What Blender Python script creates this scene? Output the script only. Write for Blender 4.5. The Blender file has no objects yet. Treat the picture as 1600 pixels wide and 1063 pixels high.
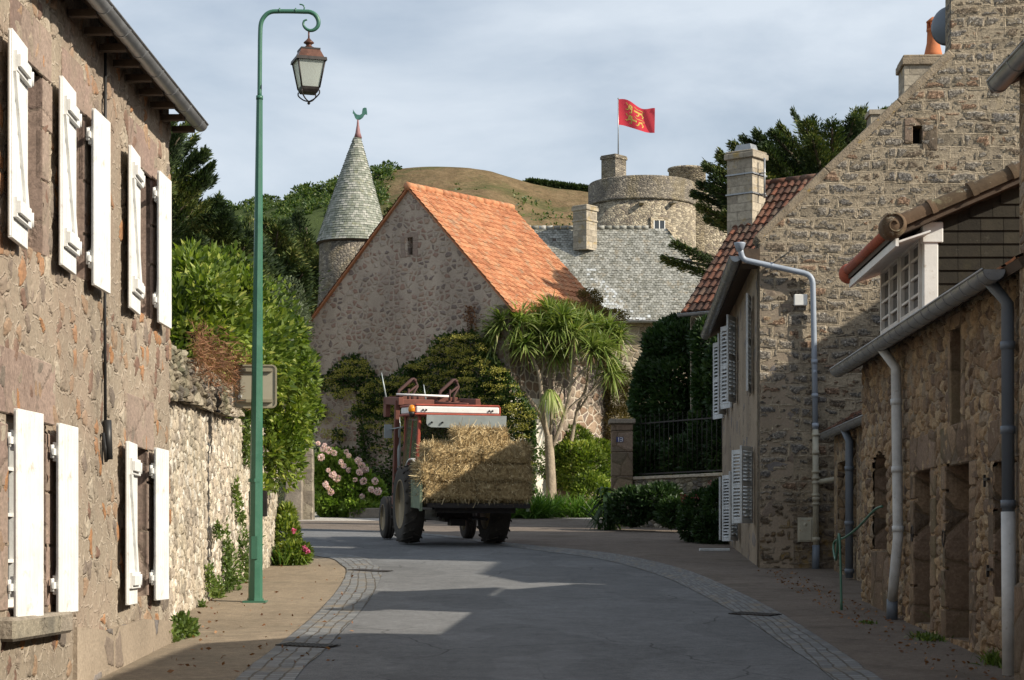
import bpy, math, random
import numpy as np
from mathutils import Vector, Matrix
from mathutils.geometry import delaunay_2d_cdt
sc = bpy.context.scene
R = math.radians
random.seed(7); rng = np.random.default_rng(11)
EZ = 1.7; F = 3100.0; HX = 800.0; HY = 865.0      # eye height; lens in pixels of the 1600 px frame
SUN_AZ, SUN_EL = R(114), R(32)                     # azimuth clockwise from +Y

# ---------------------------------------------------------------- camera, world, sun, exposure
cam = bpy.data.cameras.new('camera'); co = bpy.data.objects.new('camera', cam); sc.collection.objects.link(co)
cam.sensor_width = 36; cam.lens = F / 1600 * 36; cam.shift_y = (HY - 531.5) / 1600
cam.clip_end = 3000; cam.clip_start = 0.1
co.location = (0, 0, EZ); co.rotation_euler = (R(90), 0, 0); sc.camera = co

world = bpy.data.worlds.new('World'); sc.world = world; world.use_nodes = True
wn = world.node_tree; wn.nodes.clear()
def wnode(t, **k):
    n = wn.nodes.new(t)
    for a, b in k.items(): setattr(n, a, b)
    return n
sky = wnode('ShaderNodeTexSky', sky_type='NISHITA', sun_disc=False, sun_elevation=SUN_EL, sun_rotation=SUN_AZ, air_density=1.0, dust_density=1.5)
tc = wnode('ShaderNodeTexCoord'); sep = wnode('ShaderNodeSeparateXYZ'); wn.links.new(tc.outputs['Generated'], sep.inputs[0])
addz = wnode('ShaderNodeMath', operation='ADD'); addz.inputs[1].default_value = 0.16; wn.links.new(sep.outputs[2], addz.inputs[0])
dv = wnode('ShaderNodeVectorMath', operation='DIVIDE'); wn.links.new(tc.outputs['Generated'], dv.inputs[0])
cb = wnode('ShaderNodeCombineXYZ')
for i in range(3): wn.links.new(addz.outputs[0], cb.inputs[i])
wn.links.new(cb.outputs[0], dv.inputs[1])
mp = wnode('ShaderNodeMapping'); mp.inputs['Scale'].default_value = (1.5, 1.25, 0.2); mp.inputs['Rotation'].default_value = (0, 0, R(8)); mp.inputs['Location'].default_value = (3.1, 1.3, 0)
wn.links.new(dv.outputs[0], mp.inputs[0])
nz = wnode('ShaderNodeTexNoise'); nz.inputs['Scale'].default_value = 1.35; nz.inputs['Detail'].default_value = 7; nz.inputs['Roughness'].default_value = 0.55
nz.inputs['Distortion'].default_value = 0.3
wn.links.new(mp.outputs[0], nz.inputs['Vector'])
rp = wnode('ShaderNodeValToRGB'); rp.color_ramp.elements[0].position = 0.34; rp.color_ramp.elements[0].color = (0.44, 0.44, 0.44, 1)
rp.color_ramp.elements[1].position = 0.64; rp.color_ramp.elements[1].color = (0.97, 0.97, 0.97, 1); wn.links.new(nz.outputs[0], rp.inputs[0])
mx = wnode('ShaderNodeMix', data_type='RGBA'); wn.links.new(rp.outputs[0], mx.inputs['Factor']); wn.links.new(sky.outputs[0], mx.inputs['A'])
CLOUD = (6.4, 7.1, 7.9, 1); mx.inputs['B'].default_value = CLOUD
bg = wnode('ShaderNodeBackground'); bg.inputs['Strength'].default_value = 0.085
wo = wnode('ShaderNodeOutputWorld'); wn.links.new(mx.outputs['Result'], bg.inputs[0]); wn.links.new(bg.outputs[0], wo.inputs[0])

sl = bpy.data.lights.new('sun', 'SUN'); sl.energy = 5.0; sl.angle = R(0.55); sl.color = (1, 0.91, 0.77)
so = bpy.data.objects.new('sun', sl); sc.collection.objects.link(so)
sd = Vector((math.sin(SUN_AZ) * math.cos(SUN_EL), math.cos(SUN_AZ) * math.cos(SUN_EL), math.sin(SUN_EL)))
so.rotation_euler = sd.to_track_quat('Z', 'Y').to_euler(); so.location = (30, -20, 40)
sc.view_settings.view_transform = 'Standard'; sc.view_settings.look = 'None'; sc.view_settings.exposure = 0.42; sc.view_settings.gamma = 1
sc.cycles.max_bounces = 6; sc.cycles.transparent_max_bounces = 8; sc.cycles.use_denoising = True

# ---------------------------------------------------------------- geometry helpers
def gz(y):                                        # height of the ground: a street climbing at 5 %
    return 0.05 * y if y < 62 else 3.1 + 0.02 * (y - 62)
def P(px, py, d): return Vector(((px - HX) / F * d, d, EZ + (HY - py) / F * d))
def G(px, py):
    d = EZ / (0.05 + (py - HY) / F); return Vector(((px - HX) / F * d, d, 0.05 * d))
AX = Vector((60 / F, 1, 0)).normalized(); NX = Vector((AX.y, -AX.x, 0))     # street direction and its right-hand normal
def S(lat, t, z=None): 
    p = AX * t + NX * lat; p.z = 0 if z is None else z; return p
def Tof(px, lat): return abs(lat) * F / abs(px - 860)                          # along-street distance seen at px on a plane at lat
def Zof(px, py, lat): return EZ + (HY - py) * abs(lat) / abs(px - 860)

W = {}
def tag(o, label=None, cat=None, group=None, kind=None):
    if label: o['label'] = label
    if cat: o['category'] = cat
    if group: o['group'] = group
    if kind: o['kind'] = kind
    return o
def thing(name, label, cat, loc, group=None, rz=0):
    o = bpy.data.objects.new(name, None); sc.collection.objects.link(o); o.empty_display_size = .3
    o.location = loc; o.rotation_euler = (0, 0, rz); W[o.name] = Vector((0, 0, 0)) if rz else Vector(loc)
    return tag(o, label, cat, group)

class MB:
    def __init__(s): s.v = []; s.f = []; s.uv = []; s.mi = []; s.r = []; s.sm = []
    def autouv(s, pts):
        n = Vector((0, 0, 0))
        for i in range(len(pts)):
            a, b = pts[i], pts[(i + 1) % len(pts)]
            n += Vector(((a.y - b.y) * (a.z + b.z), (a.z - b.z) * (a.x + b.x), (a.x - b.x) * (a.y + b.y)))
        n.normalize() if n.length > 0 else None
        t = Vector((0, 0, 1)).cross(n)
        t = Vector((1, 0, 0)) if t.length < .05 else t.normalized()
        b = n.cross(t)
        return [(p.dot(t), p.dot(b)) for p in pts]
    def face(s, pts, uv=None, mi=0, r=None, sm=False):
        pts = [Vector(p) for p in pts]; k = len(s.v); s.v += pts; s.f.append(tuple(range(k, k + len(pts))))
        s.uv.append(uv or s.autouv(pts)); s.mi.append(mi); s.r.append(random.random() if r is None else r); s.sm.append(sm)
    def poly(s, verts, faces, mi=0, r=None, sm=False, uvs=None):
        k = len(s.v); verts = [Vector(p) for p in verts]; s.v += verts; rr = random.random() if r is None else r
        for i, f in enumerate(faces):
            s.f.append(tuple(k + j for j in f)); s.mi.append(mi); s.r.append(rr); s.sm.append(sm)
            s.uv.append(uvs[i] if uvs else s.autouv([verts[j] for j in f]))
    def box(s, o, ax, ay, az, mi=0, r=None):       # corner and three edge vectors (right-handed)
        o, ax, ay, az = Vector(o), Vector(ax), Vector(ay), Vector(az)
        if ax.cross(ay).dot(az) < 0: ax, ay = ay, ax
        v = [o, o + ax, o + ax + ay, o + ay]; v += [p + az for p in v]
        s.poly(v, [(3, 2, 1, 0), (4, 5, 6, 7), (0, 1, 5, 4), (1, 2, 6, 5), (2, 3, 7, 6), (3, 0, 4, 7)], mi, r)
    def cbox(s, c, x, y, z, mi=0, r=None, rz=0):   # box by bottom centre and sizes
        c = Vector(c); a = Vector((math.cos(rz), math.sin(rz), 0)) * x; b = Vector((-math.sin(rz), math.cos(rz), 0)) * y
        s.box(c - a / 2 - b / 2, a, b, Vector((0, 0, z)), mi, r)
    def tube(s, path, rad, n=10, mi=0, r=None, caps=True, sm=True):
        path = [Vector(p) for p in path]; m = len(path); rads = rad if hasattr(rad, '__len__') else [rad] * m
        vs = []; up = None; L = 0; ls = []
        for i, p in enumerate(path):
            t = (path[min(i + 1, m - 1)] - path[max(i - 1, 0)]).normalized()
            if up is None:
                up = Vector((0, 0, 1)) if abs(t.z) < .9 else Vector((0, 1, 0))
            x = up.cross(t)
            if x.length < 1e-4: x = Vector((1, 0, 0)).cross(t)
            x.normalize(); y = t.cross(x); up = y
            if i: L += (p - path[i - 1]).length
            ls.append(L)
            for k in range(n):
                a = 2 * math.pi * k / n; vs.append(p + (x * math.cos(a) + y * math.sin(a)) * rads[i])
        fs = []; uvs = []
        for i in range(m - 1):
            for k in range(n):
                k2 = (k + 1) % n; fs.append((i * n + k, i * n + k2, (i + 1) * n + k2, (i + 1) * n + k))
                u0, u1 = 2 * math.pi * rads[i] * k / n, 2 * math.pi * rads[i] * (k + 1) / n
                uvs.append([(u0, ls[i]), (u1, ls[i]), (u1, ls[i + 1]), (u0, ls[i + 1])])
        if caps:
            fs.append(tuple(range(n - 1, -1, -1))); uvs.append([(0, 0)] * n)
            fs.append(tuple((m - 1) * n + k for k in range(n))); uvs.append([(0, 0)] * n)
        s.poly(vs, fs, mi, r, sm, uvs)
    def lathe(s, c, prof, n=24, mi=0, r=None, sm=True, axis=None, a0=0):   # profile (radius, height)
        c = Vector(c); ax = Vector(axis or (0, 0, 1)).normalized()
        x = Vector((1, 0, 0)) if abs(ax.x) < .9 else Vector((0, 1, 0)); y = ax.cross(x).normalized(); x = y.cross(ax)
        m = len(prof); vs = []; fs = []; uvs = []
        rm = max(p[0] for p in prof)
        for (rr, h) in prof:
            for k in range(n):
                a = a0 + 2 * math.pi * k / n; vs.append(c + ax * h + (x * math.cos(a) + y * math.sin(a)) * rr)
        for i in range(m - 1):
            for k in range(n):
                k2 = (k + 1) % n; fs.append((i * n + k, i * n + k2, (i + 1) * n + k2, (i + 1) * n + k))
                u0, u1 = 2 * math.pi * rm * k / n, 2 * math.pi * rm * (k + 1) / n
                uvs.append([(u0, prof[i][1]), (u1, prof[i][1]), (u1, prof[i + 1][1]), (u0, prof[i + 1][1])])
        if prof[0][0] > 1e-4: fs.append(tuple(range(n - 1, -1, -1))); uvs.append([(vs[k].x, vs[k].y) for k in range(n - 1, -1, -1)])
        if prof[-1][0] > 1e-4: fs.append(tuple((m - 1) * n + k for k in range(n))); uvs.append([(vs[(m - 1) * n + k].x, vs[(m - 1) * n + k].y) for k in range(n)])
        s.poly(vs, fs, mi, r, sm, uvs)
    def prism(s, pts2, o, ex, ey, ez, mi=0, r=None):  # 2D outline (counter-clockwise) in ex, ey, extruded along ez
        o, ex, ey, ez = map(Vector, (o, ex, ey, ez)); n = len(pts2)
        area = sum(pts2[i][0] * pts2[(i + 1) % n][1] - pts2[(i + 1) % n][0] * pts2[i][1] for i in range(n))
        if area < 0: pts2 = pts2[::-1]
        if ex.cross(ey).dot(ez) < 0: o = o + ez; ez = -ez
        a = [o + ex * u + ey * v for u, v in pts2]; b = [p + ez for p in a]
        fs = [tuple(range(n - 1, -1, -1)), tuple(range(n, 2 * n))] + [(i, (i + 1) % n, n + (i + 1) % n, n + i) for i in range(n)]
        s.poly(a + b, fs, mi, r)
    def build(s, name, mats, parent=None, origin=None, bevel=0, merge=False, **k):
        if not isinstance(mats, (list, tuple)): mats = [mats]
        me = bpy.data.meshes.new(name)
        lo = Vector([min(v[i] for v in s.v) for i in range(3)]); hi = Vector([max(v[i] for v in s.v) for i in range(3)])
        org = Vector(origin) if origin is not None else Vector(((lo.x + hi.x) / 2, (lo.y + hi.y) / 2, lo.z))
        me.from_pydata([v - org for v in s.v], [], s.f)
        uvl = me.uv_layers.new(name='UVMap'); flat = [c for f in s.uv for p in f for c in p]; uvl.data.foreach_set('uv', flat)
        at = me.attributes.new('rnd', 'FLOAT', 'FACE'); at.data.foreach_set('value', s.r)
        me.polygons.foreach_set('material_index', s.mi); me.polygons.foreach_set('use_smooth', s.sm)
        for m in mats: me.materials.append(m)
        me.update()
        o = bpy.data.objects.new(name, me); sc.collection.objects.link(o)
        o.location = org - (W[parent.name] if parent else Vector((0, 0, 0))); W[o.name] = org
        if parent: o.parent = parent
        if bevel:
            b = o.modifiers.new('bevel', 'BEVEL'); b.width = bevel; b.segments = 1; b.limit_method = 'ANGLE'; b.angle_limit = R(50)
        return tag(o, **k)

def npmesh(name, verts, faces, rnd, mats, parent=None, origin=None, mi=None, uv=None, **k):
    verts = np.asarray(verts, float); faces = np.asarray(faces, int); lo, hi = verts.min(0), verts.max(0)
    org = Vector(origin) if origin is not None else Vector(((lo[0] + hi[0]) / 2, (lo[1] + hi[1]) / 2, lo[2]))
    me = bpy.data.meshes.new(name); nf, nv = faces.shape
    me.vertices.add(len(verts)); me.vertices.foreach_set('co', (verts - np.array(org)).astype(np.float32).ravel())
    me.loops.add(nf * nv); me.loops.foreach_set('vertex_index', faces.ravel().astype(np.int32))
    me.polygons.add(nf); me.polygons.foreach_set('loop_start', np.arange(0, nf * nv, nv, dtype=np.int32))
    if mi is not None: me.polygons.foreach_set('material_index', np.asarray(mi, np.int32))
    at = me.attributes.new('rnd', 'FLOAT', 'FACE'); at.data.foreach_set('value', np.asarray(rnd, np.float32))
    if uv is not None:
        l = me.uv_layers.new(name='UVMap'); l.data.foreach_set('uv', np.asarray(uv, np.float32).ravel())
    me.update(calc_edges=True); me.validate()
    for m in (mats if isinstance(mats, (list, tuple)) else [mats]): me.materials.append(m)
    o = bpy.data.objects.new(name, me); sc.collection.objects.link(o)
    o.location = org - (W[parent.name] if parent else Vector((0, 0, 0))); W[o.name] = org
    if parent: o.parent = parent
    return tag(o, **k)

def copy_tree(o, parent=None):
    c = o.copy(); sc.collection.objects.link(c)
    if parent: c.parent = parent
    for ch in [x for x in bpy.data.objects if x.parent == o]: copy_tree(ch, c)
    return c

def wall(mb, O, ud, outline, holes=(), thick=.45, reveal=.3, mi=0, mr=None, mb_back=None, rough=0.0):
    """upright wall: O base point, ud unit direction to the viewer's right, outline/holes in (u, z); faces toward (ud.y, -ud.x)"""
    O = Vector(O); ud = Vector(ud).normalized(); n = Vector((ud.y, -ud.x, 0)); mr = mi if mr is None else mr
    hs = [list(h) if hasattr(h[0], '__len__') else [(h[0], h[1]), (h[2], h[1]), (h[2], h[3]), (h[0], h[3])] for h in holes]
    pts = []; edges = []
    for lp in [list(outline)] + hs:
        k = len(pts); pts += lp; edges += [(k + i, k + (i + 1) % len(lp)) for i in range(len(lp))]
    vs, es, fs, *_ = delaunay_2d_cdt([Vector(p) for p in pts], edges, [], 0, 1e-5)
    def inside(p, lp):
        c = False
        for i in range(len(lp)):
            (x1, y1), (x2, y2) = lp[i], lp[(i + 1) % len(lp)]
            if (y1 > p.y) != (y2 > p.y) and p.x < (x2 - x1) * (p.y - y1) / (y2 - y1) + x1: c = not c
        return c
    at = lambda u, z, dpt=0: O + ud * u + Vector((0, 0, z)) - n * dpt
    for f in fs:
        c = sum((vs[i] for i in f), Vector((0, 0))) / len(f)
        if inside(c, outline) and not any(inside(c, h) for h in hs):
            q = [vs[i] for i in f]
            if sum(q[i].x * q[(i + 1) % len(q)].y - q[(i + 1) % len(q)].x * q[i].y for i in range(len(q))) < 0: q = q[::-1]
            mb.face([at(p.x, p.y) for p in q], [(p.x, p.y) for p in q], mi)
            mb.face([at(p.x, p.y, thick) for p in q[::-1]], [(p.x, p.y) for p in q[::-1]], mi)
    L = len(outline)
    area = sum(outline[i][0] * outline[(i + 1) % L][1] - outline[(i + 1) % L][0] * outline[i][1] for i in range(L))
    ol = outline if area > 0 else outline[::-1]
    for i in range(L):
        (a, b), (c, d) = ol[i], ol[(i + 1) % L]
        mb.face([at(a, b), at(a, b, thick), at(c, d, thick), at(c, d)], None, mi)
    for h in hs:
        m = len(h); ar = sum(h[i][0] * h[(i + 1) % m][1] - h[(i + 1) % m][0] * h[i][1] for i in range(m)); h = h if ar > 0 else h[::-1]
        for i in range(m):
            (a, b), (c, d) = h[i], h[(i + 1) % m]
            mb.face([at(a, b), at(c, d), at(c, d, reveal), at(a, b, reveal)], None, mr)
        if mb_back is not None:
            mb.face([at(a, b, reveal) for a, b in h], list(h), mb_back)

def facing(root, O, ud, outline, holes, step, mat, rng_u=None, name='stone_face'):
    """finely divided front of a wall whose stones stand proud (displaced by its material)"""
    O = Vector(O); ud = Vector(ud).normalized(); n = Vector((ud.y, -ud.x, 0)); us = [p[0] for p in outline]; vs = [p[1] for p in outline]
    rect = [h if not hasattr(h[0], '__len__') else (min(p[0] for p in h), min(p[1] for p in h), max(p[0] for p in h), max(p[1] for p in h)) for h in holes]
    u0, u1 = rng_u or (min(us), max(us)); bu = sorted({u0, u1, *[x for h in rect for x in (h[0], h[2]) if u0 < x < u1]}); v0, v1 = min(vs), max(vs); bv = sorted({v0, v1, *[x for h in rect for x in (h[1], h[3]) if v0 < x < v1], *[v for v in vs if v0 < v < v1]})
    def div(b): return np.concatenate([np.linspace(b[i], b[i + 1], max(int((b[i + 1] - b[i]) / step), 1), endpoint=False) for i in range(len(b) - 1)] + [[b[-1]]])
    U_, V_ = div(bu), div(bv); cu, cv = np.meshgrid((U_[1:] + U_[:-1]) / 2, (V_[1:] + V_[:-1]) / 2)
    def ins(lp):
        c = np.zeros(cu.shape, bool)
        for i in range(len(lp)):
            (x1, y1), (x2, y2) = lp[i], lp[(i + 1) % len(lp)]
            if y1 != y2: c ^= ((y1 > cv) != (y2 > cv)) & (cu < (x2 - x1) * (cv - y1) / (y2 - y1) + x1)
        return c
    k = ins(outline)
    for h in holes: k &= ~ins(list(h) if hasattr(h[0], '__len__') else [(h[0], h[1]), (h[2], h[1]), (h[2], h[3]), (h[0], h[3])])
    uu, vv_ = np.meshgrid(U_, V_); p = np.stack([O.x + ud.x * uu.ravel(), O.y + ud.y * uu.ravel(), O.z + vv_.ravel()], 1); idx = np.arange(uu.size).reshape(uu.shape)
    f = np.stack([idx[:-1, :-1][k], idx[:-1, 1:][k], idx[1:, 1:][k], idx[1:, :-1][k]], 1); used_ = np.unique(f); mp_ = np.full(uu.size, -1); mp_[used_] = np.arange(len(used_)); f = mp_[f]; uvv = np.stack([uu.ravel(), vv_.ravel()], 1)[used_]
    o = npmesh(name, p[used_], f, np.zeros(len(f)), mat, root, uv=uvv[f].reshape(-1, 2)); o.data.polygons.foreach_set('use_smooth', np.ones(len(f), bool)); return o

# ---------------------------------------------------------------- materials
class NT:
    def __init__(s, name):
        s.m = bpy.data.materials.new(name); s.m.use_nodes = True; s.t = s.m.node_tree; s.t.nodes.clear()
        s.out = s.n('ShaderNodeOutputMaterial'); s.b = s.n('ShaderNodeBsdfPrincipled'); s.l(s.b.outputs[0], s.out.inputs[0])
    def n(s, t, **k):
        n = s.t.nodes.new(t)
        for a, b in k.items(): setattr(n, a, b)
        return n
    def l(s, a, b): s.t.links.new(a, b)
    def set(s, inp, v):
        if hasattr(v, 'is_linked') or hasattr(v, 'links'): s.l(v, inp)
        else: inp.default_value = v
    def uv(s): return s.n('ShaderNodeUVMap', uv_map='UVMap').outputs[0]
    def obj(s): return s.n('ShaderNodeTexCoord').outputs['Object']
    def geo(s): return s.n('ShaderNodeNewGeometry').outputs['Position']
    def rnd(s): return s.n('ShaderNodeAttribute', attribute_name='rnd').outputs['Fac']
    def noise(s, vec, scale, detail=4, rough=.55, dist=0, col=False):
        n = s.n('ShaderNodeTexNoise'); s.l(vec, n.inputs['Vector']); n.inputs['Scale'].default_value = scale
        n.inputs['Detail'].default_value = detail; n.inputs['Roughness'].default_value = rough; n.inputs['Distortion'].default_value = dist
        return n.outputs['Color' if col else 'Fac']
    def ramp(s, fac, stops, const=False):
        n = s.n('ShaderNodeValToRGB'); cr = n.color_ramp; cr.interpolation = 'CONSTANT' if const else 'LINEAR'
        while len(cr.elements) > 1: cr.elements.remove(cr.elements[-1])
        for i, (p, c) in enumerate(stops):
            e = cr.elements[0] if i == 0 else cr.elements.new(p); e.position = p
            e.color = (c, c, c, 1) if not hasattr(c, '__len__') else (*c, 1)
        s.l(fac, n.inputs[0]); return n.outputs[0]
    def mix(s, f, a, b, mode='MIX'):
        n = s.n('ShaderNodeMix', data_type='RGBA', blend_type=mode)
        s.set(n.inputs['Factor'], f)
        for nm, v in (('A', a), ('B', b)):
            i = n.inputs[nm] if nm == 'A' else n.inputs['B']
            i = [x for x in n.inputs if x.name == nm and x.type == 'RGBA'][0]
            if hasattr(v, 'links'): s.l(v, i)
            else: i.default_value = (*v, 1) if len(v) == 3 else v
        return [o for o in n.outputs if o.type == 'RGBA'][0]
    def math(s, op, a, b=0.0, clamp=False):
        n = s.n('ShaderNodeMath', operation=op, use_clamp=clamp); s.set(n.inputs[0], a); s.set(n.inputs[1], b); return n.outputs[0]
    def map(s, vec, scale=(1, 1, 1), loc=(0, 0, 0), rot=(0, 0, 0)):
        n = s.n('ShaderNodeMapping'); s.l(vec, n.inputs[0]); n.inputs['Scale'].default_value = scale; n.inputs['Location'].default_value = loc; n.inputs['Rotation'].default_value = rot; return n.outputs[0]
    def warp(s, vec, scale, amt):
        c = s.noise(vec, scale, 3, .5, 0, True)
        sub = s.n('ShaderNodeVectorMath', operation='SUBTRACT'); s.l(c, sub.inputs[0]); sub.inputs[1].default_value = (.5, .5, .5)
        sc_ = s.n('ShaderNodeVectorMath', operation='SCALE'); s.l(sub.outputs[0], sc_.inputs[0]); sc_.inputs['Scale'].default_value = amt
        ad = s.n('ShaderNodeVectorMath', operation='ADD'); s.l(vec, ad.inputs[0]); s.l(sc_.outputs[0], ad.inputs[1]); return ad.outputs[0]
    def vor(s, vec, scale, feat='F1', rand=1, dim='2D'):
        n = s.n('ShaderNodeTexVoronoi', voronoi_dimensions=dim, feature=feat); s.l(vec, n.inputs['Vector']); n.inputs['Scale'].default_value = scale; n.inputs['Randomness'].default_value = rand; return n
    def bump(s, h, dist=.01, strength=1, prev=None):
        n = s.n('ShaderNodeBump'); s.l(h, n.inputs['Height']); n.inputs['Distance'].default_value = dist; n.inputs['Strength'].default_value = strength
        if prev: s.l(prev, n.inputs['Normal'])
        return n.outputs[0]
    def done(s, col=None, rough=.9, nrm=None, metal=0, spec=.3):
        if col is not None: s.set(s.b.inputs['Base Color'], (*col, 1) if isinstance(col, tuple) and len(col) == 3 else col)
        s.set(s.b.inputs['Roughness'], rough); s.b.inputs['Metallic'].default_value = metal; s.b.inputs['Specular IOR Level'].default_value = spec
        if nrm: s.l(nrm, s.b.inputs['Normal'])
        return s.m

def rubble(name, cols, mortar, sw=.28, sh=.16, mw=.07, warp=.10, cover=0.0, bumpd=.02, stain=None, stain_amt=.5, ribbon=None, rgh=.95, dark=.35, disp=0):
    """irregular stones bedded in mortar; cover = share of stones hidden by render; ribbon = colour of raised pointing"""
    t = NT(name); uv = t.uv(); w = t.warp(uv, 2.2, warp * 1.4); w = t.warp(w, 9, warp * .35)
    v = t.map(w, (1 / sw, 1 / sh, 1)); c = t.vor(v, 1, 'F1', .95); e = t.vor(v, 1, 'DISTANCE_TO_EDGE', .95).outputs['Distance']
    sepc = t.n('ShaderNodeSeparateColor'); t.l(c.outputs['Color'], sepc.inputs[0])
    n = len(cols); st = t.ramp(sepc.outputs[0], [(i / n, cc) for i, cc in enumerate(cols)], True)
    f1 = t.noise(uv, 38, 5, .7); st = t.mix(.75, st, t.ramp(f1, [(.25, .45), (.75, 1.5)]), 'MULTIPLY')
    mott = t.ramp(t.noise(uv, 14, 4, .6), [(.35, .7), (.7, 1.2)]); st = t.mix(.6, st, mott, 'MULTIPLY')
    en = t.math('ADD', e, t.math('MULTIPLY', t.math('SUBTRACT', t.noise(uv, 22, 3, .6), .5), .12))
    mask = t.ramp(en, [(mw * .55, 0), (mw * 1.25, 1)])
    if cover > 0:
        hid = t.ramp(t.math('ADD', sepc.outputs[1], t.math('MULTIPLY', t.math('SUBTRACT', t.noise(uv, 1.1, 3, .5), .5), .9)), [(cover - .02, 0), (cover + .02, 1)])
        inner = t.ramp(en, [(mw * 1.6, 0), (mw * 2.6, 1)]); mask = t.math('MULTIPLY', hid, inner)
    mcol = t.mix(.8, mortar, t.ramp(t.noise(uv, 30, 5, .7), [(.25, .6), (.75, 1.3)]), 'MULTIPLY')
    col = t.mix(mask, mcol, st)
    h = t.math('MULTIPLY', mask, t.math('ADD', .6, t.math('MULTIPLY', f1, .5)))
    if ribbon:
        line = t.ramp(en, [(0, 1), (.03, 1), (.055, 0)]); col = t.mix(t.math('MULTIPLY', line, .7), col, ribbon); h = t.math('ADD', h, t.math('MULTIPLY', line, 1.1))
    if stain:
        big = t.ramp(t.noise(uv, .8, 6, .65, .6), [(.48, 0), (.66, 1)]); col = t.mix(t.math('MULTIPLY', big, stain_amt), col, stain)
    big2 = t.ramp(t.noise(t.map(uv, (1, .45, 1)), .6, 5, .6), [(.3, 1 - dark), (.7, 1.12)]); col = t.mix(1, col, big2, 'MULTIPLY')
    rnd_ = t.ramp(en, [(mw * .5, 0), (mw * 4.5, 1)]); rs_ = t.math('ADD', .45, t.math('MULTIPLY', sepc.outputs[2], .75))
    h = t.math('ADD', t.math('MULTIPLY', h, .5), t.math('MULTIPLY', t.math('MULTIPLY', rnd_, rs_), mask)); h = t.math('ADD', h, t.math('MULTIPLY', t.noise(uv, 12, 5, .7), .7))
    if disp:
        dn = t.n('ShaderNodeDisplacement'); dn.inputs['Midlevel'].default_value = .6; dn.inputs['Scale'].default_value = disp; t.l(h, dn.inputs['Height']); t.l(dn.outputs[0], t.out.inputs['Displacement']); t.m.displacement_method = 'BOTH'
    h2 = t.noise(uv, 60, 4, .75) if disp else t.math('ADD', h, t.math('MULTIPLY', t.noise(uv, 55, 4, .7), .35))
    return t.done(col, rgh, t.bump(h2, .006 if disp else bumpd, 1), spec=.15)

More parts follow.
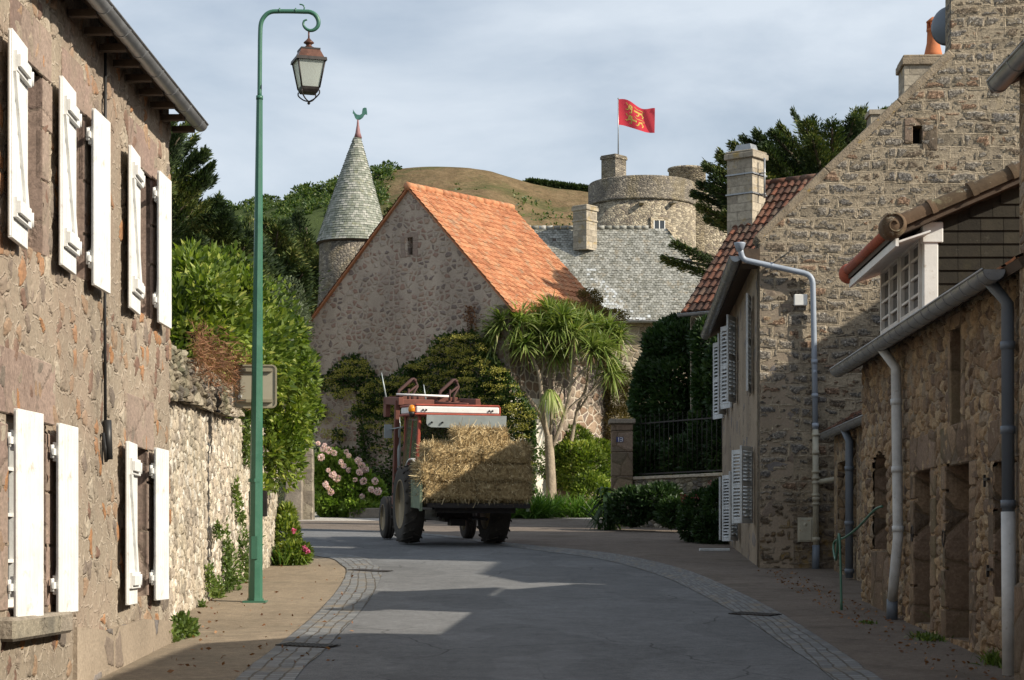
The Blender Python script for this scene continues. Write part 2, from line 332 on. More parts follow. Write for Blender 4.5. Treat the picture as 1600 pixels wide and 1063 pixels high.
def coursed(name, fine=False):
    """big gable: coursed pointing ribbons over tan render with half-hidden mottled stones"""
    t = NT(name); uv = t.uv(); w = t.warp(uv, 1.0, .24); w = t.warp(w, 4, .06)
    def brick(vec, bw, rh, off):
        b = t.n('ShaderNodeTexBrick'); t.l(vec, b.inputs['Vector']); b.offset = .5; b.offset_frequency = 2; b.squash = .72; b.squash_frequency = 3
        b.inputs['Scale'].default_value = 1; b.inputs['Brick Width'].default_value = bw; b.inputs['Row Height'].default_value = rh
        b.inputs['Mortar Size'].default_value = .008; b.inputs['Mortar Smooth'].default_value = .6
        b.inputs['Color1'].default_value = (0, 0, 0, 1); b.inputs['Color2'].default_value = (1, 1, 1, 1); b.inputs['Mortar'].default_value = (.5, .5, .5, 1); return b
    b = brick(w, .40, .175, 0); line = b.outputs['Fac']; rn = b.outputs['Color']
    bw = brick(w, .40, .175, 0); bw.inputs['Mortar Size'].default_value = .05; bw.inputs['Mortar Smooth'].default_value = 1.0
    v = t.map(w, (1 / .36, 1 / .175, 1)); c = t.vor(v, 1, 'F1', .95); sepc = t.n('ShaderNodeSeparateColor'); t.l(c.outputs['Color'], sepc.inputs[0])
    dn = t.math('ADD', c.outputs['Distance'], t.math('MULTIPLY', t.math('SUBTRACT', t.noise(uv, 8, 5, .7), .5), 1.1))
    size = t.math('MULTIPLY', t.math('MULTIPLY', sepc.outputs[1], .72), t.ramp(t.noise(uv, 1.1, 4, .6), [(.36, .45), (.62, 1.05)]))
    blob = t.ramp(t.math('SUBTRACT', t.math('ADD', .06, size), dn), [(.0, 0), (.05, 1)])
    blob = t.math('MULTIPLY', blob, t.math('SUBTRACT', 1.0, bw.outputs['Fac']), True)
    v2 = t.map(w, (1 / .19, 1 / .10, 1), (3.3, 1.7, 0)); c2 = t.vor(v2, 1, 'F1', .9); sp2 = t.n('ShaderNodeSeparateColor'); t.l(c2.outputs['Color'], sp2.inputs[0])
    b2 = t.ramp(t.math('SUBTRACT', t.math('MULTIPLY', sp2.outputs[1], .5), t.math('ADD', c2.outputs['Distance'], t.math('MULTIPLY', t.math('SUBTRACT', t.noise(uv, 16, 4, .7), .5), .7))), [(0, 0), (.06, 1)])
    blob = t.math('MAXIMUM', blob, t.math('MULTIPLY', b2, t.math('SUBTRACT', 1.0, bw.outputs['Fac']), True))
    mot = t.noise(uv, 26, 6, .8)
    stc = t.ramp(mot, [(.32, (.035, .036, .038)), (.46, (.11, .10, .088)), (.56, (.27, .24, .20)), (.66, (.62, .60, .55))])
    tint = t.ramp(sepc.outputs[2], [(0, (1, 1, 1)), (.55, (.75, .78, .85)), (.7, (1.15, .8, .6)), (.85, (.7, .6, .5))], True)
    stc = t.mix(.8, stc, tint, 'MULTIPLY')
    base = t.ramp(rn, [(0, (.31, .26, .19)), (.5, (.37, .31, .228)), (1, (.245, .208, .155))])
    base = t.mix(.9, base, t.ramp(t.noise(uv, 24, 6, .8), [(.3, .35), (.5, .95), (.7, 1.5)]), 'MULTIPLY'); base = t.mix(t.ramp(t.noise(uv, 4.5, 6, .75), [(.52, 0), (.66, .55)]), base, (.13, .105, .08))
    ln = t.mix(t.ramp(t.noise(uv, 6, 3, .6), [(.4, .0), (.62, .75)]), base, (.53, .455, .345))
    col = t.mix(blob, base, stc); col = t.mix(line, col, ln)
    pos = t.n('ShaderNodeSeparateXYZ'); t.l(uv, pos.inputs[0])
    low = t.ramp(t.math('ADD', t.math('MULTIPLY', pos.outputs[1], .16), t.math('MULTIPLY', t.noise(uv, 1.3, 5, .6), .35)), [(.50, 1), (.62, 0)])
    col = t.mix(t.math('MULTIPLY', low, .62), col, (.12, .09, .065))
    lich = t.math('MULTIPLY', low, t.ramp(t.noise(uv, 2.6, 6, .7), [(.52, 0), (.62, 1)])); col = t.mix(t.math('MULTIPLY', lich, .65), col, (.30, .19, .045))
    gl = t.ramp(t.noise(uv, 1.5, 6, .7), [(.6, 0), (.72, .5)]); col = t.mix(gl, col, (.30, .235, .13))
    h = t.math('ADD', t.math('MULTIPLY', blob, t.math('ADD', .5, mot)), t.math('MULTIPLY', line, .9)); h = t.math('ADD', h, t.math('MULTIPLY', t.noise(uv, 45, 4, .7), .5))
    h = t.math('ADD', h, t.math('MULTIPLY', t.noise(uv, 7, 5, .7), .8)); dn_ = t.n('ShaderNodeDisplacement'); dn_.inputs['Midlevel'].default_value = .8; dn_.inputs['Scale'].default_value = .028; t.l(h, dn_.inputs['Height'])
    if fine: t.l(dn_.outputs[0], t.out.inputs['Displacement']); t.m.displacement_method = 'BOTH'; return t.done(col, .95, t.bump(t.noise(uv, 60, 4, .75), .006, 1), spec=.12)
    return t.done(col, .95, t.bump(h, .03, 1), spec=.12)

def plain(name, col, rough=.6, var=.25, scale=6, metal=0, spec=.4, bump=.0, bscale=40, spots=None, spot_t=(.6, .7)):
    t = NT(name); o = t.obj(); n1 = t.noise(o, scale, 5, .65)
    c = t.mix(1, (*col, 1), t.ramp(n1, [(.3, 1 - var), (.7, 1 + var)]), 'MULTIPLY')
    if spots: c = t.mix(t.ramp(t.noise(o, scale * 2.3, 6, .7), [(spot_t[0], 0), (spot_t[1], 1)]), c, spots)
    nb = t.bump(t.noise(o, bscale, 4, .6), bump, 1) if bump else None
    return t.done(c, t.ramp(n1, [(.3, max(rough - .1, 0)), (.7, min(rough + .1, 1))]), nb, metal, spec)

def tiled(name, stops, rough=.85, spots=None, bump=.003, moss=None):
    """tiles and slates: one colour per tile from its random attribute, weathered by noise"""
    t = NT(name); r = t.rnd(); g = t.geo(); c = t.ramp(r, stops)
    c = t.mix(.8, c, t.ramp(t.noise(g, 9, 5, .7), [(.3, .7), (.7, 1.3)]), 'MULTIPLY')
    if spots: c = t.mix(t.ramp(t.noise(g, 3.0, 7, .75), [(.54, 0), (.64, .85)]), c, spots)
    if moss: c = t.mix(t.ramp(t.noise(g, 12, 5, .8), [(.6, 0), (.68, .8)]), c, moss)
    return t.done(c, rough, t.bump(t.noise(g, 60, 3, .6), bump, 1), spec=.25)

def leafy(name, stops, trans=.35, rough=.5, spec=.35, tcol=None):
    t = NT(name); r = t.rnd(); c = t.ramp(r, stops)
    c = t.mix(.5, c, t.ramp(t.noise(t.geo(), 1.3, 3, .6), [(.35, .65), (.65, 1.35)]), 'MULTIPLY')
    t.done(c, rough, spec=spec); tr = t.n('ShaderNodeBsdfTranslucent'); t.l(t.mix(1, c, (1.25, 1.35, .6), 'MULTIPLY'), tr.inputs[0])
    m = t.n('ShaderNodeMixShader'); m.inputs[0].default_value = trans; t.l(t.b.outputs[0], m.inputs[1]); t.l(tr.outputs[0], m.inputs[2]); t.l(m.outputs[0], t.out.inputs[0])
    return t.m
# ---------------------------------------------------------------- the materials used
M = {}
LEFT = ([(.31, .26, .20), (.36, .19, .095), (.40, .345, .27), (.20, .165, .135), (.30, .245, .19), (.32, .22, .145), (.26, .215, .165), (.19, .12, .09)], (.315, .262, .20), .13, .15)
LEFTK = dict(mw=.05, warp=.18, cover=.52, bumpd=.022, ribbon=(.47, .40, .32), stain=(.32, .235, .18), stain_amt=.5, dark=.28)
M['left'] = rubble('rendered_rubble', *LEFT, **LEFTK)
M['left_fine'] = rubble('rendered_rubble_face', *LEFT, disp=.014, **LEFTK)
M['granite'] = rubble('dressed_granite', [(.33, .245, .20), (.29, .21, .175), (.35, .27, .22)], (.26, .20, .16), .9, .6, .012, .03, bumpd=.006, stain=(.23, .21, .15), stain_amt=.4)
M['gwall'] = rubble('pale_rubble', [(.56, .48, .37), (.42, .36, .29), (.62, .55, .44), (.30, .26, .21), (.52, .44, .34), (.68, .63, .54)], (.50, .43, .33), .10, .11, .06, .14, bumpd=.035, stain=(.27, .25, .17), stain_amt=.4)
M['gwall_fine'] = rubble('pale_rubble_face', [(.56, .48, .37), (.42, .36, .29), (.62, .55, .44), (.30, .26, .21), (.52, .44, .34), (.68, .63, .54)], (.50, .43, .33), .10, .11, .06, .14, bumpd=.035, stain=(.27, .25, .17), stain_amt=.4, disp=.02)
M['copingstone'] = rubble('dark_rubble', [(.24, .20, .15), (.34, .29, .22), (.16, .14, .12), (.44, .38, .30)], (.20, .165, .12), .17, .11, .08, .15, bumpd=.04, stain=(.14, .15, .07))
M['copingstone_fine'] = rubble('dark_rubble_face', [(.24, .20, .15), (.34, .29, .22), (.16, .14, .12), (.44, .38, .30)], (.20, .165, .12), .17, .11, .08, .15, bumpd=.04, stain=(.14, .15, .07), disp=0.05)
M['right'] = rubble('ochre_rubble', [(.35, .25, .16), (.26, .185, .125), (.43, .33, .215), (.20, .15, .115), (.32, .26, .195), (.40, .29, .18)], (.42, .345, .25), .15, .12, .06, .17, bumpd=.03, stain=(.28, .20, .12), stain_amt=.35)
M['right_fine'] = rubble('ochre_rubble_face', [(.35, .25, .16), (.26, .185, .125), (.43, .33, .215), (.20, .15, .115), (.32, .26, .195), (.40, .29, .18)], (.42, .345, .25), .15, .12, .06, .17, bumpd=.03, stain=(.28, .20, .12), stain_amt=.35, disp=0.028)
M['gable'] = coursed('coursed_rubble')
M['gable_fine'] = coursed('coursed_rubble_face', True)
M['facade'] = rubble('facade_render', [(.34, .28, .21), (.25, .20, .16), (.22, .20, .19)], (.35, .285, .215), .35, .2, .05, .1, cover=.75, bumpd=.012, stain=(.24, .19, .14))
M['barn'] = rubble('barn_rubble', [(.42, .31, .25), (.40, .26, .20), (.50, .41, .33), (.28, .22, .19), (.46, .33, .25)], (.50, .41, .33), .22, .15, .08, .14, cover=.22, bumpd=.03, stain=(.42, .34, .28))
M['barnside'] = rubble('crazy_rubble', [(.25, .17, .12), (.30, .24, .19), (.20, .16, .14), (.34, .25, .18)], (.52, .45, .36), .30, .24, .09, .12, bumpd=.03)
M['white'] = plain('limewash', (.66, .62, .54), .9, .22, 2.0, bump=.01, spots=(.40, .32, .24))
M['cream'] = rubble('cream_rubble', [(.50, .42, .30), (.42, .34, .24), (.56, .49, .37), (.34, .28, .2)], (.60, .52, .40), .26, .16, .05, .12, bumpd=.02)
M['castle'] = rubble('castle_rubble', [(.46, .39, .28), (.32, .27, .2), (.54, .47, .35), (.24, .2, .16)], (.54, .47, .35), .17, .11, .06, .14, bumpd=.03, stain=(.24, .21, .16), stain_amt=.6)
M['castledark'] = rubble('castle_dark_rubble', [(.25, .22, .18), (.17, .15, .13), (.34, .30, .24), (.20, .18, .15)], (.24, .21, .165), .17, .09, .08, .14, bumpd=.03, stain=(.30, .24, .12), stain_amt=.5)
def ashlar(name, c1, c2, mortar, bw, rh, stain=None):
    t = NT(name); uv = t.uv(); w = t.warp(uv, 3, .03); b = t.n('ShaderNodeTexBrick'); t.l(w, b.inputs['Vector']); b.inputs['Scale'].default_value = 1; b.inputs['Brick Width'].default_value = bw; b.inputs['Row Height'].default_value = rh
    b.inputs['Mortar Size'].default_value = .009; b.inputs['Mortar Smooth'].default_value = .4; b.inputs['Color1'].default_value = (*c1, 1); b.inputs['Color2'].default_value = (*c2, 1); b.inputs['Mortar'].default_value = (*mortar, 1)
    c = t.mix(.9, b.outputs['Color'], t.ramp(t.noise(uv, 9, 6, .75), [(.3, .6), (.7, 1.35)]), 'MULTIPLY')
    if stain: c = t.mix(t.ramp(t.noise(uv, 2.2, 6, .7), [(.55, 0), (.66, .7)]), c, stain)
    h = t.math('ADD', t.math('SUBTRACT', 1.0, b.outputs['Fac']), t.math('MULTIPLY', t.noise(uv, 14, 5, .7), .6)); return t.done(c, .95, t.bump(h, .02, 1), spec=.15)
M['chim'] = ashlar('chimney_ashlar', (.27, .235, .185), (.42, .37, .29), (.33, .29, .23), .42, .21, (.36, .25, .08))
M['blocks'] = rubble('jamb_blocks', [(.30, .22, .15), (.22, .16, .115), (.27, .20, .15), (.18, .14, .105)], (.16, .12, .08), .5, .42, .03, .05, bumpd=.015, stain=(.14, .13, .07))
M['post'] = rubble('standing_stone', [(.33, .29, .22), (.29, .25, .2)], (.30, .26, .2), 1.3, 1.9, .01, .06, bumpd=.02, stain=(.13, .12, .10), stain_amt=.8)
M['lichen'] = plain('lichened_mortar', (.26, .21, .15), .95, .35, 5, spots=(.36, .23, .04), bump=.02)
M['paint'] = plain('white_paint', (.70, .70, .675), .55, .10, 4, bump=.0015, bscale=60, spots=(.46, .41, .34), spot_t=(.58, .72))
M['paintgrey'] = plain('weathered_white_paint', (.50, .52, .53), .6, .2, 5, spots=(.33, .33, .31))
M['zinc'] = plain('zinc', (.30, .31, .32), .38, .22, 5, metal=.55, bump=.001, spots=(.20, .20, .20))
M['pipe'] = plain('grey_pipe', (.27, .31, .37), .42, .12, 3, spots=(.36, .37, .38))
M['pipedark'] = plain('dark_grey_pipe', (.12, .145, .18), .45, .12, 3)
M['iron'] = plain('cast_iron_paint', (.36, .34, .27), .6, .2, 8, spots=(.28, .17, .08))
M['lampgreen'] = plain('green_enamel', (.042, .135, .088), .38, .10, 4, spec=.5, bump=.0005, spots=(.055, .17, .125))
M['copper'] = plain('aged_copper', (.10, .045, .03), .45, .3, 10, metal=.35, spots=(.20, .075, .04))
M['darkmetal'] = plain('dark_metal', (.035, .030, .028), .5, .3, 12, metal=.4)
M['black'] = plain('black_void', (.012, .011, .010), .9, .1)
M['wood'] = plain('dark_wood', (.075, .052, .035), .85, .35, 8, bump=.004)
M['oldwood'] = plain('weathered_wood', (.16, .105, .055), .85, .35, 8, bump=.004)
M['cable'] = plain('black_rubber', (.02, .02, .02), .5, .1)
M['redtile'] = tiled('orange_tiles', [(0, (.34, .14, .07)), (.3, (.41, .17, .085)), (.6, (.46, .20, .10)), (.9, (.50, .25, .13)), (1, (.36, .21, .13))], spots=(.34, .23, .145), moss=(.42, .32, .14))
M['browntile'] = tiled('brown_tiles', [(0, (.045, .028, .022)), (.4, (.10, .048, .033)), (.7, (.175, .07, .042)), (1, (.09, .068, .052))], spots=(.12, .08, .06), moss=(.26, .24, .16))
M['ridgetile'] = tiled('mossy_ridge_tiles', [(0, (.085, .06, .036)), (1, (.14, .09, .055))], spots=(.19, .17, .10), moss=(.36, .33, .26))
M['slate'] = tiled('grey_slates', [(0, (.155, .155, .13)), (.3, (.225, .225, .20)), (.7, (.29, .29, .26)), (.89, (.34, .34, .31)), (.9, (.42, .44, .44)), (1, (.54, .56, .57))], rough=.6, spots=(.26, .225, .165), moss=(.36, .34, .27))
M['coneslate'] = tiled('cone_slates', [(0, (.15, .165, .13)), (.5, (.24, .255, .215)), (1, (.36, .36, .32))], rough=.7, spots=(.22, .23, .15), moss=(.40, .32, .20))
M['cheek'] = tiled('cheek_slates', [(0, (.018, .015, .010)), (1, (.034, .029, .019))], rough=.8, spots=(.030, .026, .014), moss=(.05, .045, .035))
t = NT('glass_pane'); t.b.inputs['Base Color'].default_value = (.03, .035, .04, 1); t.b.inputs['Roughness'].default_value = .06; t.b.inputs['Specular IOR Level'].default_value = .8; M['glass'] = t.m
t = NT('frosted_lamp_glass'); t.b.inputs['Base Color'].default_value = (.62, .66, .62, 1); t.b.inputs['Roughness'].default_value = .3
tr = t.n('ShaderNodeBsdfTranslucent'); tr.inputs[0].default_value = (.75, .8, .74, 1); m_ = t.n('ShaderNodeMixShader'); m_.inputs[0].default_value = .55
t.l(t.b.outputs[0], m_.inputs[1]); t.l(tr.outputs[0], m_.inputs[2]); t.l(m_.outputs[0], t.out.inputs[0]); M['lampglass'] = t.m

def pavemat(name, stops, fine=240, bumpd=.002, patch=None, rough=.92, leaf=False, streak=None, cracks=False):
    t = NT(name); g = t.geo(); c = t.ramp(t.noise(g, fine, 3, .8), stops)
    c = t.mix(1, c, t.ramp(t.noise(g, .55, 5, .6), [(.3, .85), (.7, 1.12)]), 'MULTIPLY')
    c = t.mix(.9, c, t.ramp(t.noise(g, 14, 4, .7), [(.3, .86), (.7, 1.12)]), 'MULTIPLY')
    if patch: c = t.mix(t.ramp(t.noise(g, .9, 5, .65, .8), [(.52, 0), (.68, .7)]), c, patch)
    if streak:                                    # paler wheel tracks along the street
        c = t.mix(t.ramp(t.noise(t.map(g, (1.6, .09, 1)), 1, 3, .5), [(.45, 0), (.7, .5)]), c, streak)
    if cracks:
        cr = t.vor(t.warp(g, 1.1, .5), .55, 'DISTANCE_TO_EDGE', 1).outputs['Distance']; cm_ = t.math('MULTIPLY', t.ramp(cr, [(0, 1), (.008, 0)]), t.ramp(t.noise(g, .35, 3, .5), [(.48, 0), (.58, .8)])); c = t.mix(cm_, c, (.035, .034, .033))
        pt = t.ramp(t.noise(t.map(g, (.5, .22, 1), (4, 2, 0)), 1, 2, .4), [(.47, 1.0), (.475, .86), (.60, .86), (.605, 1.0)]); c = t.mix(1, c, pt, 'MULTIPLY')
    c = t.mix(1, c, t.ramp(t.noise(g, 3.5, 5, .75), [(.3, .82), (.7, 1.16)]), 'MULTIPLY')
    return t.done(c, rough, t.bump(t.noise(g, fine, 3, .8), bumpd, 1), spec=.25)
M['asphalt'] = pavemat('asphalt', [(.3, (.080, .083, .087)), (.5, (.148, .150, .153)), (.7, (.26, .26, .255))], 90, .007, streak=(.165, .167, .17), cracks=True)
M['pavement'] = pavemat('sandy_pavement', [(.3, (.135, .105, .072)), (.5, (.235, .185, .128)), (.7, (.36, .30, .225))], 120, .005, patch=(.17, .14, .10))
M['forecourt'] = pavemat('brown_tarmac', [(.3, (.085, .068, .058)), (.5, (.155, .125, .102)), (.7, (.26, .22, .18))], 120, .006, patch=(.085, .068, .05))
M['gravel'] = pavemat('pale_gravel', [(.3, (.30, .27, .23)), (.5, (.44, .41, .37)), (.7, (.58, .56, .53))], 40, .02)
M['earth'] = pavemat('earth', [(.3, (.07, .065, .03)), (.6, (.13, .12, .06))], 30, .03, patch=(.07, .10, .03))
t = NT('cobbles'); uv = t.uv(); w = t.warp(t.warp(uv, 1.4, .10), 7, .035); b = t.n('ShaderNodeTexBrick'); t.l(w, b.inputs['Vector']); b.inputs['Scale'].default_value = 1
b.inputs['Brick Width'].default_value = .13; b.inputs['Row Height'].default_value = .115; b.inputs['Mortar Size'].default_value = .010; b.inputs['Mortar Smooth'].default_value = .4
b.inputs['Color1'].default_value = (.115, .12, .125, 1); b.inputs['Color2'].default_value = (.215, .22, .22, 1); b.inputs['Mortar'].default_value = (.085, .072, .055, 1)
c = t.mix(.8, b.outputs['Color'], t.ramp(t.noise(uv, 30, 5, .7), [(.3, .75), (.7, 1.25)]), 'MULTIPLY')
c = t.mix(t.ramp(t.noise(uv, 2.2, 6, .7), [(.52, 0), (.66, .75)]), c, (.24, .19, .125))
h = t.math('ADD', t.math('SUBTRACT', 1.0, b.outputs['Fac']), t.math('MULTIPLY', t.noise(uv, 20, 4, .6), .4)); M['cobble'] = t.done(c, .75, t.bump(h, .02, 1), spec=.35)

M['laurel'] = leafy('bright_leaves', [(0, (.03, .06, .01)), (.4, (.10, .155, .02)), (.75, (.21, .27, .04)), (1, (.38, .40, .09))], .35)
M['ivyleaf'] = leafy('ivy_leaves', [(0, (.018, .042, .008)), (.6, (.045, .085, .015)), (1, (.12, .15, .03))], .25)
M['deepleaf'] = leafy('hedge_leaves', [(0, (.012, .03, .008)), (.6, (.025, .055, .014)), (1, (.05, .085, .02))], .2)
M['cypress'] = leafy('cypress_sprays', [(0, (.016, .032, .011)), (.5, (.048, .078, .020)), (.8, (.11, .14, .032)), (1, (.20, .19, .06))], .15, .7)
M['midleaf'] = leafy('mid_green_leaves', [(0, (.04, .07, .014)), (.6, (.095, .15, .03)), (1, (.20, .26, .06))], .3)
M['blade'] = leafy('strap_leaves', [(0, (.07, .12, .025)), (.5, (.19, .25, .06)), (.9, (.36, .40, .15)), (1, (.50, .46, .26))], .3, .4)
M['deadblade'] = leafy('dead_strap_leaves', [(0, (.14, .085, .05)), (1, (.32, .22, .14))], .2, .8)
M['grassy'] = leafy('lily_blades', [(0, (.035, .09, .012)), (.5, (.08, .17, .025)), (1, (.17, .27, .05))], .35, .4)
M['brownleaf'] = leafy('dry_twigs', [(0, (.10, .045, .025)), (.6, (.22, .10, .05)), (1, (.34, .2, .11))], .2, .8)
M['vinebrown'] = leafy('reddish_vine', [(0, (.085, .065, .02)), (.5, (.15, .115, .035)), (1, (.21, .15, .055))], .3, .7)
M['hydleaf'] = leafy('hydrangea_leaves', [(0, (.07, .13, .02)), (.5, (.15, .24, .035)), (1, (.28, .36, .07))], .35)
M['umbel'] = leafy('yellow_umbels', [(0, (.28, .27, .05)), (1, (.48, .43, .12))], .3, .7)
M['pink'] = leafy('pink_petals', [(0, (.66, .42, .50)), (.5, (.78, .60, .66)), (1, (.86, .76, .74))], .3, .6)
M['hotpink'] = leafy('bright_pink_petals', [(0, (.55, .08, .22)), (1, (.72, .2, .38))], .3, .6)
M['bark'] = plain('pale_bark', (.30, .245, .18), .9, .3, 6, bump=.02, bscale=18)
M['darkbark'] = plain('dark_bark', (.09, .07, .05), .95, .3, 6, bump=.02)

# ---------------------------------------------------------------- ground, road, pavements
def sheet(name, pts, h, mat, label=None):
    """flat polygon draped on the slope, h above the ground plane"""
    mb = MB(); vs, es, fs, *_ = delaunay_2d_cdt([Vector((p[0], p[1])) for p in pts], [(i, (i + 1) % len(pts)) for i in range(len(pts))], [], 1, 1e-4)
    for f in fs:
        q = [Vector((vs[i].x, vs[i].y, gz(vs[i].y) + h)) for i in f]
        if (q[1] - q[0]).cross(q[2] - q[0]).z < 0: q = q[::-1]
        mb.face(q, [(p.x, p.y) for p in q])
    return mb.build(name, mat, kind='structure')
g = MB(); ys = [-60, -20, 20, 62, 80, 100, 140, 700]; xs = [-700, -300, -60, 0, 60, 300, 700]
for i in range(len(ys) - 1):
    for j in range(len(xs) - 1):
        a, b_, c_, d_ = xs[j], xs[j + 1], ys[i], ys[i + 1]
        g.face([(a, c_, gz(c_)), (b_, c_, gz(c_)), (b_, d_, gz(d_)), (a, d_, gz(d_))])
g.build('ground', M['earth'], kind='structure')
def arc(pxs): return [G(*p) for p in pxs]
def smooth(pts, n=4):
    out = []
    for i in range(len(pts) - 1):
        p0, p1, p2, p3 = pts[max(i - 1, 0)], pts[i], pts[i + 1], pts[min(i + 2, len(pts) - 1)]
        for k in range(n):
            t_ = k / n; out.append(.5 * ((2 * p1) + (p2 - p0) * t_ + (2 * p0 - 5 * p1 + 4 * p2 - p3) * t_ * t_ + (3 * p1 - p0 - 3 * p2 + p3) * t_ ** 3))
    return out + [pts[-1]]
Lout = smooth([Vector((-1.72, -6, 0)), Vector((-1.85, 8, 0))] + arc([(370, 1063), (413, 1027), (466, 985), (501, 953), (527, 924), (541, 897), (533, 884), (493, 870)]) + [Vector((-5.6, 35.6, 0))])
Lin = smooth([Vector((-1.27, -6, 0)), Vector((-1.35, 8, 0))] + arc([(462, 1063), (501, 1025), (535, 988), (567, 953), (586, 924), (597, 894), (583, 883), (546, 868.5)]) + [Vector((-5.4, 36.2, 0))])
Rout = smooth([Vector((2.2, -6, 0)), Vector((2.5, 8, 0))] + arc([(1375, 1063), (1290, 1005), (1220, 960), (1150, 925), (1080, 895), (1010, 876), (940, 864), (860, 856), (790, 849)]) + [Vector((-2.0, 42.5, 0)), Vector((-5.5, 45.5, 0)), Vector((-14, 50, 0))])
Rin = smooth([Vector((1.75, -6, 0)), Vector((2.1, 8, 0))] + arc([(1300, 1063), (1225, 1010), (1160, 966), (1098, 932), (1040, 904), (980, 885), (920, 872), (850, 863), (785, 854)]) + [Vector((-2.1, 42.0, 0)), Vector((-5.6, 45.1, 0)), Vector((-14.1, 49.5, 0))])
LC = smooth([Vector((-5.6, 35.6, 0)), Vector((-14, 40, 0))])
sheet('road', Lin + [Vector((-14, 40.2, 0))] + Rin[::-1], .012, M['asphalt'])
sheet('pavement_left', [Vector((-9, -6, 0))] + Lout + [Vector((-9, 36.2, 0))], .008, M['pavement'])
sheet('forecourt', Rout + [Vector((-14, 52, 0)), Vector((-4, 50.3, 0)), Vector((1.0, 52.5, 0)), Vector((2.4, 51, 0)), Vector((9, 44, 0)), Vector((9, -6, 0))], .008, M['forecourt'])
sheet('gravel_path', [Vector((-16, 52.2, 0)), Vector((-4, 50.4, 0)), Vector((1.0, 52.6, 0)), Vector((2.5, 51.2, 0)), Vector((3.2, 57, 0)), Vector((-2, 60, 0)), Vector((-16, 60, 0))], .005, M['gravel'])
def strip(name, A, B, h, mat):
    mb = MB(); u = 0
    for i in range(len(A) - 1):
        l = ((A[i + 1] - A[i]).length + (B[i + 1] - B[i]).length) / 2
        w0, w1 = (A[i] - B[i]).length, (A[i + 1] - B[i + 1]).length
        q = [A[i], B[i], B[i + 1], A[i + 1]]; q = [Vector((p.x, p.y, gz(p.y) + h)) for p in q]; uvs = [(u, 0), (u, w0), (u + l, w1), (u + l, 0)]
        if (q[1] - q[0]).cross(q[2] - q[0]).z < 0: q = q[::-1]; uvs = uvs[::-1]
        mb.face(q, uvs); u += l
    return mb.build(name, mat, kind='structure')
strip('cobbled_gutter', Lout, Lin, .017, M['cobble']); strip('cobbled_gutter', Rout, Rin, .017, M['cobble'])

# hill
RX = [(-400, 60), (-90, 62), (-60, 60), (-42, 62.5), (-30, 66), (-22, 68.2), (-15, 68.6), (-8, 69), (-4, 68.8), (0, 67.6), (4, 66.2), (8, 65), (14, 64), (30, 60), (60, 55), (400, 40)]
nx, ny = 150, 70; X = np.concatenate([np.linspace(-400, -80, 20), np.linspace(-76, 76, nx - 40), np.linspace(80, 400, 20)]); Yv = np.linspace(90, 520, ny)
XX, YY = np.meshgrid(X, Yv); ridge = np.interp(XX, [a for a, b in RX], [b + 1.2 for a, b in RX])
s_ = np.clip((YY - 90) / 260, 0, 1); prof = s_ ** 1.25; prof = np.where(YY > 350, 1 - ((YY - 350) / 170) ** 2 * .5, prof)
ZZ = 2.6 + (ridge - 2.6) * prof + .5 * np.sin(XX * .21 + YY * .05) * s_ + .35 * np.sin(XX * .5 - YY * .11) * s_ * (np.abs(YY - 350) > 20)
vv = np.stack([XX.ravel(), YY.ravel(), ZZ.ravel()], 1); idx = np.arange(nx * ny).reshape(ny, nx)
ff = np.stack([idx[:-1, :-1].ravel(), idx[:-1, 1:].ravel(), idx[1:, 1:].ravel(), idx[1:, :-1].ravel()], 1)
t = NT('dry_hillside'); g_ = t.geo(); n1 = t.noise(g_, .06, 7, .65, .5)
c = t.ramp(t.noise(t.map(g_, (1, .3, 1)), .35, 8, .8), [(.3, (.095, .068, .036)), (.5, (.17, .12, .066)), (.7, (.24, .175, .10))])
c = t.mix(t.ramp(n1, [(.48, 0), (.60, .8)]), c, (.085, .09, .036)); c = t.mix(t.ramp(t.noise(g_, .5, 6, .8), [(.52, 0), (.62, .55)]), c, (.07, .07, .03)); c = t.mix(1, c, t.ramp(t.noise(g_, 1.6, 4, .8), [(.35, .7), (.65, 1.3)]), 'MULTIPLY')
sx = t.n('ShaderNodeSeparateXYZ'); t.l(g_, sx.inputs[0])
gm = t.ramp(t.math('ADD', t.math('MULTIPLY', sx.outputs[0], -.02), t.math('MULTIPLY', t.noise(g_, .12, 5, .6), .5)), [(.62, 0), (.75, 1)]); c = t.mix(gm, c, (.055, .075, .025))
M['hill'] = t.done(c, 1, t.bump(t.noise(g_, 1.2, 6, .7), .4, 1), spec=.05)
npmesh('hill', vv, ff, np.zeros(len(ff)), M['hill'], kind='structure')
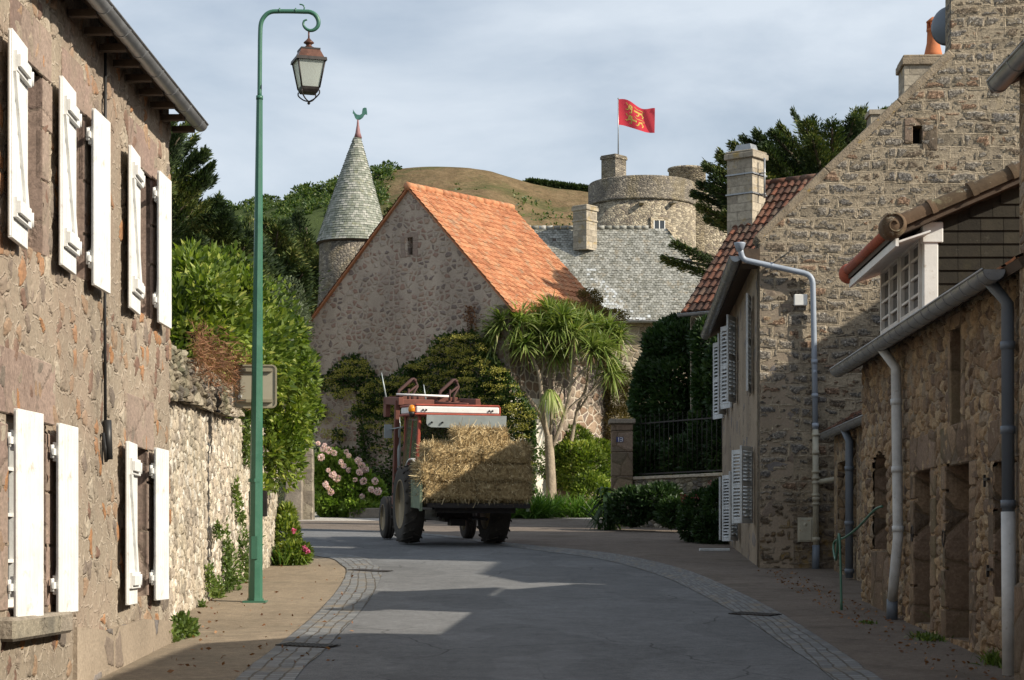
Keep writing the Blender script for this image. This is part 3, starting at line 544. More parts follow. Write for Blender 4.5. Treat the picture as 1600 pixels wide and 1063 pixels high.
# ---------------------------------------------------------------- building helpers
def tiles(mb, O, U, V, nu, nv, kind='slate', lift=.02, amp=.03, keep=None, rfun=None, jit=.006, mi=0):
    O, U, V = Vector(O), Vector(U), Vector(V); N = U.cross(V).normalized()
    if N.z < 0: N = -N
    for j in range(nv):
        for i in range(nu):
            off = (.5 if j % 2 else 0) if kind == 'slate' else 0
            u0, u1 = (i + off) / nu, (i + 1 + off) / nu; v0, v1 = j / nv, (j + 1.15) / nv
            u1 = min(u1, 1.0)
            if u0 >= .999: continue
            cu, cv = (u0 + u1) / 2, (v0 + min(v1, 1)) / 2
            if keep and not keep(cu, cv): continue
            v1 = min(v1, 1.0 + .02); z = random.uniform(-jit, jit); r = rfun(cu, cv) if rfun else random.random()
            if kind == 'slate':
                g = .04 * (u1 - u0); a = O + U * (u0 + g) + V * (v0 + random.uniform(-.006, .006)) + N * (lift + z); b = O + U * (u1 - g) + V * (v0 + random.uniform(-.006, .006)) + N * (lift + z + random.uniform(-jit, jit))
                c = O + U * (u1 - g) + V * v1; d = O + U * (u0 + g) + V * v1
                mb.face([a, b, c, d], None, mi, r); mb.face([a - N * lift, b - N * lift, b, a], None, mi, r)
            else:
                K = 5; lo = []; hi = []
                for k in range(K + 1):
                    f = k / K; h = amp * (math.sin(f * math.pi) if kind == 'roman' else (.5 + .5 * math.cos((f - .25) * 2 * math.pi)))
                    lo.append(O + U * (u0 + (u1 - u0) * f) + V * v0 + N * (lift + h + z)); hi.append(O + U * (u0 + (u1 - u0) * f) + V * v1 + N * (h + z))
                vs = lo + hi; mb.poly(vs, [(k, k + 1, K + 2 + k, K + 1 + k) for k in range(K)], mi, r, False)
                mb.poly(lo + [p - N * (lift + .02) for p in lo], [(K + 1 + k, K + 2 + k, k + 1, k) for k in range(K)], mi, r)
def slab(mb, O, U, V, th, mi=0, r=.3):            # roof deck under the tiles
    O, U, V = Vector(O), Vector(U), Vector(V); N = U.cross(V).normalized(); N = -N if N.z < 0 else N
    mb.box(O - N * th, U, V, N * (th - .004), mi, r)
def gutter(name, A, B, r, mat, parent, rings=.62):
    A, B = Vector(A), Vector(B); mb = MB(); T = (B - A).normalized(); X = T.cross(Vector((0, 0, 1))).normalized(); Zv = Vector((0, 0, 1)); L = (B - A).length
    K = 10
    def ring(p, rr): return [p + X * math.cos(math.pi + math.pi * k / K) * rr + Zv * math.sin(math.pi + math.pi * k / K) * rr for k in range(K + 1)]
    for (s0, s1, rr) in [(0, L, r)] + [(s, s + .035, r * 1.07) for s in np.arange(.0, L, rings)]:
        o1, o2 = ring(A + T * s0, rr), ring(A + T * min(s1, L), rr); i1, i2 = ring(A + T * s0, rr * .93), ring(A + T * min(s1, L), rr * .93)
        mb.poly(o1 + o2, [(k, k + 1, K + 2 + k, K + 1 + k) for k in range(K)], 0, .5, True)
        mb.poly(i1 + i2, [(K + 1 + k, K + 2 + k, k + 1, k) for k in range(K)], 0, .5, True)
        for q1, q2 in ((o1, i1), (o2, i2)): mb.poly(q1 + q2, [(k, k + 1, K + 2 + k, K + 1 + k) for k in range(K)], 0, .5)
    for p in (A, B): mb.poly(ring(p, r) , [tuple(range(K + 1))], 0, .5)
    e = r; mb.tube([A + X * r * (1), B + X * r * (1)], .011, 6, 0, .5); mb.tube([A - X * r, B - X * r], .011, 6, 0, .5)
    return mb.build(name, mat, parent)
def chimney(name, root, c, w, d, z0, z1, mat, rz=0, cap=.06, band=True, capmat=None):
    mb = MB(); mb.cbox((c[0], c[1], z0), w, d, z1 - z0, rz=rz); o = mb.build(name, mat, root)
    cp = MB(); cp.cbox((c[0], c[1], z1 - .02), w + 2 * cap, d + 2 * cap, .14, rz=rz)
    cp.cbox((c[0], c[1], z1 + .12), w + cap, d + cap, .06, rz=rz)
    if band: cp.cbox((c[0], c[1], z1 - .42), w + .07, d + .07, .07, rz=rz)
    cp.build('cap', capmat or M['lichen'], o, bevel=.015); return o
def shutter_proto(h, w, louvre=False, mat=None):
    """leaf hinged at its local origin, extending +x, seen from -y"""
    mb = MB(); n = 6; pw = w / n
    if not louvre:
        for k in range(n): mb.box((0, .012, .01), (w, 0, 0), (0, .012, 0), (0, 0, h - .02), 0, .5) if k == 0 else None; mb.box((k * pw + .005, 0, 0), (pw - .010, 0, 0), (0, .03, 0), (0, 0, h), 0, .5)
        for z in (h * .10, h * .80):
            mb.box((.02, -.028, z), (w - .04, 0, 0), (0, .03, 0), (0, 0, .13), 0, .5)
            mb.box((w * .3, -.05, z + .025), (w * .66, 0, 0), (0, .03, 0), (0, 0, .08), 0, .5)
        a = Vector((.06, -.022, h * .10 + .13)); b = Vector((w - .10, -.022, h * .80)); d = (b - a); s_ = Vector((.09, 0, 0))
        mb.box(a, s_, d, (0, .024, 0), 0, .5)
    else:
        for x in (0, w - .05): mb.box((x, 0, 0), (.05, 0, 0), (0, .035, 0), (0, 0, h), 0, .5)
        for z in (0, h * .48, h - .07): mb.box((.05, .002, z), (w - .1, 0, 0), (0, .03, 0), (0, 0, .07), 0, .5)
        for k in range(int(h / .055)):
            z = .07 + k * .055
            if z > h - .1: break
            mb.box((.05, -.004, z), (w - .1, 0, 0), (0, .035, .03), (0, 0, .008), 0, .5)
    o = mb.build('shutter', mat or M['paint'], origin=(0, 0, 0), bevel=.003)
    for z in (h * .10 + .04, h * .80 + .04):
        hb = MB(); hb.box((-.05, -.012, z), (.26, 0, 0), (0, .012, 0), (0, 0, .045), 0, .5); hb.tube([(-.02, -.02, z - .02), (-.02, -.02, z + .07)], .014, 8)
        hb.build('hinge', M['paint'] if not louvre else (mat or M['paint']), o, origin=(0, 0, 0))
    return o
def place_shutter(proto, root, hinge, ang, used=[]):
    """hinge: world point of the leaf's foot; ang: heading of the leaf in the ground plane"""
    if proto.name not in used: used.append(proto.name); o = proto
    else: o = copy_tree(proto)
    o.parent = root; o.location = Vector(hinge) - W[root.name]; o.rotation_euler = (0, 0, ang); return o
HA = math.atan2(AX.y, AX.x)                        # heading of the street
def window_fill(root, O, ud, u0, u1, z0, z1, depth, nm=2, nh=3, mat=None):
    """casement with glass set back in an opening"""
    O = Vector(O); ud = Vector(ud).normalized(); n = Vector((ud.y, -ud.x, 0)); q = lambda u, z, dd: O + ud * u + Vector((0, 0, z)) - n * dd
    mb = MB(); fw = .05
    def bar(a, b, c, d): mb.box(q(a, c, depth + .04), ud * (b - a), n * .045, Vector((0, 0, d - c)), 0, .5)
    bar(u0, u1, z0, z0 + fw); bar(u0, u1, z1 - fw, z1); bar(u0, u0 + fw, z0 + fw, z1 - fw); bar(u1 - fw, u1, z0 + fw, z1 - fw)
    for k in range(1, nm): um = u0 + (u1 - u0) * k / nm; bar(um - .03, um + .03, z0 + fw, z1 - fw)
    for k in range(1, nh):
        zm = z0 + (z1 - z0) * k / nh; mb.box(q(u0 + fw, zm - .012, depth + .03), ud * (u1 - u0 - 2 * fw), n * .025, Vector((0, 0, .024)), 0, .5)
    w = mb.build('window', mat or M['paint'], root)
    gb = MB(); gb.face([q(u0, z0, depth + .035), q(u1, z0, depth + .035), q(u1, z1, depth + .035), q(u0, z1, depth + .035)]); gb.build('pane', M['glass'], w)
    return w
def downpipe(mb, pts, r, mi=0, clips=True):
    mb.tube(pts, r, 12, mi, .5)
    for i in range(len(pts) - 1):
        a, b = Vector(pts[i]), Vector(pts[i + 1])
        if clips and abs((b - a).normalized().z) > .9 and (b - a).length > 1.2:
            for f in (.2, .6, .95):
                p = a.lerp(b, f); mb.tube([p - Vector((0, 0, .03)), p + Vector((0, 0, .03))], r * 1.18, 12, mi, .5)
def bend(a, b, c, k=5, f=.12):                     # rounded corner at b
    a, b, c = map(Vector, (a, b, c)); p = b + (a - b).normalized() * f; q = b + (c - b).normalized() * f
    return [(p * (1 - t) ** 2 + b * 2 * t * (1 - t) + q * t * t) for t in np.linspace(0, 1, k)]

# ---------------------------------------------------------------- left: stone house with white shutters
LL = -3.43; T1 = 17.8; root = thing('stone_house', 'tall stone house with white shutters and a zinc gutter, left edge of the street', 'house', S(LL, 10, gz(10)))
def uL(t_): return t_ + 4
OL = S(LL, -4, 0); EV = 1.70 + 3.93                 # eave height
zu0, zu1, zl0, zl1 = 1.7 + 1.98, 1.7 + 3.28, 1.7 - .39, 1.7 + .92
holes = [(uL(a), zu0 + .03, uL(b), zu1 - .06) for a, b in ((12.72, 13.32), (14.06, 14.82), (16.25, 16.98), (9.6, 10.4), (7.2, 8.0))]; holes[1] = (uL(14.06), holes[1][1], uL(14.53), holes[1][3])
lows = [(12.45, 13.42), (16.15, 16.82), (9.3, 10.3)]
holes += [(uL(a), zl0 + .03, uL(b), zl1 - .04) for a, b in lows]
facing(root, OL, AX, [(0, -.6), (uL(T1), -.6), (uL(T1), EV + .3), (0, EV + .3)], holes, .022, M['left_fine'], (uL(11.6), uL(T1)))
mb = MB(); wall(mb, OL - NX * .008, AX, [(0, -.6), (uL(T1), gz(17.8) - .3), (uL(T1), EV + .3), (0, EV + .3)], holes, .5, .28, 0, 1, 2)
mb.build('wall', [M['left'], M['granite'], M['black']], root)
mb = MB(); wall(mb, S(LL, T1, 0) , Vector((-NX.x, -NX.y, 0)), [(0.0, .3), (7, .3), (7, EV), (3.5, EV + 3.4), (0.52, EV)], [], .5); mb.build('gable', M['left'], root)
for hx in holes: window_fill(root, OL, AX, hx[0], hx[2], hx[1], hx[3], .2, 2, 4, M['paint'])
for i, (a, z0, b, z1) in enumerate(holes):
    qq = lambda u, z: OL + AX * u + Vector((0, 0, z))
    lh = .34 if i < 5 else .42; mb = MB()             # granite surround, 12 mm proud
    mb.box(qq(a - .2, z1) + NX * .012, AX * (b - a + .42), -NX * .06, Vector((0, 0, lh)), 0, .5)
    z = z0
    while z < z1 - .05:
        hh = min(random.uniform(.33, .6), z1 - z); ww = random.choice([.16, .2, .24])
        mb.box(qq(a - ww, z) + NX * .012, AX * ww, -NX * .06, Vector((0, 0, hh - .012)), 0, random.random())
        mb.box(qq(b, z) + NX * .012, AX * ww, -NX * .06, Vector((0, 0, hh - .012)), 0, random.random()); z += hh
    mb.build('surround', M['granite'], root, bevel=.008)
mb = MB(); mb.box(S(LL + .11, 12.25, zl0 - .16), AX * 1.5, -NX * .16, (0, 0, .15), 0, .5); mb.build('sill', M['post'], root, bevel=.02)
mb = MB()                                           # smooth plinth
pts = [(14.2, gz(14)-.3), (T1 + .015, gz(17.8) - .3), (T1 + .015, zl0 - .22), (16.6, zl0 - .16), (15.2, zl0 - .20), (14.2, zl0 - .14)]
wall(mb, S(LL + .03, 0, 0), AX, pts, [], .05); mb.build('plinth', M['white' if 0 else 'facade'], root)
sh = shutter_proto(1.30, .50); out = .09
for (t_, z, ang, side) in [(12.74, zu0 - .02, 176, 0), (14.05, zu0, 177, 0), (14.50, zu0 - .01, .4, 1), (16.26, zu0 - .02, 176.5, 0), (16.93, zu0, .3, 1), (13.46, zl0 - .02, .8, 1), (16.14, zl0 - .02, 176, 0), (16.80, zl0 - .01, .6, 1)]:
    # left leaves fold back toward the camera, right leaves away from it; the leaf's face turns to the street
    o = place_shutter(sh, root, S(LL + .06, t_, z), HA - R(ang - 0) if side else HA + math.pi + R(180 - ang))
    if not side: o.scale = (1, -1, 1)
# closing lower-left leaf, plank face outwards
o = place_shutter(sh, root, S(LL + .04, 12.46, zl0 - .02), HA - R(4)); o.scale = (1.02, -1, 1.02)
o2 = None
# roof with slate courses, rafters underneath
mb = MB(); sl0 = S(LL + .27, -4, EV - .02); U = AX * (T1 + 4.12); V = -NX * 3.9 + Vector((0, 0, 3.8))
slab(mb, sl0, U, V, .09, 1); tiles(mb, sl0, U, V, 100, 26, 'slate', .014, keep=lambda u, v: v < .2 or u > .6)
Vb = NX * 3.9 + Vector((0, 0, 3.8)); slab(mb, S(LL - 7.8 , -4, EV - .03), U, Vb, .09, 1)
rf = mb.build('roof', [M['slate'], M['wood']], root)
for k in range(26, 46): mb = MB(); p = S(LL + .02, -3.8 + k * .48, EV - .13); mb.box(p, AX * .07, NX * .20, (0, 0, .05), 0, .5); mb.build('rafter', M['wood'], root)
gutter('gutter', S(LL + .26, -4, EV - .045), S(LL + .26, T1 + .12, EV - .045), .066, M['zinc'], root)
mb = MB(); cz = [(15.12, EV - .1), (15.11, 4.6), (15.10, 3.6), (15.12, 2.7)]
mb.tube([S(LL + .025, a, b) for a, b in cz], .012, 6); mb.tube([S(LL + .04, 15.12, 2.72), S(LL + .05, 15.12, 2.42)], .032, 8); mb.tube([S(LL + .05, 15.12, 2.44), S(LL + .04, 15.08, 2.40), S(LL + .02, 15.06, 2.62)], .014, 6)
mb.build('cable', M['cable'], root)

# ---------------------------------------------------------------- left: garden wall
gw0, gw1 = Vector((-3.42, 17.85, 0)), Vector((-3.70, 31.2, 0)); gu = (gw1 - gw0); gl = gu.length; gu = gu.normalized(); gn = Vector((gu.y, -gu.x, 0))
root = thing('garden_wall', 'pale rubble garden wall with weeds, between the shuttered house and the shrub', 'wall', (gw0 + gw1) / 2 + Vector((0, 0, 1.2)))
def wavy(a, b, n, z0f, amp): return [(a + (b - a) * i / n, z0f((a + (b - a) * i / n)) + random.uniform(-amp, amp)) for i in range(n + 1)]
mb = MB(); top = wavy(gl, 0.0, 26, lambda u: 3.20 + .03 * u, .03)
wall(mb, gw0 - gn * .008, gu, [(0, .5), (gl, gz(31) - .3)] + top, [], .55); mb.build('wall', M['gwall'], root); facing(root, gw0, gu, [(0, .6), (gl, .6)] + top, [], .024, M['gwall_fine'])
mb = MB()
ctop = wavy(7.6, -.02, 18, lambda u: 3.72 + .012 * u, .05); cbot = wavy(0, 7.6, 12, lambda u: 3.17 + .035 * u, .02)
wall(mb, gw0 + gn * .07, gu, cbot + ctop, [], .62); mb.build('coping', M['copingstone'], root); facing(root, gw0 + gn * .085, gu, cbot + ctop, [], .024, M['copingstone_fine'], name='coping_face')
mb = MB(); mb.box(gw0 + gn * .012 + gu * 0 + Vector((0, 0, .6)), gu * .42, -gn * .1, (0, 0, 2.1), 0, .4); mb.build('pier', M['granite'], root, bevel=.03)
mb = MB(); mb.box(gw0 + gn * .10 + gu * .02 + Vector((0, 0, 2.68)), gu * .5, -gn * .2, (0, 0, .40), 0, .4); mb.build('bracket_stone', M['granite'], root, bevel=.03)

# ---------------------------------------------------------------- street lamp
lp = G(399, 942); lp.z = gz(lp.y); D0 = lp.y
root = thing('street_lamp', 'green street lamp with a crozier arm and copper lantern on the left pavement', 'street lamp', lp)
zt = lambda py: EZ + (HY - py) / F * D0; xt = lambda px: (px - HX) / F * D0
mb = MB(); mb.tube([(lp.x, D0, lp.z), (lp.x + .01, D0, lp.z + 1.4), (xt(405.5), D0, zt(153))], [.082, .074, .036], 8, sm=False)
mb.tube([(lp.x, D0, lp.z), (lp.x, D0, lp.z + .05)], .095, 8, sm=False); mb.tube([(xt(405.5), D0, zt(156)), (xt(405.5), D0, zt(150))], .040, 12)
mb.box((lp.x - .035, D0 - .088, lp.z + .5), (.07, 0, 0), (0, .02, 0), (0, 0, .26)); mb.tube([(lp.x, D0, lp.z + 1.38), (lp.x, D0, lp.z + 1.42)], .082, 8, sm=False); mb.cbox((lp.x, D0, lp.z), .26, .26, .025); mb.build('post', M['lampgreen'], root)
pts = [(405.5, 155), (406, 100), (406.5, 55), (408, 36), (414, 25), (423, 19), (436, 18), (455, 18), (475, 18.5), (484, 19), (492, 23), (497, 31), (497, 40), (492, 46), (485, 48), (478, 45), (474, 39), (475, 33), (480, 31)]
pl = smooth([Vector((xt(a), D0, zt(b))) for a, b in pts], 4); rr = [.026 if i < 44 else max(.026 - (i - 44) * .0006, .008) for i in range(len(pl))]
mb = MB(); mb.tube(pl, rr, 10); mb.tube(smooth([Vector((xt(a), D0, zt(b))) for a, b in ((474, 18), (475.5, 12), (473, 8), (468, 7))], 4), .008, 6)
for a in (436, 461): mb.tube([(xt(a), D0, zt(17)), (xt(a + 2), D0, zt(17))], .032, 10)
mb.build('arm', M['lampgreen'], root)
Lx = xt(482.5); ra = R(18); sq = lambda w, z, h=None: [Vector((Lx, D0, z)) + Vector((math.cos(ra + R(90 * k + 45)), math.sin(ra + R(90 * k + 45)), 0)) * w * .7071 for k in range(4)]
mb = MB(); mb.tube([(Lx, D0, zt(48)), (Lx, D0, zt(64))], .010, 8); mb.lathe((Lx, D0, 0), [(.012, zt(60)), (.03, zt(63)), (.055, zt(66)), (.062, zt(67.5)), (.035, zt(69.5)), (.03, zt(72)), (.06, zt(74.5)), (.085, zt(76.5)), (.085, zt(78))][::-1], 16)
def frust(mb, w0, z0, w1, z1, mi=0, r=.5):
    a, b = sq(w0, z0), sq(w1, z1); mb.poly(a + b, [(3, 2, 1, 0), (4, 5, 6, 7)] + [(i, (i + 1) % 4, 4 + (i + 1) % 4, 4 + i) for i in range(4)], mi, r)
frust(mb, .30, zt(93), .21, zt(79)); lt = mb.build('lantern_roof', M['copper'], root)
mb = MB(); frust(mb, .355, zt(98), .345, zt(93)); frust(mb, .225, zt(80), .225, zt(77.5)); frust(mb, .20, zt(142), .215, zt(138)); frust(mb, .17, zt(146), .20, zt(142))
tp, bt = sq(.31, zt(98)), sq(.205, zt(139))
for k in range(4): mb.tube([tp[k], bt[k]], .010, 6)
b1, b2 = sq(.2, zt(143)), sq(.2, zt(143))
for k in (0, 1, 2, 3): mb.tube(smooth([b1[k], b1[k] + Vector((0, 0, -.04)), (b1[k] + Vector((Lx, D0, b1[k].z))) / 2 + Vector((0, 0, -.095)), Vector((Lx, D0, zt(159)))], 3), .008, 6)
mb.lathe((Lx, D0, zt(164)), [(.004, 0), (.016, .01), (.018, .02), (.010, .035)], 10); mb.build('lantern_frame', M['darkmetal'], root)
mb = MB(); tp, bt = sq(.30, zt(98)), sq(.195, zt(139))
for k in range(4): mb.face([bt[k], bt[(k + 1) % 4], tp[(k + 1) % 4], tp[k]])
mb.build('lantern_glass', M['lampglass'], root)

# sign seen from behind, clamped to the post, and a black box lower down
def rrect(w, h, r, n=5):
    o = []
    for cx, cz, a0 in ((w / 2 - r, h / 2 - r, 0), (-w / 2 + r, h / 2 - r, 90), (-w / 2 + r, -h / 2 + r, 180), (w / 2 - r, -h / 2 + r, 270)):
        for k in range(n + 1): a = R(a0 + 90 * k / n); o.append((cx + r * math.cos(a), cz + r * math.sin(a)))
    return o
D1 = D0 + .16; sx_, szc = (398.5 - HX) / F * D1, EZ + (HY - 604) / F * D1
root = thing('road_sign', 'back of a beige rectangular road sign strapped to the green lamp post', 'sign', (sx_, D1, szc - .25))
t_ = M['signback'] = plain('sign_back', (.36, .33, .25), .55, .08, 3)
mb = MB(); mb.prism(rrect(.49, .49, .05), (sx_, D1, szc), (1, 0, 0), (0, 0, 1), (0, .012, 0)); mb.build('panel', t_, root)
mb = MB(); o_, i_ = rrect(.50, .50, .055), rrect(.465, .465, .04); n_ = len(o_)
vs = [Vector((sx_ + a, D1 - .014, szc + b)) for a, b in o_] + [Vector((sx_ + a, D1 - .014, szc + b)) for a, b in i_] + [Vector((sx_ + a, D1 + .014, szc + b)) for a, b in o_] + [Vector((sx_ + a, D1 - .001, szc + b)) for a, b in i_]
mb.poly(vs, [(i, (i + 1) % n_, n_ + (i + 1) % n_, n_ + i)[::-1] for i in range(n_)] + [(i, (i + 1) % n_, 2 * n_ + (i + 1) % n_, 2 * n_ + i) for i in range(n_)] + [(n_ + i, n_ + (i + 1) % n_, 3 * n_ + (i + 1) % n_, 3 * n_ + i)[::-1] for i in range(n_)])
for dz in (-.185, .17): mb.box((sx_ - .20, D1 - .03, szc + dz), (.4, 0, 0), (0, .028, 0), (0, 0, .035), 0, .5)
mb.build('frame', plain('sign_frame', (.27, .24, .17), .5, .1), root)
mb = MB(); mb.box((sx_ - .20, D1 - .003, szc - .13), (.05, 0, 0), (0, .002, 0), (0, 0, .03)); mb.build('sticker', M['paint'], root)
bz = EZ + (HY - 787) / F * D1; mb = MB(); mb.prism(rrect(.205, .30, .02), (xt(401.5) * 1.004, D1 - .02, bz), (1, 0, 0), (0, 0, 1), (0, .10, 0))
mb.build('junction_box', M['darkmetal'], label='small black box strapped low on the green lamp post', cat='box')
# ---------------------------------------------------------------- right: big house with the coursed gable
UP = Vector((0, 0, 1))
c0 = G(1187, 889); FD = Vector((160 / F, 1, 0)).normalized(); GD = Vector((FD.y, -FD.x, 0))      # facade direction (away), gable direction (right)
gd0 = c0.y; zr = lambda py: EZ + (HY - py) / F * gd0; ur = lambda px: ((px - HX) / F * gd0 - c0.x) / GD.x
def zg_(px, py):                                    # (u, z) on the gable plane seen at px, py
    s = (px - HX) / F; u = (s * c0.y - c0.x) / (GD.x - s * GD.y); d = c0.y + GD.y * u; return u, EZ + (HY - py) / F * d
root = thing('gabled_house', 'tall house with coursed stone gable, two chimneys and white louvred shutters', 'house', c0 + GD * 3.5 + FD * 4)
base = Vector((c0.x, c0.y, 0))
A_ = zg_(1181, 372); B_ = zg_(1403, 158); C_ = zg_(1484, 80); Dn = zg_(1487, 60)
ap = 2 * 3.75; ol = [(0, gz(29) - .5), (7.6, gz(29) - .5), (7.6, A_[1]), (5.6, C_[1]), (5.2, C_[1] + 2.2), (Dn[0], C_[1] + 2.2), (Dn[0], Dn[1]), C_, B_, zg_(1290, 264), A_, (0, A_[1] - .08)]
h1 = zg_(1426, 225); h2 = zg_(1441, 197)
facing(root, base, GD, ol, [(h1[0], h1[1], h2[0], h2[1])], .03, M['gable_fine'])
mb = MB(); wall(mb, base + FD * .01, GD, ol, [(h1[0], h1[1], h2[0], h2[1])], .55, .3, 0, 0, 1); mb.build('gable', [M['gable'], M['black']], root)
mb = MB()                                           # mortared verge capping
pp = [A_, zg_(1290, 264), B_, C_]
for i in range(3):
    a, b = pp[i], pp[i + 1]; pa, pb = base + GD * a[0] + UP * a[1], base + GD * b[0] + UP * b[1]; N = (pb - pa).cross(FD).normalized(); N = N if N.z > 0 else -N
    mb.box(pa - FD * .03 - N * .09, pb - pa, FD * .62, N * .12, 0, .5)
mb.build('verge', M['lichen'], root, bevel=.015)
mb = MB(); u0, z0 = h1; u1, z1 = h2
for a, b, c, d in ((u0 - .12, u1 + .12, z1, z1 + .12), (u1, u1 + .22, z0 - .1, z1), (u0 - .12, u0, z0, z1)): mb.box(base + GD * a - FD * .012 + UP * c, GD * (b - a), FD * .05, UP * (d - c), 0, .5)
mb.build('surround', M['blocks'], root, bevel=.01)
# roof, low behind the gable parapet
EVG = A_[1] - .12; Lf = 10.2
mb = MB(); V = GD * 3.8 + UP * 2.0; O = base + FD * .55 + UP * EVG - GD * .28 - UP * .12
slab(mb, O, FD * Lf, V, .1, 1); tiles(mb, O, FD * Lf, V, 40, 14, 'roman', .03, .035)
O2 = base + FD * .55 + GD * 7.8 + UP * (EVG - .12); slab(mb, O2, FD * Lf, -GD * 4 + UP * 2.1, .1, 1)
mb.box(base - GD * .26 - FD * .02 + UP * (EVG - .26), GD * .26, FD * .6, UP * .22, 1); mb.build('roof', [M['browntile'], M['wood']], root)
# facade
def fw(u): return Lf - u                             # facade u runs from far to near
facO = base + FD * Lf; ud = -FD
def tf(px, lat=2.145): return lat * F / (px - 960.0) - c0.y     # metres behind the corner (approx.)
hol = []
for (s0, s1, z0, z1) in [(1.3, 2.1, zr(815), zr(698)), (1.6, 2.3, 4.2, 5.5), (4.9, 5.7, 1.95, 3.05), (5.6, 6.5, 4.4, 5.85), (8.1, 8.9, 1.95, 3.1), (8.6, 9.4, 4.4, 5.85)]: hol.append((fw(s1), z0, fw(s0), z1))
mb = MB(); wall(mb, facO, ud, [(0, 1.2), (Lf, gz(29) - .4), (Lf, EVG), (0, EVG)], hol, .5, .25, 0, 0, 1); mb.build('facade', [M['facade'], M['black']], root)
for h in hol: window_fill(root, facO, ud, h[0], h[2], h[1], h[3], .15, 2, 3)
gutter('gutter', base - GD * .34 + FD * Lf + UP * (EVG - .2), base - GD * .36 - FD * .08 + UP * (EVG - .16), .085, M['zinc'], root)
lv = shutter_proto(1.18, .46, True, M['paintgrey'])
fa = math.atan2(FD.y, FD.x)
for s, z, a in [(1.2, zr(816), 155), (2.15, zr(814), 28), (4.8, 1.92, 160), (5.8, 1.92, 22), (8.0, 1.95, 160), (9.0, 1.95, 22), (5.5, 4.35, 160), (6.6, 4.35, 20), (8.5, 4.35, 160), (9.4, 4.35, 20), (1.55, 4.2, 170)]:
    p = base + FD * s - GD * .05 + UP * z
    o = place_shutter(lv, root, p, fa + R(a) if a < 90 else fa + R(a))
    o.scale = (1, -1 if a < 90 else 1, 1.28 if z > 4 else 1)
# rainwater pipe crossing the gable
q = lambda px, py, off=.10: base + GD * zg_(px, py)[0] + UP * zg_(px, py)[1] - FD * off
mb = MB(); p1 = [q(1155, 386, .14), q(1157, 398, .14)] + bend(q(1157, 398, .14), q(1160, 408, .12), q(1180, 412, .12), f=.07) + bend(q(1185, 414), q(1268, 431), q(1270, 460), f=.13) + [q(1271, 540), q(1273, 672)]
downpipe(mb, p1, .042); mb.lathe(q(1155, 386, .14) - UP * .03, [(.045, -.06), (.085, .05), (.085, .07)], 14)
for a in ((1205, 417), (1271, 583)): pt = q(*a); mb.tube([pt - Vector((.02, 0, .0)), pt + Vector((.02, 0, 0))], .052, 12)
dp = mb.build('downpipe', M['pipe'], root)
mb = MB(); downpipe(mb, [q(1273, 672), q(1274, 852)], .046)
for py in (682, 740, 750, 757, 776, 790): mb.tube([q(1273.5, py), q(1273.5, py - 4)], .060, 12)
mb.tube([q(1275, 754), q(1290, 752, .12), q(1308, 749, .4)], .042, 10); mb.build('iron_pipe', M['iron'], dp)
mb = MB(); downpipe(mb, [q(1274, 852), q(1273, 898)], .055, clips=False); mb.build('pipe_foot', M['pipedark'], dp)
mb = MB(); a, b = zg_(1240, 479), zg_(1261, 461); mb.box(base + GD * a[0] + UP * a[1] - FD * .09, GD * (b[0] - a[0]), FD * .09, UP * (b[1] - a[1])); mb.build('alarm_box', M['paint'], root, bevel=.012)
mb = MB(); a, b = zg_(1246, 847), zg_(1270, 809); mb.box(base + GD * a[0] + UP * a[1] - FD * .04, GD * (b[0] - a[0]), FD * .06, UP * (b[1] - a[1])); mb.box(base + GD * (a[0] + .02) + UP * (a[1] + .02) - FD * .05, GD * (b[0] - a[0] - .04), FD * .06, UP * (b[1] - a[1] - .04))
mb.lathe(base + GD * ((a[0] + b[0]) / 2) + UP * (b[1] - .1) - FD * .05, [(.028, 0), (.028, .012), (.001, .014)], 12, axis=(-FD.x, -FD.y, 0)); mb.build('meter_box', M['iron'], root, bevel=.006)
# small iron hook high on the gable and its bracket
mb = MB(); mb.tube([q(1238, 391, .02), q(1233, 395, .25)], .012, 6); mb.build('bracket', M['darkmetal'], root)
# far chimney with clay pot, near chimney is the wall top; satellite dish
fc = P(1444, 92, 38.6); chimney('chimney', root, (fc.x - .02, fc.y, 0), .84, .8, 6.3, fc.z - .2, M['chim'], -math.atan2(FD.x, FD.y), .05, False)
mb = MB(); pc = (P(1458, 90, 38.6).x, fc.y, P(1461, 92, 38.6).z); k_ = 1 / F * 38.6
mb.lathe(pc, [(.20, 0), (.17, .10), (.125, .30), (.115, .52), (.13, .53), (.13, .57), (.11, .58)], 20); mb.lathe((pc[0], pc[1], pc[2] + .70), [(.13, 0), (.135, .02), (.04, .10), (.001, .12)], 20)
for k in range(6): a = math.pi * k / 3; mb.tube([(pc[0] + .105 * math.cos(a), pc[1] + .105 * math.sin(a), pc[2] + .57), (pc[0] + .105 * math.cos(a), pc[1] + .105 * math.sin(a), pc[2] + .72)], .022, 6)
mb.build('chimney_pot', plain('terracotta', (.42, .135, .05), .8, .25, 5, spots=(.30, .12, .06)), root)
mb = MB(); dcx, dcz = zg_(1494, 20); dc = base + GD * dcx + UP * dcz + FD * .75; dax = Vector((.95, 1, .12)).normalized()
R_ = .29; prof = [(R_ * s, -.10 * (1 - s * s)) for s in (0.001, .25, .5, .7, .85, 1)]
mb.lathe(dc, prof, 32, axis=dax); mb.lathe(dc + dax * .012, prof, 32, axis=dax); mb.tube([dc - dax * .09, dc - dax * .1 + Vector((.45, 0, -.1))], .022, 8)
mb.build('dish', M['pipedark'], label='dark grey satellite dish on the big gable chimney, top right', cat='satellite dish')
cm = MB(); cm.cbox((base + GD * 4.1 + FD * .8).to_tuple()[:2] + (7.0,), 1.8, .9, 3.6, rz=-math.atan2(FD.x, FD.y)); cm.build('gable_chimney', M['gable'], root)
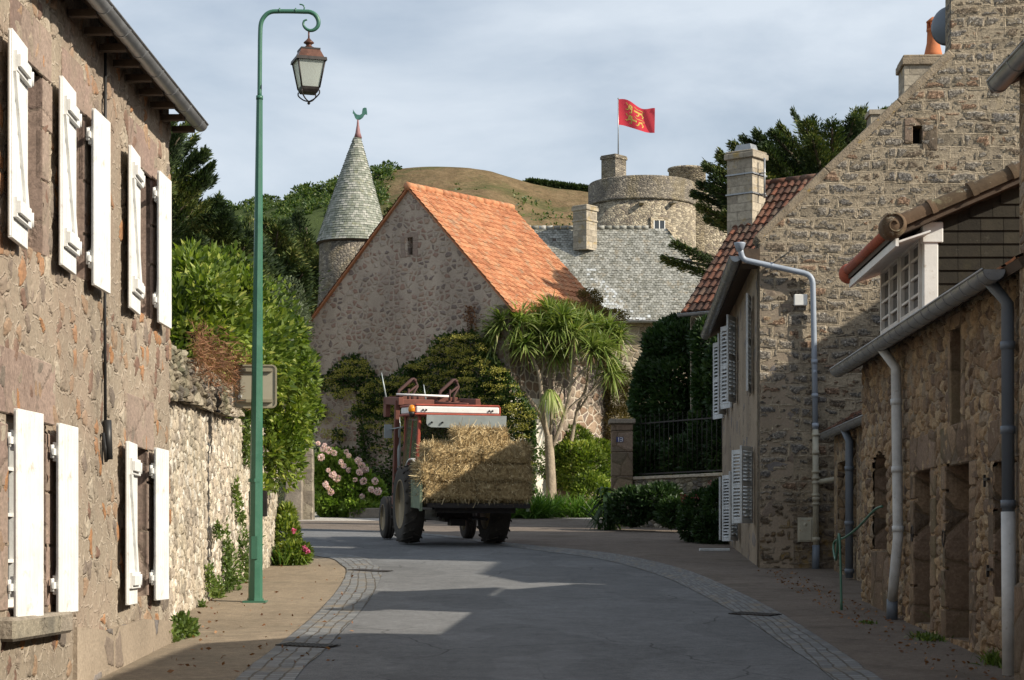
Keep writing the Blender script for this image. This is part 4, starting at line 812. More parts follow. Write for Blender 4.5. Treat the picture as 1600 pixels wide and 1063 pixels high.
mc = P(1372, 183, 43); mb = MB(); mb.cbox((mc.x + .1, mc.y, gz(43)), .6, .5, mc.z - gz(43)); mb.cbox((mc.x + .1, mc.y, mc.z), .68, .58, .1)
mb.build('far_chimney', M['chim'], label='square stone chimney top showing behind the sloping gable edge, by the cypress', cat='chimney')

# ---------------------------------------------------------------- right: lean-to shed between gable and long building
LS = 4.12; root = thing('lean_to_shed', 'low dark lean-to shed with a zinc gutter tucked between gable and long stone building', 'shed', S(5, 26, gz(26)))
t0_, t1_ = 22.9, 28.9; ez = Zof(1280, 677, 3.97) + .02
so_ = S(LS, t1_, 0); wall(mb := MB(), so_, -AX, [(0, gz(28.9) - .2), (6, gz(22.9) - .2), (6, ez), (0, ez)], [(.35, gz(28) + .05, 1.15, 3.0 if ez > 3.1 else ez - .12), (1.6, 1.9, 2.1, ez - .2)], .4, .25, 0, 0, 1); mb.build('wall', [M['right'], M['wood']], root)
mb = MB(); O = S(LS - .2, t0_, ez - .05); V = NX * 2.6 + UP * 1.5; slab(mb, O, AX * 6, V, .07, 1); tiles(mb, O, AX * 6, V, 26, 12, 'slate', .02); mb.build('roof', [M['browntile'], M['wood']], root)
gutter('gutter', S(3.98, t1_ - .1, ez - .07), S(3.98, t0_ + .3, ez - .07), .075, M['zinc'], root)
mb = MB(); pt = S(4.0, 26.9, 0); downpipe(mb, [S(3.98, 27.0, ez - .1), S(4.04, 26.9, ez - .28), S(4.04, 26.9, gz(27) + .02)], .055); mb.build('downpipe', M['pipedark'], root)
mb = MB(); mb.box(S(4.06, 27.3, gz(27.3)), AX * .09, NX * .05, UP * (ez - gz(27.3) - .15)); mb.build('corner_board', M['paintgrey'], root)

# ---------------------------------------------------------------- right: long low stone building with dormer
LR = 3.62; TR0, TR1 = 14.6, 23.0; root = thing('long_stone_building', 'long low ochre stone building with a slate-cheeked dormer and old doorways', 'building', S(LR + 2, 19, gz(19)))
er = Zof(1580, 418, 3.5) ; er = EZ + .615 * LR
OR_ = S(LR, TR1, 0); uR = lambda t_: TR1 - t_
def hR(px0, px1, py0, py1):
    a, b = Tof(px0, LR), Tof(px1, LR); zt_, zb_ = Zof((px0 + px1) / 2, py0, LR), Zof((px0 + px1) / 2, py1, LR); return (uR(a), zb_, uR(b), zt_)
d1 = hR(1430, 1455, 736, 990); d1 = (d1[0], gz(19.2) + .06, d1[2], d1[3]); d2 = hR(1479, 1516, 722, 1000); d2 = (d2[0], gz(17.5) + .06, d2[2], d2[3])
d3 = (uR(16.15), EZ - .35, uR(15.45), Zof(1550, 724, LR)); sl = hR(1487, 1503, 515, 668); nich = hR(1364, 1386, 706, 858)
nc = [(nich[0], nich[1]), (nich[2], nich[1]), (nich[2], nich[3] - .25), (nich[2] - .15, nich[3] - .06), ((nich[0] + nich[2]) / 2, nich[3]), (nich[0] + .12, nich[3] - .06), (nich[0], nich[3] - .25)]
facing(root, OR_, -AX, [(0, gz(23) - .5), (TR1 - TR0, gz(14.6) - .3), (TR1 - TR0, er), (0, er)], [d1, d2, d3, sl, nc], .024, M['right_fine'])
mb = MB(); wall(mb, OR_ + NX * .008, -AX, [(0, gz(23) - .3), (TR1 - TR0, gz(14.6) - .3), (TR1 - TR0, er), (0, er)], [d1, d2, d3, sl, nc], .55, .38, 0, 1, 2); mb.build('wall', [M['right'], M['blocks'], M['wood']], root)
mb = MB(); wall(mb, S(LR, TR1, 0) + NX * 6, -NX, [(0, gz(23) - .3), (5.95, gz(23) - .3), (5.95, er), (3, er + 1.4), (0, er)], [], .4); mb.build('gable', M['right'], root)
mb = MB(); qq = lambda u, z, o_=.030: OR_ - AX * u + UP * z - NX * o_
for (a, z0, b, z1) in (d1, d2, d3):
    mb = MB(); mb.box(qq(a - .22, z1), -AX * (b - a + .46), NX * .05, UP * .34, 0, .3)
    z = z0 - .05
    while z < z1 - .06:
        hh = min(random.uniform(.26, .5), z1 - z); mb.box(qq(b, z), -AX * random.choice([.14, .26]), NX * .05, UP * (hh - .015)); mb.box(qq(a, z), AX * random.choice([.12, .2]), NX * .05, UP * (hh - .015)); z += hh
    mb.build('surround', M['blocks'], root, bevel=.012)
mb = MB()
for (a, z0, b, z1) in (sl,): mb.box(qq(a, z0), AX * .12, NX * .05, UP * (z1 - z0)); mb.box(qq(a - .1, z1), -AX * (b - a + .2), NX * .05, UP * .14); mb.box(qq(a - .05, z0 - .34), -AX * (b - a + .5), NX * .05, UP * .34); mb.box(qq(b, z0), -AX * .14, NX * .05, UP * (z1 - z0))
mb.build('surround', M['blocks'], root, bevel=.012); mb = MB()
mb.box(qq(nich[0] - .05, nich[1] - 1.0), -AX * (nich[2] - nich[0] + .2), NX * .05, UP * .98)
mb.build('surround', M['blocks'], root, bevel=.012)
for (a, z0, b, z1) in (d1, d2, d3):
    mb = MB(); n_ = 5
    for k in range(n_): mb.box(qq(a + (b - a) * k / n_ + .004, z0 + .02, -.30), -AX * ((b - a) / n_ - .008), NX * .04, UP * (z1 - z0 - .03))
    mb.box(qq(a + .04, z0 + (z1 - z0) * .25, -.275), -AX * (b - a - .08), NX * .03, UP * .1); mb.box(qq(a + .04, z0 + (z1 - z0) * .75, -.275), -AX * (b - a - .08), NX * .03, UP * .1)
    mb.build('door', M['oldwood'], root)
for px, py in ((1428, 834), (1477, 841)):
    t_ = Tof(px, LR); z = Zof(px, py, LR); c = S(LR - .03, t_, z); mb = MB(); mb.tube([c + AX * .05 * math.cos(a) + UP * .075 * math.sin(a) for a in np.linspace(0, 2 * math.pi, 17)], .010, 6); mb.build('iron_ring', M['darkmetal'], root)
for px, py in ((1545, 752), (1550, 892)):
    c = S(LR - .04, Tof(px, LR), Zof(px, py, LR)); mb = MB(); mb.box(c - UP * .05, AX * .02, -NX * .02, UP * .1); mb.box(c, -AX * .13, -NX * .02, UP * .022); mb.build('iron_hook', M['darkmetal'], root)
mb = MB(); O = S(LR - .20, TR0, er - .06); V = NX * 3.3 + UP * 1.75; slab(mb, O, AX * (TR1 - TR0 + .15), V, .08, 1); tiles(mb, O, AX * (TR1 - TR0 + .15), V, 40, 16, 'slate', .018)
O2 = S(LR + 6.2, TR0, er - .06); slab(mb, O2, AX * (TR1 - TR0 + .15), -NX * 3.2 + UP * 1.72, .08, 1); mb.build('roof', [M['redtile'], M['wood']], root)
gutter('gutter', S(LR - .27, TR1 + .2, er - .08), S(LR - .27, 15.05, er - .08), .088, M['zinc'], root, .33)
def pipeR(name, px, top, pts, mat, foot, fmat, r=.052):
    mb = MB(); downpipe(mb, pts, r); o = mb.build(name, mat, root); mb = MB(); downpipe(mb, foot, r * 1.12, clips=False); mb.build('pipe_foot', fmat, o); return o
lq = LR - .10; tA = Tof(1398, lq); tB = Tof(1571, lq)
pipeR('downpipe', 0, 0, [S(LR - .25, tA + .02, er - .12), S(lq, tA, er - .34), S(lq, tA - .12, Zof(1405, 840, lq)), S(lq - .03, tA - .06, Zof(1405, 905, lq)), S(lq - .02, tA + .10, gz(tA) + .20)], M['paintgrey'], [S(lq - .02, tA + .10, gz(tA) + .22), S(lq - .02, tA + .12, gz(tA) + .0)], M['pipedark'])
pipeR('downpipe', 0, 0, [S(LR - .25, tB, er - .12), S(lq, tB, er - .3), S(lq, tB - .02, 2.0)], M['pipedark'], [S(lq, tB - .02, 2.02), S(lq, tB - .06, gz(tB) - .05)], M['paintgrey'], .050)
# dormer
ta, tb = Tof(1441, LR), Tof(1375, LR); zb = er - .02; zt2 = Zof(1441, 350, LR)
M['dpaint'] = plain('weathered_shaded_paint', (.60, .58, .54), .6, .15, 5, spots=(.42, .40, .36)); dr = MB(); fo = S(LR + .01, tb, 0); wid = tb - ta  # weathered white paint, darkened in colour for the shade on the dormer front
fh = []; pw = .09
n1_ = (pw, zb + .16, wid / 2 - .04, zt2 - .12); n2_ = (wid / 2 + .06, zb + .16, wid - .11, zt2 - .12)
wall(dr, fo, -AX, [(0, zb - .05), (wid, zb - .05), (wid, zt2), (0, zt2)], [n1_, n2_], .09, .05); dm = dr.build('dormer', M['dpaint'], root)
for h in (n1_, n2_): window_fill(dm, fo, -AX, h[0], h[2], h[1], h[3], -.03, 2, 4, M['dpaint'])
rise = .43; run = 3.0
mb = MB(); ck = fo - AX * wid
mb.prism([(0, zb - .1), (run, zb + 1.45), (run, zt2 + run * rise), (0, zt2)], ck + NX * .10 + AX * .0, NX, UP, AX * .05, 0, .2)
rows = 11; zrow = (zt2 + .1 - zb) / 7.5
for k in range(20):
    z0 = zb - .1 + k * .128
    x0 = 0 if z0 < zt2 else (z0 - zt2) / rise; x1 = run
    n = max(int((x1 - x0) / .22), 1)
    for i in range(n):
        a = x0 + i * .22; b = min(a + .215, x1)
        if z0 + .05 > zt2 + a * rise: continue
        mb.poly([ck + NX * (.10 + a) + UP * z0 - AX * .022, ck + NX * (.10 + b) + UP * z0 - AX * .022, ck + NX * (.10 + b) + UP * (z0 + .15) - AX * .004, ck + NX * (.10 + a) + UP * (z0 + .15) - AX * .004], [(0, 1, 2, 3)])
        mb.poly([ck + NX * (.10 + a) + UP * z0 - AX * .022, ck + NX * (.10 + b) + UP * z0 - AX * .022, ck + NX * (.10 + b) + UP * z0, ck + NX * (.10 + a) + UP * z0], [(3, 2, 1, 0)])
mb.build('cheek', M['cheek'], dm)
mb = MB(); mb.box(ck - NX * .015 - AX * .03 + UP * (zb - .06), NX * .14, AX * .1, UP * (zt2 - zb - .12)); mb.box(ck - NX * .03 - AX * .045 + UP * (zt2 - .20), NX * .20, AX * .12, UP * .2); mb.build('corner_post', M['paint'], dm, bevel=.008)
mb = MB(); ov = .34; O = ck - NX * ov - AX * .22 + UP * (zt2 - ov * rise + .04); Lw = AX * (wid + .5); V = NX * (run + ov) + UP * (run + ov) * rise
mb.box(O - UP * .07, Lw, V, UP * .06, 1, .5); tiles(mb, O + UP * .0, Lw, V, 12, 12, 'slate', .02)
mb.build('dormer_roof', [M['browntile'], M['wood']], dm)
mb = MB(); mb.box(O + NX * .02 - UP * .155, Lw, NX * .03, UP * .075); mb.box(O + NX * .055 - UP * .12, Lw, NX * .30 + UP * .10, UP * .02); mb.build('fascia', M['paint'], dm)
mb = MB(); vd = V.normalized(); vN = Vector((-vd.z * NX.x, -vd.z * NX.y, math.sqrt(1 - vd.z ** 2)))
L = V.length; k = 0; pz = O + UP * .03 + AX * .04
while k * .42 < L - .1:
    a = pz + vd * (k * .42); b = pz + vd * min((k + 1) * .42, L)
    def half(p, r_): return [p + AX * math.cos(g_) * r_ + vN * math.sin(g_) * r_ for g_ in np.linspace(math.pi * 1.12, -.12 * math.pi, 9)]
    r1 = .095; A1, B1 = half(a, r1), half(b, r1); mb.poly(A1 + B1, [(i, i + 1, 10 + i, 9 + i) for i in range(8)], 0, None, True)
    A1, B1 = half(b - vd * .035, r1 + .022), half(b + vd * .02, r1 + .022); mb.poly(A1 + B1, [(i, i + 1, 10 + i, 9 + i) for i in range(8)], 0, None, True)
    mb.poly(A1, [tuple(range(9))[::-1]], 0); k += 1
sc_c = pz + vd * .0 + vN * .01; mb.lathe(sc_c - AX * .13, [(.001, 0), (.115, 0), (.12, .02), (.12, .24), (.115, .26), (.001, .26)], 20, axis=AX)
sp = [sc_c - AX * .135 + (vd * math.cos(a) + vN * math.sin(a)) * (.022 + .0105 * a) for a in np.linspace(0, 2.6 * math.pi, 30)]; mb.tube(sp, .010, 6)
mb.build('ridge_tile', M['ridgetile'], dm)
mb = MB(); bp = O + Lw + NX * .02 + UP * .0; mb.lathe(bp - AX * .1, [(.001, 0), (.07, .01), (.105, .05), (.115, .1), (.105, .16), (.07, .2), (.001, .21)], 16, axis=AX); mb.tube([O + UP * .03 + AX * .2, O + Lw + UP * .03], .055, 10)
mb.build('end_tile', plain('end_terracotta', (.30, .08, .045), .8, .3, 5), dm)
# green hose pipe standing by the wall
hp = [S(3.45, 20.7, Zof(1397, 790, 3.5)), S(3.40, 20.9, Zof(1393, 795, 3.45)), S(3.34, 21.6, Zof(1375, 822, 3.4)), S(3.28, 22.1, Zof(1345, 838, 3.3)), S(3.22, 22.6, Zof(1318, 848, 3.25)), S(3.20, 22.3, Zof(1311, 875, 3.2)), S(3.18, 21.9, 1.9), S(3.16, 21.6, gz(21.6))]
mb = MB(); mb.tube(smooth(hp, 6), .014, 8); mb.build('hose', M['lampgreen'], label='thin green hose arching out from the grey downpipe to the ground', cat='hose')

# ---------------------------------------------------------------- right: nearest house, cut by the frame
LN = 3.47; TN = 14.75; en = EZ + 3.58; root = thing('yard_house', 'stone house set back from the street behind the lean-to', 'house', (9, 25, gz(25)))
yo = Vector((7.0, 23.2, 0)); yu = Vector((0, 4.1, 0)); EY = 5.95
mb = MB(); wall(mb, yo, (1, 0, 0), [(0, .8), (7, .8), (7, EY), (3.5, EY + 2.9), (0, EY)], [], .4); wall(mb, yo + yu + Vector((7, 0, 0)), (-1, 0, 0), [(0, .8), (7, .8), (7, EY), (3.5, EY + 2.9), (0, EY)], [], .4); wall(mb, yo + yu - Vector((0, .4, 0)), (0, -1, 0), [(0, .8), (3.3, .8), (3.3, EY - .02), (0, EY - .02)], [(1, 3.2, 1.9, 4.4)], .4, .25, 0, 0, 1); mb.build('wall', [M['right'], M['wood']], root)
mb = MB(); slab(mb, yo + Vector((-.2, -.1, EY - .1)), yu + Vector((0, .2, 0)), Vector((3.7, 0, 3.06)), .1, 1); tiles(mb, yo + Vector((-.2, -.1, EY - .1)), yu + Vector((0, .2, 0)), Vector((3.7, 0, 3.06)), 18, 16, 'slate', .02); slab(mb, yo + Vector((7.2, -.1, EY - .1)), yu + Vector((0, .2, 0)), Vector((-3.7, 0, 3.06)), .1, 1); mb.build('roof', [M['slate'], M['wood']], root)
root = thing('near_house', 'tall stone house with a zinc gutter cut by the right edge', 'house', S(LN + 2, 9, gz(9)))
mb = MB(); wall(mb, S(LN, TN, 0), -AX, [(0, gz(14.7) - .3), (24, -.8), (24, en), (0, en)], [(9, 1.6, 10, 2.9), (13, .7, 14, 2.8)], .5, .2, 0, 0, 1); mb.build('wall', [M['right'], M['wood']], root)
mb = MB(); wall(mb, S(LN, TN, 0) + NX * 7, -NX, [(0, 0), (6.95, 0), (6.95, en), (3.5, en + 1.6), (0, en)], [], .5); mb.build('gable', M['right'], root)
mb = MB(); O = S(LN - .2, -9, en - .05); slab(mb, O, AX * (TN + 9.2), NX * 3.8 + UP * 1.75, .09, 1); tiles(mb, O, AX * (TN + 9.2), NX * 3.8 + UP * 1.75, 60, 14, 'slate', .02)
slab(mb, S(LN + 7.4, -9, en - .05), AX * (TN + 9.2), -NX * 3.8 + UP * 1.75, .09, 1); mb.build('roof', [M['slate'], M['wood']], root)
gutter('gutter', S(LN - .13, TN + .12, en - .06), S(LN - .13, -9, en - .06), .08, M['zinc'], root)
mb = MB(); mb.box(S(LN - .05, TN - .02, gz(14.7) - .2), -AX * .5, NX * .1, UP * .95); mb.build('guard_stone', M['blocks'], root, bevel=.03)

# ---------------------------------------------------------------- tiled house with chimney beyond
e0 = P(1064, 490, 47); b_ = R(38); vdn = Vector((math.sin(b_), math.cos(b_), 0)); edn = Vector((vdn.y, -vdn.x, 0))
root = thing('tiled_house', 'house with a steep brown pantile roof and strapped stone chimney, behind the hedge', 'house', (e0.x + 2, e0.y + 2, gz(47)))
ru, ri = 3.55, 3.55; V = vdn * ru + UP * ri; O = e0 - vdn * .0
mb = MB(); slab(mb, O, edn * 5.6, V, .09, 1); tiles(mb, O, edn * 5.6, V, 30, 17, 'roman', .035, .055)
Vb = -vdn * .9 + UP * ri; slab(mb, O + vdn * (ru + .9), edn * 5.6, Vb, .09, 1)
for k in range(14): mb.tube([O + V + edn * (.42 * k) + UP * .02, O + V + edn * (.42 * k + .40) + UP * .02], [.10, .085], 8, 0)
mb.build('roof', [M['browntile'], M['wood']], root)
mb = MB(); wall(mb, (O.x + vdn.x * .25, O.y + vdn.y * .25, 0), edn, [(.1, gz(47) - .5), (4.2, gz(47) - .5), (4.2, e0.z - .06), (.1, e0.z - .06)], [], .4)
wall(mb, (O + vdn * (ru + .7) + edn * .12).to_2d().to_3d(), -vdn, [(0, 1.5), (ru + .45, 1.5), (ru + .45, e0.z - .1), (.75, e0.z + ri - .3), (0, e0.z - .1)], [], .4); mb.build('wall', M['cream'], root)
gutter('gutter', O - vdn * .1 - UP * .03, O - vdn * .1 + edn * 3.0 - UP * .03, .07, M['zinc'], root)
cc = P(1166, 250, 48.9); ch = chimney('chimney', root, (cc.x, cc.y, 0), .72, .62, e0.z + 1.4, cc.z, M['chim'], -R(38), .06, False, M['chim'])
mb = MB(); w_ = 15.5 / F * 48.9
for zz in (.12, .13): pass
frp = [(-.25, -.18), (.25, -.18), (.25, .18), (-.25, .18)]; mb.poly([Vector((cc.x, cc.y, cc.z + .17)) + edn * a + vdn * b for a, b in frp] + [Vector((cc.x, cc.y, cc.z + .36)) + edn * a * .78 + vdn * b * .78 for a, b in frp], [(3, 2, 1, 0), (4, 5, 6, 7), (0, 1, 5, 4), (1, 2, 6, 5), (2, 3, 7, 6), (3, 0, 4, 7)])
for zz in (-.42, -.90):
    for s_ in (-1, 1):
        mb.box(Vector((cc.x, cc.y, cc.z + zz)) + edn * -.39 + vdn * (.33 * s_ - .015), edn * .78, vdn * .03, UP * .035); mb.box(Vector((cc.x, cc.y, cc.z + zz)) + vdn * -.33 + edn * (.38 * s_ - .015), vdn * .66, edn * .03, UP * .035)
mb.tube([Vector((cc.x, cc.y, cc.z - 1.0)) + edn * .52, Vector((cc.x, cc.y, cc.z - .02)) + edn * .52], .025, 8)
for zz in (-.38, -.9): mb.tube([Vector((cc.x, cc.y, cc.z + zz)) + edn * .34, Vector((cc.x, cc.y, cc.z + zz)) + edn * .55], .02, 8)
mb.build('metal_cowl', M['zinc'], ch)

# ---------------------------------------------------------------- barn with orange tiles
ax_ = P(640, 296, 58); th = R(40); gdr = Vector((math.cos(th), -math.sin(th), 0)); rdr = Vector((math.sin(th), math.cos(th), 0))
root = thing('barn', 'barn with a wide shaded pink-grey gable and bright orange tiled roof', 'barn', (ax_.x, ax_.y, gz(57)))
wl, wr, zl, zr_ = 4.75, 3.8, ax_.z - 4.1, ax_.z - 3.66; LB = 4.7
bo = Vector((ax_.x, ax_.y, 0)) - gdr * wl
s1_ = ((636.5 - 640) / F * 58 / math.cos(th) + wl); s2_ = s1_ + .21; zs1, zs2 = EZ + (HY - 399) / F * 58, EZ + (HY - 371) / F * 58
gk = [(0, zl), (wl * .33, zl + 4.1 * .345), (wl * .7, zl + 4.1 * .71), (wl, ax_.z), (wl + wr * .5, ax_.z - 3.66 * .49), (wl + wr, zr_)]
mb = MB(); wall(mb, bo, gdr, [(0, gz(57) - .6)] + [(wl + wr, gz(57) - .6)] + gk[::-1], [(s1_, zs1, s2_, zs2)], .5, .35, 0, 0, 1); mb.build('gable', [M['barn'], M['black']], root)
mb = MB()
for k in range(3):
    z = zs1 - .05 + k * .22; mb.box(bo + gdr * (s1_ - random.uniform(.18, .3)) - rdr * .01 + UP * z, gdr * .17, rdr * .05, UP * .2); mb.box(bo + gdr * (s2_ + .01) - rdr * .01 + UP * z, gdr * .2, rdr * .05, UP * .2)
mb.box(bo + gdr * (s1_ - .12) - rdr * .011 + UP * zs2, gdr * .45, rdr * .05, UP * .12); mb.build('slit_surround', M['granite'], root)
ro = bo + gdr * (wl + wr + .22) - rdr * .10 + UP * (zr_ - .21); V = -gdr * (wr + .22) + UP * (ax_.z - zr_ + .27)
hipk = lambda u, v: True
mb = MB(); slab(mb, ro, rdr * (LB + .1), V, .04, 0); tiles(mb, ro, rdr * (LB + .1), V, 25, 24, 'pan', .028, .045, jit=.006)
ro2 = bo - gdr * .25 - rdr * .10 + UP * (zl - .22); V2 = gdr * (wl + .25) + UP * (ax_.z - zl + .28); slab(mb, ro2, rdr * (LB + .1), V2, .04, 0); tiles(mb, ro2, rdr * (LB + .1), V2, 21, 26, 'pan', .03, .045)
for k in range(13): a = Vector((ax_.x, ax_.y, ax_.z + .08)) - rdr * .12 + rdr * .37 * k; mb.tube([a, a + rdr * .36], [.13, .11], 8, 2)
mb.build('roof', [M['redtile'], M['wood'], M['redtile']], root)
so2 = bo + gdr * (wl + wr); mb = MB(); wall(mb, so2, rdr, [(0, gz(57) - .6), (LB, gz(59) - .4), (LB, zr_), (0, zr_)], [], .5, .3, 0); mb.build('side_wall', M['barnside'], root)
mb = MB(); mb.box(so2 + gdr * .004 + rdr * .02 + UP * 2.7, rdr * 1.75, gdr * .03, UP * 3.4); mb.build('limewash_patch', M['white'], root)
wall(mb := MB(), so2 + rdr * LB, -gdr, [(0, 2), (wl + wr, 2), (wl + wr, zl), (wl * .0 + wr, ax_.z - .1), (0, zr_)], [], .4); mb.build('back_gable', M['barnside'], root)

# ---------------------------------------------------------------- slate roofed manor
sy0, sy1 = 70.0, 73.0; eL, eR = (760 - HX) / F * sy0, (1152 - HX) / F * sy0; sze = EZ + (HY - 500) / F * sy0; szr = EZ + (HY - 358) / F * sy1
rL, rR = eL, (1042 - HX) / F * sy1
root = thing('slate_roofed_house', 'manor house with a wide weathered slate roof, pale repair patch and stone chimney', 'house', ((eL + eR) / 2, 73, gz(72)))
O = Vector((eL, sy0, sze)); U = Vector((eR - eL, 0, 0)); V = Vector((0, sy1 - sy0, szr - sze)); fr = (rR - eL) / (eR - eL)
def rs(u, v):
    px = 760 + u * 392; py = 500 - v * 142
    if v < .34 and (px < 1012 - v * 260 + random.uniform(-16, 16)) and px > 880: return random.uniform(.86, 1)
    if v < .55 and abs(px - (948 + 20 * math.sin(v * 9))) < 8 and random.random() < .6: return random.uniform(.86, .95)
    return random.uniform(0, .88)
mb = MB()
mb.poly([O, O + U, O + V + U * fr, O + V], [(0, 1, 2, 3)], 1); mb.poly([O - UP * .1, O + U - UP * .1, O + U, O], [(0, 1, 2, 3)], 1)
tiles(mb, O, U, V, 74, 38, 'slate', .016, keep=lambda u, v: u < 1 - (1 - fr) * v, rfun=rs, jit=.008)
Bk = Vector((eR, 2 * sy1 - sy0, sze)); mb.poly([O + U, Bk, O + V + U * fr], [(0, 1, 2)], 1); mb.poly([Bk, Vector((eL, 2 * sy1 - sy0, sze)), O + V, O + V + U * fr], [(0, 1, 2, 3)], 1)
Uh = Bk - (O + U); Vh = (O + V + U * fr) - (O + U) - Uh * .5
tiles(mb, O + U, Uh, Vh, 24, 30, 'slate', .02, keep=lambda u, v: abs(u - .5) < .5 * (1 - v))
for k in range(22): a = O + V + Vector((.27 * k, 0, .05)); mb.tube([a, a + Vector((.25, 0, 0))], [.07, .09], 6, 2)
mb.build('roof', [M['slate'], M['wood'], M['slate']], root)
mb = MB(); wall(mb, (eL + .2, sy0 + .35, 0), (1, 0, 0), [(0, 2), (eR - eL - .4, 2), (eR - eL - .4, sze), (0, sze)], [], .5); wall(mb, (eR - .2, sy0 + .35, 0), (0, 1, 0), [(0, 2), (5.3, 2), (5.3, sze), (0, sze)], [], .5); mb.build('wall', M['cream'], root)
gutter('gutter', Vector((eL, sy0 - .08, sze - .04)), Vector((eR, sy0 - .08, sze - .04)), .08, M['zinc'], root, 1.5)
cc = P(914, 330, 72.3); chimney('chimney', root, (cc.x, cc.y, 0), .62, .62, szr - .9, cc.z, M['chim'], -R(40), .05, True, M['chim'])
mb = MB(); p_ = P(1029, 434, 71.4); mb.box(p_, (.16, -.05, -.12), (0, .2, .24), (.06, 0, .05)); p_ = P(866, 377, 72.4); mb.cbox(p_, .14, .1, .1); mb.build('roof_vent', M['darkmetal'], root)

# ---------------------------------------------------------------- castle towers and flag
k = 95 / F; cx = (1003 - HX) * k; rt = 84 * k; zT = lambda py, d=95: EZ + (HY - py) / F * d
root = thing('castle_tower', 'round castle keep with string course, waterspouts and a square chimney', 'tower', (cx, 95, gz(95)))
mb = MB(); mb.lathe((cx, 95, 0), [(rt * 1.02, 2), (rt * 1.0, zT(326))], 40); mb.build('drum', M['castle'], root)
mb = MB(); mb.lathe((cx, 95, 0), [(rt * 1.0, zT(326)), (rt * 1.035, zT(325)), (rt * 1.03, zT(322)), (rt * 1.0, zT(321)), (rt * 1.0, zT(291)), (rt * .98, zT(289)), (rt * .82, zT(289)), (rt * .82, zT(300)), (.01, zT(300))], 40); mb.build('parapet', M['castledark'], root)
a_ = P(960, 246, 93.4); chimney('chimney', root, (a_.x, 93.4 + .6, 0), 34 * k * .8, .85, zT(320), a_.z, M['castledark'], -R(40), .05, False, M['castledark'])
for px in (1002, 1046):
    o_ = P(px, 321, 95 - rt * math.cos(math.asin((px - 1003) / 84.)) - .02); mb = MB(); mb.prism([(0, 0), (.5, .06), (.5, .14), (0, .16)], o_ - Vector((.1, -.1, 0)), Vector(((px - 1003) / 84 , -.9, 0)), UP, (.2, 0, 0)); mb.build('waterspout', M['chim'], root)
wy = 95 - rt * math.cos(math.asin((1030 - 1003) / 84.)); wp = P(1030, 353, wy - .06); nw = Vector(((wp.x - cx) / rt, -math.sqrt(max(0, 1 - ((wp.x - cx) / rt) ** 2)), 0)); uw = Vector((-nw.y, nw.x, 0))
mb = MB()
for a, b, c, d in ((-.42, .42, .24, .40), (-.42, -.28, -.26, .24), (.28, .42, -.26, .24), (-.46, .46, -.36, -.26)): mb.box(wp + uw * a + UP * c - nw * .12, uw * (b - a), nw * .16, UP * (d - c))
w_ = mb.build('window', M['cream'], root); mb = MB(); mb.box(wp - uw * .28 - UP * .26 - nw * .1, uw * .56, nw * .12, UP * .5); mb.build('pane', M['glass'], w_)
mb = MB()
for a in (-.28, -.02, .24): mb.box(wp + uw * a - UP * .26 + nw * .0, uw * .04, nw * .04, UP * .5)
mb.build('frame', M['paint'], w_)
mb = MB(); pf = Vector((P(966, 243, 93.8).x, 93.8, 0)); mb.tube([pf + UP * (zT(247, 93.8)), pf + UP * zT(155, 93.8)], [.03, .018], 8); mb.lathe(pf + UP * zT(155, 93.8), [(.03, 0), (.04, .03), (.001, .08)], 8)
mb.build('flagpole', M['zinc'], label='thin grey flagpole rising from the keep chimney', cat='flagpole')
k2 = 98 / F; c2 = (1118 - HX) * k2
root = thing('castle_wing', 'pale round castle tower half hidden by the cypress, with a small stair turret', 'tower', (c2, 101, gz(100)))
mb = MB(); mb.lathe((c2, 101, 0), [(2.1, 2), (1.95, zT(292, 100))], 32); mb.build('drum', M['castle'], root)
tx = (1078 - HX) * k2; mb = MB(); mb.lathe((tx, 99.5, 0), [(.95, 8), (.93, zT(268, 99.5)), (1.0, zT(267, 99.5)), (.98, zT(264, 99.5)), (.01, zT(263, 99.5))], 24); mb.build('turret', M['castle'], root)
x0, x1 = (1037 - HX) * k2, (1056 - HX) * k2; mb = MB(); mb.box((x0, 98.2, zT(300)), (x1 - x0, 0, 0), (0, .8, 0), UP * (zT(278) - zT(300))); mb.box((x0 - .08, 98.1, zT(278)), (x1 - x0 + .1, 0, 0), (0, 1, 0), UP * .1); mb.box((x0 + .05, 98.3, zT(277)), (.3, 0, 0), (0, .5, 0), UP * .32); mb.build('guardhouse', M['castledark'], root)
# flag with two stylised heraldic beasts in gold
fw_, fh_ = 1.80, 1.22; fz0 = zT(197, 93.8)
def flagp(u, v, off=0):                             # u along, v up
    x = u * 1.72; dz = -.30 * u ** 1.4 + .06 * math.sin(u * 6 + 1) ; wv = .13 * math.sin(u * 9 + v * 2.2) * (.3 + u); top = .04 * math.sin(u * 7)
    return Vector((pf.x + .02 + x, 93.8 + wv + .25 * u + off, fz0 + dz + v * (fh_ - .12 * u) + top * v))
t = NT('flag_red'); t.done((.60, .045, .07), .8, spec=.1); tr = t.n('ShaderNodeBsdfTranslucent'); tr.inputs[0].default_value = (.88, .12, .15, 1); m_ = t.n('ShaderNodeMixShader'); m_.inputs[0].default_value = .45; t.l(t.b.outputs[0], m_.inputs[1]); t.l(tr.outputs[0], m_.inputs[2]); t.l(m_.outputs[0], t.out.inputs[0]); M['flag'] = t.m
M['gold'] = plain('gold_cloth', (.42, .30, .07), .8, .15, 3)
mb = MB(); nu_, nv_ = 30, 14; vs = [flagp(i / nu_, j / nv_) for j in range(nv_ + 1) for i in range(nu_ + 1)]
mb.poly(vs, [(j * (nu_ + 1) + i, j * (nu_ + 1) + i + 1, (j + 1) * (nu_ + 1) + i + 1, (j + 1) * (nu_ + 1) + i) for j in range(nv_) for i in range(nu_)], 0, .5, True)
fl = mb.build('flag', M['flag'], label='red flag with two gold heraldic beasts flying over the castle keep', cat='flag')
